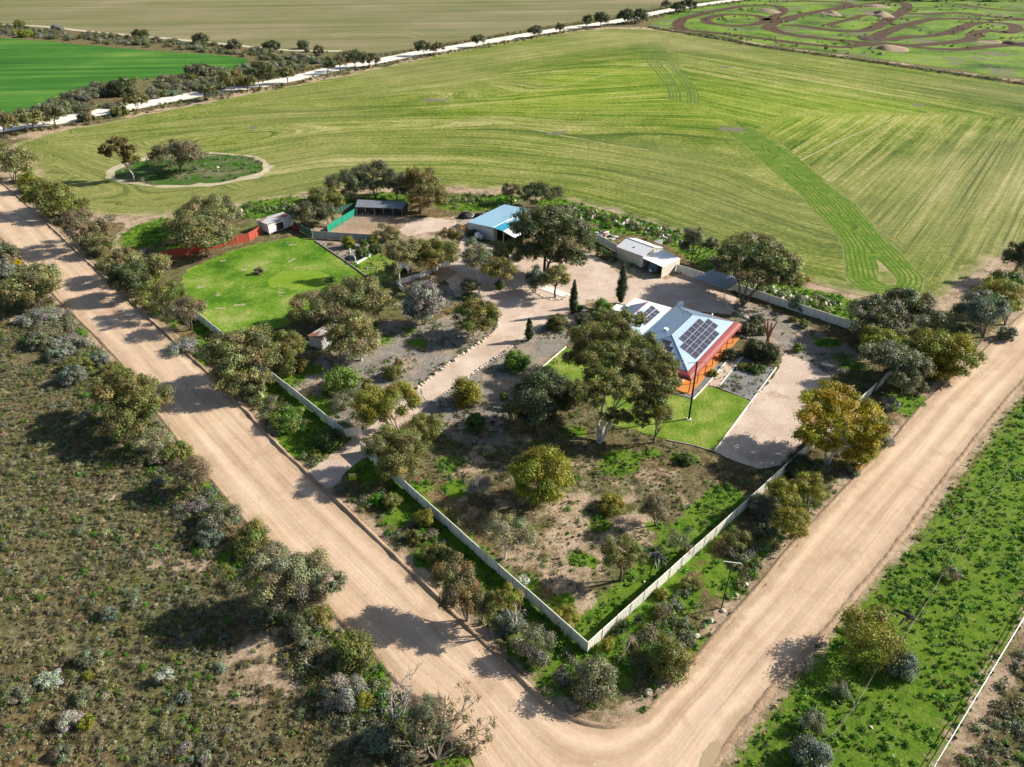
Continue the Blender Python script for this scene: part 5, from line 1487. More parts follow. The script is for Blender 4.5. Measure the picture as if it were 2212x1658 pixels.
# rear wing
WZ, WE = 4.75, 3.02
wing = MB()
A, Bq = 4.2, 15.5
vs = [Hh(A, 11.45, WE), Hh(Bq, 11.45, WE), Hh(Bq, 14.85, WZ), Hh(A, 14.85, WZ), Hh(Bq, 18.25, WE), Hh(A, 18.25, WE)]
n = len(vs); vs2 = vs + [v - Vector((0, 0, .1)) for v in vs]
wing.add(vs2, [(0, 1, 2, 3), (3, 2, 4, 5), (6, 9, 8, 7), (9, 11, 10, 8), (0, 6, 7, 1), (5, 4, 10, 11), (1, 7, 8, 2), (2, 8, 10, 4), (0, 3, 9, 6), (3, 5, 11, 9)])
wing.build('wing_roof', M['house_roof'], house)
MB().beam(Hh(A, 14.85, WZ + .05), Hh(Bq + .05, 14.85, WZ + .05), .12).build('red_ridge', M['red_trim'], house)
mb = MB()
mb.beam(Hh(Bq + .03, 14.85, WZ - .02), Hh(Bq + .03, 18.3, WE - .02), .07)
mb.build('barge_board', M['red_trim'], house)
w5 = MB().prism([Hh(4.6, 11.12)[:2], Hh(15.2, 11.12)[:2], Hh(15.2, 17.9)[:2], Hh(4.6, 17.9)[:2]], 0, 2.9)
w5.add([Hh(15.2, 11.8, 2.9), Hh(15.2, 17.9, 2.9), Hh(15.2, 14.85, 4.55), Hh(15.1, 11.8, 2.9), Hh(15.1, 17.9, 2.9), Hh(15.1, 14.85, 4.55)], [(0, 1, 2), (5, 4, 3)])
w5.build('wing_wall', M['white_wall'], house)
MB().slab([Hh(15.62, 11.3, 2.72), Hh(19.8, 11.3, 2.72), Hh(19.8, 19.4, 2.62), Hh(15.62, 19.4, 2.62)], .1).build('carport_roof', M['flat_roof'], house)
for a, b in ((19.6, 11.5), (19.6, 15.3), (19.6, 19.2), (15.8, 19.2)):
    MB().box(Hh(a, b, 1.28), (.1, .1, 2.56), e1).build('carport_post', M['steel'], house)
MB().prism([Hh(14.2, 19.6)[:2], Hh(16.4, 19.6)[:2], Hh(16.4, 21.4)[:2], Hh(14.2, 21.4)[:2]], 0, 1.9).build('pump_room', M['grey_wall'], house)
MB().slab([Hh(14.0, 19.5, 2.05), Hh(16.6, 19.5, 2.05), Hh(16.6, 21.6, 1.95), Hh(14.0, 21.6, 1.95)], .08).build('pump_room_roof', M['flat_roof'], house)
# solar panels
sl = (e2 * 5.6 + Vector((0, 0, RD - EV))).normalized()
for (b, a0, k) in ((3.98, 6.9, 5), (2.93, 5.1, 7), (1.88, 5.1, 7), (.83, 4.95, 6)):
    for i in range(k):
        put_panel(house, O, Hh(a0 + i * 1.71, b, EV + b * (RD - EV) / 5.6), e1, sl, 1.03, 1.12)
wl = (e2 * 3.4 + Vector((0, 0, WZ - WE))).normalized()
for b in (13.55, 12.62):
    for i in range(4):
        put_panel(house, O, Hh(10.3 + i * 1.48, b, WE + (b - 11.45) * (WZ - WE) / 3.4), e1, wl, .86, .98)
hl_ = (e1 * 5.6 + Vector((0, 0, RD - EV))).normalized()
for a, bs in ((3.9, (5.7,)), (2.85, (4.85, 6.55)), (1.8, (4.0, 5.7, 7.4)), (.8, (4.85, 6.55))):
    for b in bs:
        put_panel(house, O, Hh(a, b, EV + a * (RD - EV) / 5.6), -e2, hl_)
# roof fittings
def roofz(b): return EV + (5.6 - abs(b - 5.6)) * (RD - EV) / 5.6
d = Hh(18.4, 9.6, 0); zz = EV + .55
ds = MB().tube([(d.x, d.y, zz), (d.x, d.y, zz + .9)], .04, 6)
dish = ds.build('dish_mast', M['steel'], house)
mb = MB(); fwd = Vector((-.35, -.6, .72)).normalized(); u = fwd.cross(Vector((0, 0, 1))).normalized(); v = u.cross(fwd)
cc = Vector((d.x, d.y, zz + 1.0)); vs, fs = [cc - fwd * .12], []
for R_, dp in ((.3, .1), (.6, .0)):
    for q in range(16):
        an = q * math.pi / 8; vs.append(cc + (u * math.cos(an) + v * math.sin(an)) * R_ - fwd * dp)
for q in range(16):
    fs += [(0, 1 + q, 1 + (q + 1) % 16), (1 + q, 17 + q, 17 + (q + 1) % 16, 1 + (q + 1) % 16)]
mb.add(vs, fs).build('satellite_dish', M['white_paint'], house)
d = Hh(13.6, 7.6, 0); zz = roofz(7.6)
mb = MB().tube([(d.x, d.y, zz), (d.x, d.y, zz + 1.6)], .03, 5)
mb.beam((d.x - .1, d.y + .1, zz + 1.55), (d.x + 1.2, d.y - .5, zz + 1.6), .04)
for i in range(5):
    q = Vector((d.x + .2 + .22 * i, d.y - .1 * i, zz + 1.6)); mb.beam(q + Vector((.15, .3, 0)), q - Vector((.15, .3, 0)), .02)
mb.build('antenna', M['steel'], house)
d = Hh(8.2, 7.8, 0); MB().box((d.x, d.y, roofz(7.8) + .15), (.7, .6, .4), e1).build('roof_vent', M['white_paint'], house)
d = Hh(17.6, 3.3, 0); fl = MB().tube([(d.x, d.y, 3.8), (d.x, d.y, 4.75)], .11, 8)
flo = fl.build('flue', M['steel'], house)
MB().tube([(d.x, d.y, 4.75), (d.x, d.y, 4.82), (d.x, d.y, 4.95)], [.12, .2, .06], 10).build('cowl', M['steel'], flo)

# ------------------------------------------------------------------ sheds
def shed_building(name, label, cat): pass
# blue-roofed shed
P = Vector((-4.35, 158.7, 0)); L_ = 15.0; Wd = 7.6
def Bs(a, b, z=0.0): return P + e1 * a + e2 * b + Vector((0, 0, z))
shed = empty('shed', tuple(P), 'large shed with pale blue metal roof and aqua skylight strip', 'shed')
MB().prism([Bs(0, 0)[:2], Bs(L_, 0)[:2], Bs(L_, Wd)[:2], Bs(0, Wd)[:2]], 0, 3.05).build('wall', M['grey_wall'], shed)
MB().slab([Bs(-.15, -.05, 3.42), Bs(L_ + .15, -.05, 3.42), Bs(L_ + .15, Wd + .2, 3.1), Bs(-.15, Wd + .2, 3.1)], .08).build('roof', M['shed_roof'], shed)
MB().beam(Bs(-.2, -.1, 3.47), Bs(L_ + .2, -.1, 3.47), .10).build('roof_ridge', M['white_paint'], shed)
MB().slab([Bs(-.15, -.15, 3.40), Bs(4.6, -.15, 3.40), Bs(4.6, -2.9, 3.2), Bs(-.15, -2.9, 3.2)], .07).build('aqua_skylight', M['aqua'], shed)
MB().slab([Bs(4.62, -.15, 3.40), Bs(L_, -.15, 3.40), Bs(L_, -2.9, 3.2), Bs(4.62, -2.9, 3.2)], .07).build('lean_to_roof', M['shed_roof'], shed)
MB().slab([Bs(-.15, -2.92, 3.22), Bs(L_, -2.92, 3.22), Bs(L_, -6.2, 2.3), Bs(-.15, -6.2, 2.3)], .07).build('white_lean_to_roof', M['flat_roof'], shed)
for a in (-.05, 3.6, 7.2, 10.8, 14.8):
    MB().box(Bs(a, -2.9, 1.56), (.12, .12, 3.12), e1).build('post', M['steel'], shed)
    MB().box(Bs(a, -6.1, 1.12), (.12, .12, 2.24), e1).build('post', M['steel'], shed)
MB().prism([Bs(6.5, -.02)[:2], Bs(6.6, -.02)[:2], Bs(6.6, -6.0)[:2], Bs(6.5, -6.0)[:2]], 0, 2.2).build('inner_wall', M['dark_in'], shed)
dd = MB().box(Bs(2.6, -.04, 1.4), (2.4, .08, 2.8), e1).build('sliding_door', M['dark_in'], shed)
d = MB().box(Bs(-.03, 4.1, 1.05), (.9, .06, 2.1), e2).build('door', M['grey_wall'], shed)
MB().box(Bs(-.08, 3.75, 1.0), (.12, .05, .05), e2).build('handle', M['steel'], d)
q = Bs(8.6, .9, 3.35); MB().tube([q, q + Vector((0, 0, 1.0))], .09, 8).tube([q + Vector((0, 0, 1.0)), q + Vector((0, 0, 1.12))], [.2, .05], 8).build('flue', M['steel'], shed)
# evaporative cooler trailer against the shed wall
q = Bs(-1.3, 3.2); root = empty('box_trailer', tuple(q), 'small trailer with white box and drum beside the shed wall', 'trailer')
MB().box(q + Vector((0, 0, .6)), (2.4, 1.4, .12), e2).build('tray', M['steel'], root)
for sx in (-.5, .5):
    for sy in (-.75, .75):
        pass
for sy in (-.78, .78):
    c0 = q + e1 * sy; MB().tube([c0 + Vector((0, 0, .34)) - e1 * .09, c0 + Vector((0, 0, .34)) + e1 * .09], .32, 12).build('wheel', M['black'], root)
MB().box(q + e2 * .5 + Vector((0, 0, 1.15)), (1.0, 1.0, .95), e2).build('white_box', M['white_paint'], root)
MB().tube([q - e2 * .55 + e1 * .4 + Vector((0, 0, 1.05)), q - e2 * .55 - e1 * .4 + Vector((0, 0, 1.05))], .42, 12).build('drum', M['grey_wall'], root)
MB().beam(q + e2 * 1.2 + Vector((0, 0, .6)), q + e2 * 2.2 + Vector((0, 0, .5)), .06).build('drawbar', M['steel'], root)
# flat trailer and tank left of the shed
q = Vector(G(1002, 487)); root = empty('flat_trailer', tuple(q), 'old flatbed trailer parked left of the blue-roofed shed', 'trailer')
MB().box(q + Vector((0, 0, .75)), (3.6, 1.9, .14), e1).build('deck', M['timber'], root)
for a in (-.5, .5):
    for s_ in (-.9, .9):
        c0 = q + e1 * a + e2 * s_; MB().tube([c0 + Vector((0, 0, .34)) - e2 * .09, c0 + Vector((0, 0, .34)) + e2 * .09], .33, 12).build('wheel', M['black'], root)
for i, (px, py, l) in enumerate(((1040, 463, 'black tarped heap left of the big one behind the shed'), (1038, 494 - 26, None))):
    if not l: continue
for px, py, rx, l in ((1036, 470, 2.4, 'dark tarped machine heap beside the blue shed roof corner'), (1006, 470, 3.0, 'dark upturned tank with pale rim left of the shed')):
    q = Vector(G(px, py)); mb = MB(); vs, fs = [], []
    for i in range(5):
        for k in range(14):
            a = k * 2 * math.pi / 14; f = math.cos(i * math.pi / 8.4); vs.append(q + Vector((rx * .5 * f * math.cos(a) * 1.3, rx * .5 * f * math.sin(a), rx * .42 * math.sin(i * math.pi / 8.4) * (1 + .15 * math.sin(3 * a)))))
    for i in range(4):
        for k in range(14): fs.append((i * 14 + k, i * 14 + (k + 1) % 14, (i + 1) * 14 + (k + 1) % 14, (i + 1) * 14 + k))
    fs.append(tuple(range(56, 70)))
    t_ = empty('scrap_heap', tuple(q), l, 'scrap heap')
    mb.add(vs, fs).build('cover', M['black'], t_)
    rim = MB(); rim.tube([q + Vector((rx * .66 * math.cos(a), rx * .5 * math.sin(a), .1 + rx * .16 * (1 + math.sin(a * 1.0)))) for a in np.linspace(-.6, 1.9, 9)], .09, 5); rim.build('rim', M['white_stone'], t_)

# white shed and carport along the back fence
dF = Vector((.68, -.733, 0)).normalized(); nF = Vector((-dF.y, dF.x, 0))
P2 = Vector((23.45, 148.9, 0))
def Ws(a, b, z=0.0): return P2 + dF * a + nF * b + Vector((0, 0, z))
ws = empty('shed', tuple(P2), 'white gabled shed with flat open carport on the back fence', 'shed')
MB().prism([Ws(0, 0)[:2], Ws(7.4, 0)[:2], Ws(7.4, 6.6)[:2], Ws(0, 6.6)[:2]], 0, 2.74).add([Ws(0, 0, 2.74), Ws(0, 6.6, 2.74), Ws(0, 3.3, 3.7)], [(0, 1, 2)]).add([Ws(7.4, 0, 2.74), Ws(7.4, 3.3, 3.7), Ws(7.4, 6.6, 2.74)], [(0, 1, 2)]).build('wall', M['cream_wall'], ws)
MB().slab([Ws(-.1, -.25, 2.76), Ws(7.5, -.25, 2.76), Ws(7.5, 3.3, 3.82), Ws(-.1, 3.3, 3.82)], .07).build('roof', M['white_roof'], ws)
MB().slab([Ws(-.1, 3.31, 3.82), Ws(7.5, 3.31, 3.82), Ws(7.5, 6.85, 2.76), Ws(-.1, 6.85, 2.76)], .07).build('roof', M['white_roof'], ws)
MB().beam(Ws(-.1, 3.3, 3.87), Ws(7.5, 3.3, 3.87), .08).build('ridge_cap', M['steel'], ws)
d = MB().box(Ws(4.6, -.05, 1.2), (3.6, .08, 2.3), dF).build('sliding_door', M['cream_wall'], ws)
MB().box(Ws(6.2, -.11, 1.1), (.1, .05, .3), dF).build('handle', M['steel'], d)
MB().box(Ws(6.9, -.05, 1.05), (.85, .06, 2.1), dF).build('door', M['white_wall'], ws)
d = Ws(3.6, 1.5, 3.25); MB().box(d, (.5, .4, .2), dF).build('roof_vent', M['timber'], ws)
MB().slab([Ws(7.52, -.6, 2.55), Ws(13.5, -1.1, 2.48), Ws(13.5, 5.0, 2.62), Ws(7.52, 6.2, 2.72)], .1).build('carport_roof', M['white_roof'], ws)
MB().prism([Ws(13.3, -1.3)[:2], Ws(13.45, -1.3)[:2], Ws(13.45, 4.9)[:2], Ws(13.3, 4.9)[:2]], 0, 2.45).build('carport_wall', M['cream_wall'], ws)
MB().prism([Ws(7.55, 5.6)[:2], Ws(13.3, 4.75)[:2], Ws(13.3, 4.9)[:2], Ws(7.55, 5.75)[:2]], 0, 2.45).build('carport_back_wall', M['cream_wall'], ws)
MB().slab([Ws(4.4, 7.1, 3.3), Ws(6.8, 7.1, 3.3), Ws(6.8, 7.3, 4.5), Ws(6.0, 7.3, 4.2)], .05).build('loose_sheet', M['white_paint'], ws)
# covered caravan in the carport
q = Ws(10.4, 1.6); cv = empty('caravan', tuple(q), 'caravan under a blue-grey cover parked in the white carport', 'caravan')
mb = MB(); prof = [(-1.15, .35), (-1.2, 1.2), (-1.1, 1.9), (-.85, 2.05), (.85, 2.05), (1.1, 1.9), (1.2, 1.2), (1.15, .35)]
vs, fs = [], []
for j, (yy, k) in enumerate(((-2.3, .86), (-1.95, 1.0), (2.3, 1.0), (2.5, .9))):
    for (x, z) in prof: vs.append(q + dF * x * (.95 if j == 0 else 1) + nF * (yy + (.45 if j == 0 and z > 1.5 else 0)) + Vector((0, 0, .35 + (z - .35) * (k if z > 1 else 1))))
n8 = len(prof)
for j in range(3):
    for k in range(n8): fs.append((j * n8 + k, j * n8 + (k + 1) % n8, (j + 1) * n8 + (k + 1) % n8, (j + 1) * n8 + k))
fs += [tuple(range(n8 - 1, -1, -1)), tuple(range(3 * n8, 4 * n8))]
mb.add(vs, fs).build('cover', M['tarp'], cv)
for s_ in (-1.0, 1.0):
    MB().tube([q + dF * (s_ - .1) + Vector((0, 0, .34)), q + dF * (s_ + .1) + Vector((0, 0, .34))], .34, 12).build('wheel', M['black'], cv)
for s_ in (-.2, .2):
    MB().tube([q + dF * s_ - nF * 2.75 + Vector((0, 0, .5)), q + dF * s_ - nF * 2.75 + Vector((0, 0, .95))], .17, 10).build('gas_bottle', M['white_paint'], cv)
mb = MB()
for s_ in (-.5, .5): mb.beam(q + dF * s_ - nF * 2.3 + Vector((0, 0, .48)), q - nF * 3.6 + Vector((0, 0, .48)), .05)
mb.build('drawbar', M['steel'], cv)
# open shelter
a_, b_, c_, d_ = (Vector(v) for v in ((37.0, 132.8, 2.6), (41.8, 136.2, 2.95), (46.6, 131.1, 2.95), (42.3, 127.2, 2.6)))
sh = empty('shelter', (41.8, 131.7, 0), 'open shelter with dark corrugated roof on thin posts beside the back fence', 'shelter')
MB().slab([a_, d_, c_, b_], .06).build('roof', M['old_zinc'], sh)
for p in (a_.lerp(c_, .04), a_.lerp(d_, .5).lerp(c_, .03), d_.lerp(b_, .04), b_.lerp(d_, .04), b_.lerp(c_, .5), c_.lerp(a_, .04)):
    MB().tube([(p.x, p.y, 0), (p.x, p.y, p.z - .06)], .06, 6).build('post', M['steel'], sh)
mb = MB(); mb.beam(a_.lerp(c_, .04) - Vector((0, 0, .12)), d_.lerp(b_, .04) - Vector((0, 0, .12)), .06); mb.beam(b_.lerp(d_, .04) - Vector((0, 0, .12)), c_.lerp(a_, .04) - Vector((0, 0, .12)), .06)
mb.build('roof_beam', M['steel'], sh)
# dog kennels
kn = empty('kennel_block', (-34, 178, 0), 'long low kennel shed with stained iron roof and wire front', 'kennel')
kc = [Vector(v) for v in ((-40.1, 176.4, 2.15), (-27.9, 175.2, 2.15), (-27.0, 179.8, 2.35), (-40.4, 181.5, 2.35))]
MB().slab(kc, .08).build('roof', M['old_zinc'], kn)
kb = [Vector((p.x, p.y, 0)) for p in kc]
cen = sum((p for p in kb), Vector()) / 4
kb = [p.lerp(cen, .03) for p in kb]
MB().prism([kb[3][:2], kb[2][:2], (kb[2] + Vector((0, -.15, 0)))[:2], (kb[3] + Vector((0, -.15, 0)))[:2]], 0, 2.2).build('back_wall', M['tin_wall'], kn)
for i in range(6):
    p, q = kb[0].lerp(kb[1], i / 5), kb[3].lerp(kb[2], i / 5)
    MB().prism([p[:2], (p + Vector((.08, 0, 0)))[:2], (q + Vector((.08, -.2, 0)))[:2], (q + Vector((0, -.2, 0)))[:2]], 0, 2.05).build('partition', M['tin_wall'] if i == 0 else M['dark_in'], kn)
    MB().box((p.x, p.y - .06, 1.04), (.09, .09, 2.08)).build('post', M['steel'], kn)
mb = MB()
for z in (.25, .7, 1.15, 1.6, 2.0): mb.beam(kb[0] + Vector((0, -.1, z)), kb[1] + Vector((0, -.1, z)), .018)
for i in range(41): p = kb[0].lerp(kb[1], i / 40) + Vector((0, -.1, 0)); mb.beam(p + Vector((0, 0, .05)), p + Vector((0, 0, 2.05)), .012)
mb.build('wire_front', M['mesh_wire'], kn)
# runs in front of the kennels: wire panels
for i in range(7):
    t = (i + .5) / 7.5
    p = kb[0].lerp(kb[1], t) + Vector((-.3, -2.2, 0)); q = p + Vector((-3.4, -7.5, 0))
    fe = empty('wire_fence', tuple(p), ('first', 'second', 'third', 'fourth', 'fifth', 'sixth', 'seventh')[i] + ' sagging wire divider of the dog runs, counting from the green cloth', 'fence', 'dog run dividers')
    mb = MB()
    for j in range(3): r_ = p.lerp(q, j / 2); mb.beam(r_, r_ + Vector((0, 0, 1.6)), .035)
    mb.build('post', M['timber'], fe)
    mb = MB()
    for z in (.3, .8, 1.3): mb.beam(p + Vector((0, 0, z)), q + Vector((0, 0, z)), .012)
    for j in range(16): r_ = p.lerp(q, j / 15); mb.beam(r_ + Vector((0, 0, .1)), r_ + Vector((0, 0, 1.4)), .008)
    mb.build('wire', M['mesh_wire'], fe)
# rust-roofed shed
rs = empty('tin_shed', (-58.2, 165.6, 0), 'old white shed on stumps with rusty striped roof and dark doorway', 'shed')
rc = [Vector(v) for v in ((-58.4, 162.6, 0), (-54.0, 167.9, 0), (-57.2, 171.2, 0), (-61.9, 165.9, 0))]
MB().prism([p[:2] for p in rc], .35, 2.55).build('wall', M['old_wall'], rs)
ro = [p + (p - Vector((-58, 167, 0))).normalized() * .25 for p in rc]
MB().slab([ro[0] + Vector((0, 0, 2.75)), ro[1] + Vector((0, 0, 2.75)), ro[2] + Vector((0, 0, 2.6)), ro[3] + Vector((0, 0, 2.6))], .07).build('roof', M['rusty'], rs)
du = (rc[1] - rc[0]).normalized(); dn_ = Vector((du.y, -du.x, 0))
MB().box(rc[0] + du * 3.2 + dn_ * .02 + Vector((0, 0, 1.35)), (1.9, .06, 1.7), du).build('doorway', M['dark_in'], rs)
for t in (.03, .5, .97):
    p = rc[0].lerp(rc[1], t); MB().box((p.x, p.y, .18), (.2, .2, .36), du).build('stump', M['timber'], rs)
    p = rc[3].lerp(rc[2], t); MB().box((p.x, p.y, .18), (.2, .2, .36), du).build('stump', M['timber'], rs)
# small tin hut
hs = empty('tin_hut', (-33, 110, 0), 'small tin hut with rusty roof edge under the grey-green gum', 'shed')
hc = [Vector(v) for v in ((-33.6, 108.4, 0), (-30.6, 113.2, 0), (-33.0, 114.3, 0), (-36.0, 109.6, 0))]
MB().prism([p[:2] for p in hc], 0, 2.15).build('wall', M['tin_wall'], hs)
MB().slab([hc[0] + Vector((.15, -.2, 2.35)), hc[1] + Vector((.2, .1, 2.35)), hc[2] + Vector((-.15, .2, 2.2)), hc[3] + Vector((-.2, -.1, 2.2))], .06).build('roof', M['rusty'], hs)
MB().beam((-31.5, 106.6, 0), (-33.0, 108.2, 1.8), .05).build('prop', M['timber'], hs)

# ------------------------------------------------------------------ fences
def rib_panel(w, h, mat, ribs=8):
    vs, fs = [], []
    xs = []
    for i in range(ribs):
        x0 = w * i / ribs; s = w / ribs
        xs += [(x0, 0), (x0 + s * .42, 0), (x0 + s * .5, .035), (x0 + s * .92, .035)]
    xs.append((w, 0))
    for x, y in xs: vs += [(x, y, .03), (x, y, h)]
    for i in range(len(xs) - 1): fs.append((2 * i, 2 * i + 2, 2 * i + 3, 2 * i + 1))
    n = len(vs)
    for x, y in ((0, -.02), (w, -.02), (w, .06), (0, .06)): vs += [(x, y, h - .06), (x, y, h)]
    m = n
    for k in range(4): a, b = m + 2 * k, m + 2 * ((k + 1) % 4); fs.append((a, b, b + 1, a + 1))
    fs.append((m + 1, m + 3, m + 5, m + 7)); fs.append((m + 6, m + 4, m + 2, m))
    me = bpy.data.meshes.new('fence_panel'); me.from_pydata(vs, [], fs); me.update(); me.materials.append(mat)
    return me
def fence(name, pts, h, label, mat, pmat, pw=2.37, ribs=8):
    pts = [Vector(p) for p in pts]
    root = empty(name, (pts[0].x, pts[0].y, 0), label, 'fence')
    pmesh = None; rr = random.Random(len(label))
    postm = MB().box((0, 0, h / 2 + .01), (.075, .095, h + .05)); pm = bpy.data.meshes.new('post'); pm.from_pydata(postm.v, [], postm.f); pm.materials.append(pmat)
    for p, q in zip(pts[:-1], pts[1:]):
        L = (q - p).length; n = max(1, round(L / pw)); w = L / n
        me = rib_panel(w - .06, h, mat, ribs)
        ang = math.atan2(q.y - p.y, q.x - p.x)
        for i in range(n + 1):
            c0 = p.lerp(q, i / n)
            z = -.06 * ((i // 5) % 3)
            if i < n:
                d0 = c0 + (q - p).normalized() * .03
                add_obj('panel', me, root, (d0.x - pts[0].x, d0.y - pts[0].y, z + rr.uniform(-.01, .01)), ang + rr.uniform(-.006, .006))
            if i < n or q is pts[-1]:
                add_obj('post', pm, root, (c0.x - pts[0].x, c0.y - pts[0].y, z), ang)
    return root
KC = G2(1268, 1412)
fence('metal_fence', W([(420, 684), (745, 947)]), 1.75, 'cream ribbed fence along the near road above the driveway gate', M['cream'], M['cream_post'])
fence('metal_fence', W([(781, 976), (1268, 1412)]), 1.8, 'cream ribbed fence from the driveway gate down to the near corner', M['cream'], M['cream_post'])
BK = (71.5, 107.6)
fence('metal_fence', [KC, BK], 1.8, 'bright ribbed fence along the right road', M['cream'], M['cream_post'])
fence('metal_fence', [BK, tuple(Ws(13.6, 3.8)[:2])], 1.8, 'cream ribbed back fence from the far corner to the white carport', M['cream'], M['cream_post'])
fence('metal_fence', [tuple(Ws(-.1, 2.2)[:2]), tuple(Ws(-9.5, 4.2)[:2])], 1.8, 'cream ribbed back fence between white shed and huge dark gum', M['cream'], M['cream_post'])
fence('sheet_fence', [(-78.4, 147.4), (-62.0, 158.9), (-60.4, 163.6)], 2.0, 'red sheet fence running from the rusty shed towards the road', M['red_sheet'], M['timber'], 3.0, 10)
fence('sheet_fence', [(-53.6, 167.2), (-47.6, 160.9)], 1.8, 'dull green sheet fence beside the rusty shed', M['dull_green'], M['timber'], 2.4, 9)
fence('iron_fence', [(-47.4, 160.6), (-32.0, 158.2)], 1.8, 'grey corrugated iron fence at the foot of the dog runs', M['grey_iron'], M['timber'], 3.0, 12)
fence('cloth_fence', [(-40.3, 176.0), (-44.7, 164.4)], 1.8, 'vivid green shade cloth fence beside the dog runs', M['green_cloth'], M['steel'], 2.4, 3)
fence('cloth_fence', [(-40.8, 181.0), (-49.5, 175.2)], 1.7, 'faded dark green cloth fence left of the kennels', M['dull_green'], M['steel'], 2.4, 3)
fence('pen_fence', W([(857, 617), (906, 602), (928, 594), (948, 582), (972, 574)]), 1.2, 'low white sheet fence around the small animal pen', M['white_paint'], M['timber'], 2.2, 3)
fence('pen_fence', W([(862, 622), (872, 631)]), 1.1, 'short white sheet at the left corner of the animal pen', M['white_paint'], M['timber'], 2.2, 3)
# driveway gate
g0, g1 = Vector(G(745, 948)), Vector(G(781, 938))
gt = empty('gate', tuple(g0), 'cream sheet gate standing open at the driveway', 'gate')
add_obj('leaf', rib_panel(2.6, 1.6, M['cream'], 9), gt, (0, 0, .05), .35)
MB().box(g0 + Vector((0, 0, .95)), (.12, .12, 1.9)).build('post', M['cream_post'], gt)
# post-and-wire gate frame in the garden
for pts, l in (([(757, 552), (769, 571)], 'white pipe gate frame at the corner of the garden wall'), ([(793, 588), (815, 584)], 'timber gate post with leaning rail beside the side lawn')):
    a, b = Vector(G(*pts[0])), Vector(G(*pts[1])); fr = empty('garden_gate', tuple(a), l, 'gate')
    for p in (a, b): MB().tube([p, p + Vector((0, 0, 1.7 if 'white' in l else 1.3))], .10, 6).build('post', M['white_paint'] if 'white' in l else M['timber'], fr)
    MB().tube([a + Vector((0, 0, 1.3 if 'white' in l else 1.1)), b + Vector((0, 0, 1.3 if 'white' in l else .4))], .06, 6).build('rail', M['white_paint'] if 'white' in l else M['timber'], fr)
def strip_wall(name, pts, w, h, mat, label, cat):
    P = [Vector(p) for p in W(pts)]; mb = MB()
    for p, q in zip(P[:-1], P[1:]):
        d = (q - p); mb.box(((p.x + q.x) / 2, (p.y + q.y) / 2, h / 2), (d.length, w, h), (d.x, d.y))
    o = mb.build(name, mat, None, (P[0].x, P[0].y, 0)); tag(o, label, cat); return o
strip_wall('garden_wall', [(771, 571), (812, 546)], .25, .4, M['white_paint'], 'low white garden wall beside the side lawn', 'wall')
strip_wall('timber_edging', [(680, 521), (753, 570), (790, 597)], .2, .25, M['timber'], 'weathered timber edge along the grass paddock', 'edging')
strip_wall('lawn_edging', [(1527, 832), (1497, 864)], .22, .12, M['edging'], 'short white edging at the top left of the square lawn', 'edging')
strip_wall('lawn_edging', [(1677, 795), (1555, 960), (1543, 976)], .2, .14, M['edging'], 'long white edging between square lawn and pink gravel yard', 'edging')
strip_wall('lawn_edging', [(1571, 779), (1527, 832)], .18, .12, M['edging'], 'white edging on the left side of the garden path', 'edging')
strip_wall('lawn_edging', [(1604, 772), (1551, 838)], .18, .12, M['edging'], 'white edging on the right side of the garden path', 'edging')
strip_wall('lawn_edging', [(1223, 750), (1140, 821)], .2, .14, M['edging'], 'white edging of the left lawn against the grey gravel', 'edging')
strip_wall('lawn_edging', [(1551, 838), (1623, 866)], .14, .1, M['timber'], 'dark timber edging between lawn and garden bed', 'edging')
strip_wall('lawn_edging', [(1543, 976), (1500, 963), (1440, 951)], .16, .1, M['timber'], 'dark timber edging at the bottom of the square lawn', 'edging')
strip_wall('concrete_slab', [(1174, 622), (1226, 640)], 2.2, .1, M['edging'], 'pale concrete strip through the stone-edged island bed', 'slab')

# stones: edging of the drive and beds, each its own
def stone_mesh(seed, mat):
    rr = random.Random(seed); vs, fs = [], []
    n, m = 8, 5
    for i in range(1, m):
        for k in range(n):
            th, ph = math.pi * i / m, 2 * math.pi * k / n
            r = .5 * rr.uniform(.78, 1.12); vs.append((r * math.sin(th) * math.cos(ph) * 1.15, r * math.sin(th) * math.sin(ph) * .9, max(-.1, r * math.cos(th) * .75) + .1))
    vs += [(0, 0, .46), (0, 0, 0)]; t, b = len(vs) - 2, len(vs) - 1
    for i in range(m - 2):
        for k in range(n): fs.append((i * n + k, (i + 1) * n + k, (i + 1) * n + (k + 1) % n, i * n + (k + 1) % n))
    for k in range(n): fs += [(t, k, (k + 1) % n), (b, (m - 2) * n + (k + 1) % n, (m - 2) * n + k)]
    me = bpy.data.meshes.new('stone'); me.from_pydata(vs, [], fs); me.update(); me.materials.append(mat); return me
ST = [stone_mesh(i, M['stone']) for i in range(4)] + [stone_mesh(i + 9, M['white_stone']) for i in range(2)]
def stone_row(pts, step, size, label, group, pick=(0, 1, 2, 3), gap=.1):
    P = densify(curve(W(pts), 5), step, False); rr = random.Random(len(label))
    for p in P:
        if rr.random() < gap: continue
        o = add_obj('stone', ST[rr.choice(pick)], None, (p[0] + rr.uniform(-.08, .08), p[1] + rr.uniform(-.08, .08), .01), rr.uniform(0, 6.3))
        s = size * rr.uniform(.7, 1.3); o.scale = (s, s, s * .9); tag(o, label, 'stone', group)
stone_row([(903, 838), (960, 794), (1010, 759), (1047, 734), (1068, 716), (1077, 694), (1070, 676)], .62, .75, 'limestone block edging the left side of the gravel drive', 'stones along the left drive edge')
stone_row([(960, 850), (997, 826), (1047, 789), (1098, 754), (1136, 731), (1172, 706), (1190, 700)], .55, .48, 'small pale stone edging the right side of the gravel drive', 'stones along the right drive edge', (4, 5, 0))
stone_row([(1143, 612), (1146, 622), (1160, 635), (1185, 646), (1212, 648), (1228, 638)], .6, .5, 'pale stone ringing the island bed of small trees', 'stones round the island bed', (4, 5, 1))
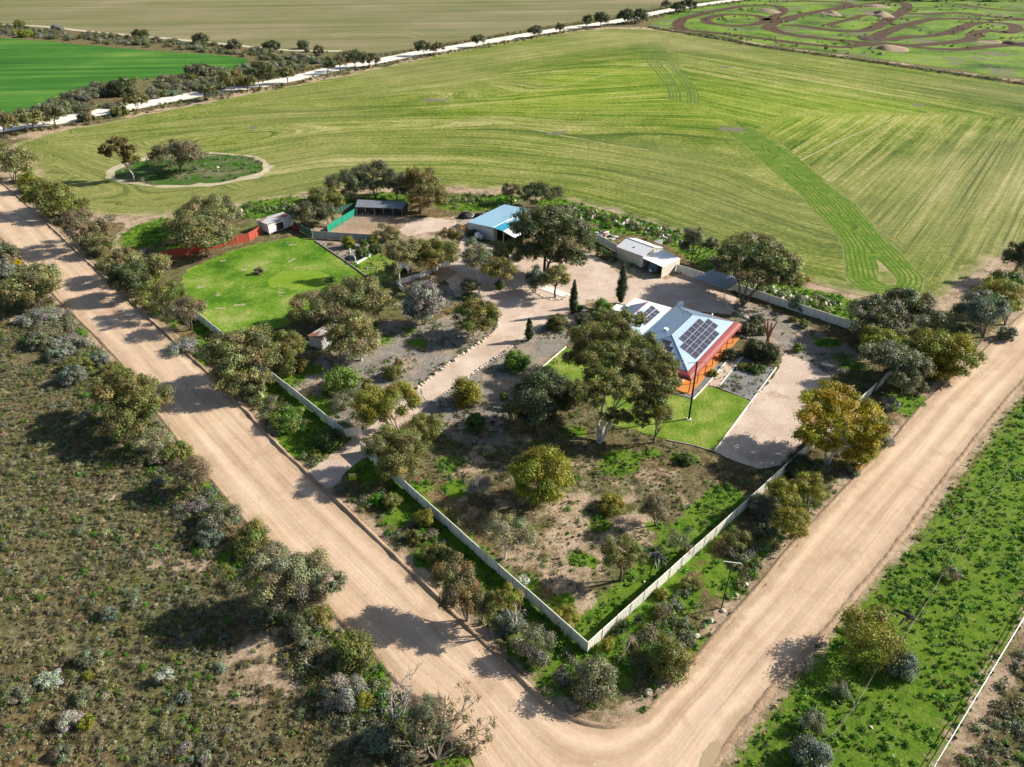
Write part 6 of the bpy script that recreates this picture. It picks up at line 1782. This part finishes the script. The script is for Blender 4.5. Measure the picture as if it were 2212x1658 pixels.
stone_row([(1568, 655), (1575, 668), (1600, 680), (1620, 692), (1640, 700)], .7, .75, 'pale stone in the curved row below the big umbrella gum', 'stones below the umbrella gum', (4, 5, 2))
stone_row([(1600, 727), (1615, 731), (1632, 735)], .6, .6, 'white stone in the short row behind the veranda corner', 'stones behind the veranda', (4, 5))
stone_row([(1700, 765), (1745, 783), (1790, 812), (1806, 838)], .6, .3, 'dark stone edging the top of the pink gravel yard', 'stones round the pink yard', (0, 1))
stone_row([(1067, 627), (1078, 634), (1092, 630), (1094, 622), (1082, 617)], .5, .35, 'stone ringing the forked gum', 'stones round the forked gum', (4, 5))
for px, py, s, l in ((1401, 1497, 1.25, 'big white boulder near the curve of the road'), (1505, 1375, .95, 'pale boulder on the verge nearest the big white one'), (1536, 1342, .9, 'pale boulder on the verge, third from the road curve'), (1562, 1320, .9, 'pale boulder on the verge, fourth from the road curve'),
                     (1611, 1262, .95, 'pale boulder furthest up the right road verge'), (1592, 1286, .7, 'small grey boulder between two pale verge boulders'), (1366, 1254, .55, 'small white rock under the olive and rust gum'), (1391, 1257, .45, 'small white rock beside the fence shadow'),
                     (1882, 1572, .5, 'small white rock in the green field by the bottom right'), (1843, 958, .8, 'white rock under the golden gum'), (1889, 975, .7, 'white rock at the edge of the right road'), (1718, 632, 1.0, 'white rock behind the back fence'), (1718, 626, .8, 'upper white rock behind the back fence'),
                     (470, 363, 1.6, 'white slab on the tree island'), (1332, 574, .6, 'white stone at the foot of the white shed')):
    o = add_obj('boulder', ST[(4, 5, 0)[len(l) % 3]], None, (*G2(px, py), 0), len(l) * 1.3); o.scale = (s * .7, s * .7, s * .6); tag(o, l, 'rock')

# scrap pile behind the fence
q = Vector(G(1302, 512)); root = empty('scrap_pile', tuple(q), 'pile of scrap sheets and white appliances behind the back fence', 'scrap heap')
rr = random.Random(5)
for nm, mt, k in (('scrap_sheets', M['rusty'], 26), ('white_scrap', M['white_paint'], 16), ('scrap_timber', M['dark_bark'], 20)):
    mb = MB()
    for i in range(k):
        r0_ = rr.uniform(0, 2.6); a = rr.uniform(0, 6.28); c0 = q + Vector((math.cos(a) * r0_ * 1.3, math.sin(a) * r0_, .15 + rr.uniform(0, 1.3) * (1 - r0_ / 3)))
        mb.box(c0, (rr.uniform(.4, 1.5), rr.uniform(.2, .9), rr.uniform(.05, .4)), (math.cos(a * 3), math.sin(a * 3)))
    mb.build(nm, mt, root)
# small yard things
q = Vector(G(711, 607)); o = MB().tube([q + Vector((.65 * math.cos(a), .65 * math.sin(a), .12)) for a in np.linspace(0, 6.283, 17)], .11, 6, False).build('tyre', M['black'], None, tuple(q)); tag(o, 'black tyre lying on the pale part of the grass paddock', 'tyre')
q = Vector(G(642, 497)); root = empty('red_bin', tuple(q), 'red metal hopper beside the rusty shed', 'bin')
MB().prism([(q.x - .7, q.y - .6), (q.x + .7, q.y - .6), (q.x + .8, q.y + .6), (q.x - .8, q.y + .6)], .3, 1.3).build('tub', M['red_trim'], root)
MB().box(q + Vector((.9, 0, .6)), (.8, .7, .9)).build('grey_box', M['steel'], root)
q = Vector(G(871, 586)); root = empty('calf_hutch', tuple(q), 'pale grey animal shelter under the rust-tipped gum', 'shelter')
mb = MB(); vs = []
for j in (-1.2, 1.2):
    for k in range(9): a = math.pi * k / 8; vs.append(q + Vector((math.cos(a) * 1.2, j, math.sin(a) * 1.5)))
mb.add(vs, [(k, k + 1, k + 10, k + 9) for k in range(8)] + [tuple(range(9, 18))]).build('shell', M['flat_roof'], root)
q = Vector(G(892, 606)); root = empty('bench', tuple(q), 'weathered timber bench in the small pen', 'bench')
MB().box(q + Vector((0, 0, .45)), (1.6, .45, .07), (1, .3)).build('seat', M['timber'], root)
for s_ in (-.65, .65): MB().box(q + Vector((s_, s_ * .3, .21)), (.08, .4, .42), (1, .3)).build('leg', M['timber'], root)
q = Vector(G(1280, 680)); root = empty('garden_umbrella', tuple(q), 'tan shade umbrella left of the house', 'umbrella')
mb = MB(); vs = [q + Vector((0, 0, 2.6))] + [q + Vector((1.7 * math.cos(k * math.pi / 4), 1.7 * math.sin(k * math.pi / 4), 2.1)) for k in range(8)]
mb.add(vs, [(0, 1 + k, 1 + (k + 1) % 8) for k in range(8)]).build('canopy', simple('tan_canvas', (.62, .42, .22), .85, .1), root)
MB().tube([q, q + Vector((0, 0, 2.6))], .04, 6).build('pole', M['steel'], root)
q = Vector(G(656, 1467 - 20)); 
q = Vector(G(668, 1448)); root = empty('strainer_post', tuple(G(668, 1448)), 'weathered timber strainer post with leaning stay in the scrub', 'fence post')
MB().tube([q, q + Vector((-.15, 0, 1.5))], .11, 7).build('post', M['timber'], root); MB().tube([q + Vector((1.6, -.3, 0)), q + Vector((-.1, 0, 1.1))], .06, 6).build('stay', M['timber'], root)

# power pole, wires
q = Vector(G(1488, 906)); pl = empty('power_pole', tuple(q), 'dark leaning power pole with crossarm on the square lawn', 'power pole')
top = Vector(on_plane_y(1506, 782, q.y)); tb = q.lerp(top, 1.0)
MB().tube([q - Vector((0, 0, .1)), top], [.15, .11], 8).build('pole', M['black'], pl)
ca, cb = top + Vector((-1.3, -.1, -.15)), top + Vector((1.3, .1, -.1))
MB().beam(ca, cb, .07).build('crossarm', M['red_bark'], pl)
MB().box(q + Vector((0, 0, .04)), (.7, .6, .08)).build('footing', M['edging'], pl)
q2 = Vector(G(1645, 1262)); pl2 = empty('power_pole', tuple(q2), 'grey power pole with pale crossarm on the right verge', 'power pole')
x1, x2 = Vector(on_plane_y(1563, 1213, q2.y + 1)), None
cz = 7.2
x1, x2 = Vector(G(1563, 1213, cz)), Vector(G(1602, 1218, cz))
pm_ = x1.lerp(x2, .5); pl2.location = (pm_.x, pm_.y, 0)
MB().tube([(pm_.x, pm_.y, 0), (pm_.x, pm_.y, cz)], [.085, .06], 8).build('pole', M['dark_bark'], pl2)
MB().beam(x1, x2, .07).build('crossarm', M['edging'], pl2)
for s_, e_ in ((x1, ca), (x2, cb)):
    pts = [s_.lerp(e_, t) - Vector((0, 0, 1.1 * 4 * t * (1 - t))) for t in np.linspace(0, 1, 14)]
    o = MB().tube(pts, .010, 4, False).build('power_line', M['black'], None, tuple(s_)); tag(o, 'thin power line from the verge pole to the lawn pole, ' + ('left' if s_ is x1 else 'right') + ' wire', 'power line')
for off, l in ((0, 'thin wire over the green verge, nearest the right road'), (1, 'thin wire over the green verge, second from the right road')):
    a, b = Vector(G(1670 + off * 110, 1645 - off * 30, 8)), Vector(G(1880 + off * 50, 1345 + off * 50, 8)); b = a + (b - a) * 2.2
    o = MB().tube([a.lerp(b, t) for t in np.linspace(-.4, 1, 5)], .008, 4, False).build('power_line', M['black'], None, tuple(a)); tag(o, l, 'power line')
# white pipe along the right field and the old wire fence
P = W([(2300, 1185), (2209, 1339), (2130, 1470), (2017, 1657), (1960, 1760)])
pf = empty('pipe_fence', (*P[0], 0), 'long pale grey twin-rail pipe fence beside the brown track at lower right', 'fence')
for z, off in ((.95, 0), (.5, .02)):
    MB().tube([(p[0] + off, p[1], z) for p in P], .035, 6).build('rail', M['steel'], pf)
for p in densify(P, 8.5, False):
    MB().tube([(p[0], p[1], 0), (p[0], p[1], 1.05)], .06, 6).build('post', M['white_paint'], pf)
P = W([(1790, 1602), (1845, 1535), (1890, 1455), (1950, 1385), (2005, 1300), (2040, 1235), (2100, 1130), (2180, 1010)])
wf = empty('wire_fence', (*P[0], 0), 'old wire fence with thin posts through the green verge', 'fence')
for p in P: MB().tube([(p[0], p[1], 0), (p[0] + .05, p[1], 1.2)], .06, 6).build('post', M['timber'], wf)
mb = MB()
for z in (.4, .75, 1.1): mb.tube([(p[0], p[1], z) for p in P], .007, 4, False)
mb.build('wire', M['timber'], wf)
# signs
q = Vector(G(47, 584)); rs_ = empty('road_sign', tuple(q), 'yellow diamond road sign with black T symbol beside the dirt road', 'sign')
MB().tube([q, q + Vector((0, 0, 2.2))], .05, 6).build('post', M['steel'], rs_)
fwd = Vector((.35, -.85, 0)).normalized(); u = Vector((-fwd.y, fwd.x, 0)); cc = q + Vector((0, 0, 1.9)) + fwd * .06
def plate(mb, pts, n, t):
    vs = [cc + u * x + Vector((0, 0, z)) for x, z in pts]; k = len(vs); vs2 = vs + [v + n * t for v in vs]
    mb.add(vs2, [tuple(range(k - 1, -1, -1)), tuple(range(k, 2 * k))] + [(i, (i + 1) % k, k + (i + 1) % k, k + i) for i in range(k)])
mb = MB(); plate(mb, [(0, -.78), (.78, 0), (0, .78), (-.78, 0)], fwd, .03); mb.build('plate', M['yellow'], rs_)
cc = cc + fwd * .034; mb = MB(); plate(mb, [(-.34, .12), (.34, .12), (.34, .24), (-.34, .24)], fwd, .01); plate(mb, [(-.06, -.36), (.06, -.36), (.06, .115), (-.06, .115)], fwd, .01); mb.build('symbol', M['black'], rs_)
q = Vector(G(763, 1040)); sb = empty('notice_board', tuple(q), 'yellow notice board with pale blue panel by the driveway entry', 'sign')
cc = q + Vector((0, 0, .25)); fwd = Vector((.1, -1, 0)).normalized(); u = Vector((-fwd.y, fwd.x, 0))
mb = MB(); plate(mb, [(-.5, 0), (.5, 0), (.5, 1.15), (-.5, 1.15)], fwd, .04); mb.build('board', M['yellow'], sb)
cc = cc + fwd * .045
mb = MB(); plate(mb, [(-.24, .68), (.24, .68), (.24, 1.1), (-.24, 1.1)], fwd, .01); mb.build('white_panel', M['white_paint'], sb)
cc = cc + fwd * .012
mb = MB(); plate(mb, [(-.2, .76), (.2, .76), (.2, 1.06), (-.2, 1.06)], fwd, .01); mb.build('blue_panel', simple('pale_blue', (.30, .50, .72), .5, .05), sb)
mb = MB(); plate(mb, [(-.26, .22), (.26, .22), (.26, .29), (-.26, .29)], fwd, .006); mb.build('text_line', M['timber'], sb)
for s_ in (-.4, .4): MB().box(q + u * s_ + Vector((0, 0, .5)), (.05, .05, 1.0), u).build('post', M['steel'], sb)
# ------------------------------------------------------------------ stuff: weeds, heath, scrub belts, rubble
def stuff_leaves(name, C, R, leaf, cover, pal_mix, seed, label=None, tip=.35, flat=.35, per=None):
    """many low clumps as one mesh: pal_mix = [(palette, share)]"""
    rng = np.random.default_rng(seed)
    k = rng.random(len(C)); Vs, Fs, Cs, nv, s = [], [], [], 0, 0.0
    for pal, sh in pal_mix:
        m = (k >= s) & (k < s + sh); s += sh
        if not m.any(): continue
        V, Fq, col = leaves(C[m], R[m], leaf, cover, pal, rng, cap=400000, tipf=tip, flat=flat)
        V[:, 2] = np.maximum(V[:, 2], .01)
        Vs.append(V); Fs.append(Fq + nv); Cs.append(col); nv += len(V)
    me = np_mesh(name, np.vstack(Vs), np.vstack(Fs), M['leaf']); set_color(me, 'leaf', np.vstack(Cs))
    o = add_obj(name, me); o['kind'] = 'stuff'
    if label: o['label'] = label
    return o

def scatter(n, x0, x1, y0, y1, seed):
    r = np.random.default_rng(seed)
    return r.uniform(x0, x1, n), r.uniform(y0, y1, n), r
ROADS = [road_poly, W(DRIVE), W(ENTRY), W(YARD)]
PAVED = ROADS + [W(LAWN), W(PADK), field_poly]
def off_paths(x, y, polys):
    k = np.ones(len(x), bool)
    for p in polys: k &= ~in_poly(x, y, p)
    hx, hy = (x - O.x) * e1.x + (y - O.y) * e1.y, (x - O.x) * e2.x + (y - O.y) * e2.y
    k &= ~((hx > -2) & (hx < 22) & (hy > -2) & (hy < 22))
    return k
def vis(x, y):
    d = y * CP + CAMH * SP; u = y * SP - CAMH * CP
    px, py = 1106 + F * x / d, 829 - F * u / d
    return (px > -60) & (px < 2280) & (py < 1740) & (py > -60)

# lush weeds where the ground mask is green
x, y, r = scatter(120000, -110, 130, 30, 200, 11)
k = vis(x, y); x, y = x[k], y[k]
k = (mask_at('g', x, y) * (.6 + .8 * fbm(x / 2.2, y / 2.2, 61)) > .55) & off_paths(x, y, PAVED)
x, y = x[k], y[k]
s = r.uniform(.10, .26, len(x)) * (.7 + .9 * fbm(x / 3, y / 3, 63))
stuff_leaves('green_weeds', np.column_stack([x, y, s * .35]), np.column_stack([s * 1.25, s * 1.25, s * .7]), .20, .42, [('weed', .86), ('bright', .09), ('olive', .05)], 12, 'bright green weeds and soft grass over the verges and yard', .5)
# brown-grey heath left of the near road
x, y, r = scatter(110000, -110, 30, 30, 175, 21)
left = W([(-400, 300), (0, 525), (117, 655), (245, 785), (365, 945), (480, 1085), (600, 1225), (696, 1320), (764, 1392), (852, 1490), (934, 1560), (1000, 1640), (1060, 1780), (-1200, 2300), (-1200, 300)])
k = vis(x, y) & in_poly(x, y, left); x, y = x[k], y[k]
k = (mask_at('b', x, y) < .35 + .5 * r.random(len(x))) & (fbm(x / 7, y / 7, 71) > .32); x, y = x[k], y[k]
s = r.uniform(.07, .22, len(x)) * (.6 + .9 * fbm(x / 4, y / 4, 73)) * np.where(r.random(len(x)) < .05, 2.2, 1)
z = fbm(x / 11, y / 11, 75) + r.normal(0, .05, len(x))
h1 = z > .5
for nm, kk, mixp, lb in (('heath', h1, [('heath', .36), ('greyolive', .32), ('olive', .14), ('straw', .14), ('weed', .04)], 'low brown and olive heath covering the scrub land'), ('heath', ~h1, [('greyolive', .42), ('olive', .20), ('bluegrey', .08), ('heath', .16), ('straw', .05), ('weed', .09)], 'low grey-green heath covering the scrub land')):
    stuff_leaves(nm, np.column_stack([x, y, s * .45])[kk], np.column_stack([s * 1.2, s * 1.2, s * 1.1])[kk], .13, .5, mixp, 23, lb)
# dark tussocks in the right-hand field and on the corner verge
x, y, r = scatter(26000, 12, 130, 30, 150, 31)
rf = W([(1560, 1657), (1700, 1485), (1800, 1360), (1945, 1190), (2185, 875), (2330, 720), (2420, 900), (2212, 1345), (2010, 1690), (1700, 1850), (1520, 1850)])
cv_ = W([(1120, 1480), (1290, 1560), (1400, 1540), (1540, 1370), (1700, 1180), (1850, 1020), (1800, 1030), (1600, 1250), (1420, 1440), (1268, 1500), (1150, 1440)])
i1, i2 = in_poly(x, y, rf), in_poly(x, y, cv_)
k = vis(x, y) & ((i1 & (fbm(x / 8, y / 8, 81) > .40)) | (i2 & (r.random(len(x)) < .8))); x, y = x[k], y[k]
s = r.uniform(.06, .18, len(x)) * (.5 + fbm(x / 5, y / 5, 88))
stuff_leaves('tussocks', np.column_stack([x, y, s * .5]), np.column_stack([s * 1.1, s * 1.1, s * .9]), .14, .8, [('weed', .35), ('green', .25), ('olive', .28), ('heath', .12)], 33, 'dark green tussocks dotted over the roadside grass')
# scrub right of the pipe fence
x, y, r = scatter(9000, 40, 110, 30, 80, 35)
rp = W([(2330, 1180), (2225, 1370), (2060, 1657), (1990, 1800), (2500, 1800), (2500, 1180)])
k = in_poly(x, y, rp); x, y = x[k], y[k]; s = r.uniform(.12, .4, len(x))
stuff_leaves('heath', np.column_stack([x, y, s * .4]), np.column_stack([s * 1.3, s * 1.3, s * .8]), .2, .5, [('greyolive', .4), ('brown', .3), ('bluegrey', .2), ('weed', .1)], 36, 'grey heath beyond the white pipe fence')
# understorey along the verges (grey-green low plants)
x, y, r = scatter(90000, -100, 90, 36, 170, 41)
bands = [(NEAR_EDGE[2:10], 2.6, .0, 5.0), (NEAR_EDGE[16:], 2.4, .0, 4.5)]
d1, _ = dist_line(x, y, W(NEAR_EDGE)); d2, _ = dist_line(x, y, W(FAR_L))
k = vis(x, y) & off_paths(x, y, PAVED) & (((d1 > 1.2) & (d1 < 6.0)) | ((d2 > .8) & (d2 < 7) & (x < 10)))
k &= fbm(x / 3.5, y / 3.5, 91) > .50
x, y = x[k], y[k]; s = r.uniform(.12, .38, len(x)) * np.where(r.random(len(x)) < .12, 2.0, 1)
stuff_leaves('verge_scrub', np.column_stack([x, y, s * .45]), np.column_stack([s * 1.2, s * 1.2, s]), .2, .6, [('greyolive', .4), ('olive', .25), ('bluegrey', .15), ('brown', .12), ('weed', .08)], 42, 'knee-high grey-green scrub along the road verges')
# sparse weeds and litter over the yards
x, y, r = scatter(46000, -60, 75, 45, 170, 51)
blk = W([(430, 690), (745, 950), (781, 980), (1268, 1405), (1985, 750), (1478, 580), (1270, 545), (800, 530), (640, 520)])
k = in_poly(x, y, blk) & off_paths(x, y, PAVED) & (fbm(x / 5, y / 5, 95) > .44); x, y = x[k], y[k]
s = r.uniform(.05, .17, len(x)) * np.where(r.random(len(x)) < .10, 2.4, 1)
stuff_leaves('yard_litter', np.column_stack([x, y, s * .4]), np.column_stack([s * 1.4, s * 1.4, s * .8]), .16, .4, [('heath', .36), ('greyolive', .26), ('weed', .24), ('olive', .14)], 52, 'leaf litter and scattered low weeds in the yards')
# grass blades on lawn edges and the grass paddock
# field weeds on the ridge behind the fence, with rubble of white stones
ridge = [([(560, 452), (640, 452), (700, 448)], 4.5), ([(975, 432), (1040, 436), (1100, 440)], 5.0), ([(1210, 450), (1290, 470), (1370, 490), (1440, 508), (1500, 535)], 4.0), ([(1560, 580), (1650, 622), (1730, 650), (1800, 662)], 4.0), ([(500, 470), (540, 455)], 3.0)]
rx_, ry_, rs_l = [], [], []
rng = np.random.default_rng(61)
mv, mf = [], []; gx_, gy_ = [], []
for pts, hw in ridge:
    P = densify(curve(W(pts), 4), 1.0, False)
    for p in P:
        for j in range(5):
            gx_.append(p[0] + rng.normal(0, hw * .5)); gy_.append(p[1] + rng.normal(0, hw * .5))
        for j in range(5):
            if vnoise(np.array([p[0] / 4]), np.array([p[1] / 4]), 5)[0] < .35: continue
            x, y = p[0] + rng.normal(0, hw * .35), p[1] + rng.normal(0, hw * .35)
            s = rng.uniform(.2, .75); n = len(mv)
            for (a, b, c) in ((-1, -1, 0), (1, -1, 0), (1.1, 1, 0), (-1, .9, 0), (-.6, -.5, 1), (.7, -.6, .9), (.5, .6, 1.1), (-.6, .5, .8)):
                mv.append((x + (a + rng.normal(0, .2)) * s * .5, y + (b + rng.normal(0, .2)) * s * .5, max(0, c * s * .7 + rng.normal(0, .05) * s)))
            mf += [(n + 4, n + 5, n + 6, n + 7), (n, n + 1, n + 5, n + 4), (n + 1, n + 2, n + 6, n + 5), (n + 2, n + 3, n + 7, n + 6), (n + 3, n, n + 4, n + 7)]
o = add_obj('rubble', np_mesh('rubble', np.array(mv), np.array(mf), M['white_stone'])); tag(o, 'white limestone rubble heaped in the weeds behind the fence', kind='stuff')
gx_, gy_ = np.array(gx_), np.array(gy_); s = rng.uniform(.2, .75, len(gx_))
stuff_leaves('rubble_weeds', np.column_stack([gx_, gy_, s * .5]), np.column_stack([s * 1.2, s * 1.2, s * .8]), .36, .75, [('weed', .4), ('greyolive', .25), ('olive', .2), ('pale', .15)], 63, 'weeds and low bushes over the rubble ridge behind the fence')
# scrub belts far left
belt1 = W([(-200, 75), (0, 58), (90, 66), (187, 72), (350, 88), (477, 100), (600, 112), (737, 112), (800, 120), (740, 130), (690, 140), (640, 155), (560, 172), (545, 136), (535, 126), (500, 118), (320, 105), (160, 90), (0, 76), (-200, 76)])
belt2 = W([(-100, 270), (20, 250), (90, 230), (130, 213), (160, 198), (213, 184), (317, 172), (433, 160), (510, 148), (560, 140), (560, 176), (470, 200), (433, 200), (350, 215), (250, 232), (150, 252), (60, 272), (-40, 290)])
for nm, pb, n, sd in (('far_scrub', belt1, 700, 71), ('far_scrub', belt2, 420, 73)):
    a = np.array(pb); x, y, r = scatter(n * 6, a[:, 0].min(), a[:, 0].max(), a[:, 1].min(), a[:, 1].max(), sd)
    k = in_poly(x, y, pb) & (fbm(x / 14, y / 14, 99) > .40); x, y = x[k][:n], y[k][:n]
    s = r.uniform(.7, 2.1, len(x))
    C = np.repeat(np.column_stack([x, y, s * .5]), 3, axis=0) + r.normal(0, .35, (3 * len(x), 3)) * np.repeat(s, 3)[:, None] * np.array([1, 1, .4])
    R = np.repeat(np.column_stack([s * .85, s * .85, s * .62]), 3, axis=0) * r.uniform(.6, 1, (3 * len(x), 1))
    stuff_leaves(nm, C, R, .5, .8, [('grey', .16), ('greyolive', .28), ('darkmallee', .30), ('bluegrey', .10), ('olive', .16)], sd + 1, 'belt of grey-green scrub between the far fields')
# weeds along the white road and on the field bank
x_, y_ = [], []
for off, hw in ((-11, 2.2), (9.5, 2.0)):
    P = densify(fc, 1.6, False)
    for i, p in enumerate(P[:-1]):
        t = (Vector(P[i + 1]) - Vector(p)).normalized(); n = Vector((-t.y, t.x))
        for j in range(2):
            w = off + rng.normal(0, hw); x_.append(p[0] + n.x * w); y_.append(p[1] + n.y * w)
for p in densify(W([(1404, 60), (1474, 72), (1641, 101), (1808, 124), (1975, 148), (2212, 183), (2500, 228)]), 1.2, False):
    for j in range(2): x_.append(p[0] + rng.normal(0, .9)); y_.append(p[1] + rng.normal(0, 1.2))
x_, y_ = np.array(x_), np.array(y_); k = vis(x_, y_); x_, y_ = x_[k], y_[k]; s = rng.uniform(.25, .75, len(x_))
stuff_leaves('roadside_scrub', np.column_stack([x_, y_, s * .5]), np.column_stack([s * 1.5, s * 1.5, s * .8]), .5, .7, [('greyolive', .45), ('darkmallee', .25), ('olive', .2), ('brown', .1)], 75, 'low scrub lining the white road and the far bank')
# island weeds and field-edge shrubs
x, y, r = scatter(900, -150, -60, 150, 260, 77)
k = in_poly(x, y, isl2); x, y = x[k], y[k]; s = r.uniform(.2, .7, len(x))
if len(x): stuff_leaves('island_scrub', np.column_stack([x, y, s * .4]), np.column_stack([s * 1.4, s * 1.4, s * .7]), .4, .6, [('greyolive', .5), ('weed', .3), ('brown', .2)], 78, 'low weeds on the paddock island')
# distant wood at the upper right
x, y, r = scatter(260, 330, 900, 730, 830, 79); s = r.uniform(2.5, 5, len(x))
stuff_leaves('far_wood', np.column_stack([x, y, s]), np.column_stack([s * 1.2, s * 1.2, s]), 1.6, .9, [('dark', .5), ('darkmallee', .5)], 80, 'dark line of far trees beyond the motocross track')
# motocross clumps
x, y, r = scatter(5000, 140, 800, 430, 760, 83); k = vis(x, y) & in_poly(x, y, W(TRG)) & (fbm(x / 22, y / 22, 85) > .6); x, y = x[k], y[k]; s = r.uniform(.3, .9, len(x))
stuff_leaves('track_scrub', np.column_stack([x, y, s * .4]), np.column_stack([s * 1.6, s * 1.6, s * .7]), .7, .6, [('olive', .5), ('darkmallee', .3), ('brown', .2)], 84, 'low scrub between the motocross tracks')

# ------------------------------------------------------------------ light and camera
world = bpy.data.worlds.new('World'); scene.world = world; world.use_nodes = True
nt = world.node_tree; nt.nodes.clear()
sky = nt.nodes.new('ShaderNodeTexSky'); sky.sky_type = 'NISHITA'; sky.sun_disc = False
ELEV, AZ = math.radians(30.5), math.radians(13.0)
sky.sun_elevation = ELEV; sky.sun_rotation = math.radians(90) - AZ
bg = nt.nodes.new('ShaderNodeBackground'); bg.inputs[1].default_value = .08
ow = nt.nodes.new('ShaderNodeOutputWorld')
nt.links.new(sky.outputs[0], bg.inputs[0]); nt.links.new(bg.outputs[0], ow.inputs[0])
sun = bpy.data.lights.new('sun', 'SUN'); sun.energy = 5.0; sun.angle = math.radians(.5); sun.color = (1.0, .94, .84)
so = bpy.data.objects.new('sun', sun); COL.objects.link(so)
sd_ = Vector((math.cos(ELEV) * math.cos(AZ), math.cos(ELEV) * math.sin(AZ), math.sin(ELEV)))
so.rotation_euler = sd_.to_track_quat('Z', 'Y').to_euler(); so.location = (80, 40, 90)
cam = bpy.data.cameras.new('camera'); co = bpy.data.objects.new('camera', cam); COL.objects.link(co)
cam.sensor_fit = 'HORIZONTAL'; cam.sensor_width = 36.0; cam.lens = F / 2212 * 36.0
cam.clip_start = 1.0; cam.clip_end = 9000
co.location = (0, 0, CAMH); co.rotation_euler = (math.pi / 2 - PITCH, 0, 0)
scene.camera = co
scene.view_settings.view_transform = 'Standard'; scene.view_settings.look = 'None'
scene.view_settings.exposure = 0.80; scene.view_settings.gamma = 1.0
scene.cycles.max_bounces = 5; scene.cycles.transparent_max_bounces = 4
print('script seconds', round(time.time() - T0, 1), 'objects', len(scene.objects), 'polys', sum(len(o.data.polygons) for o in scene.objects if o.type == 'MESH'))
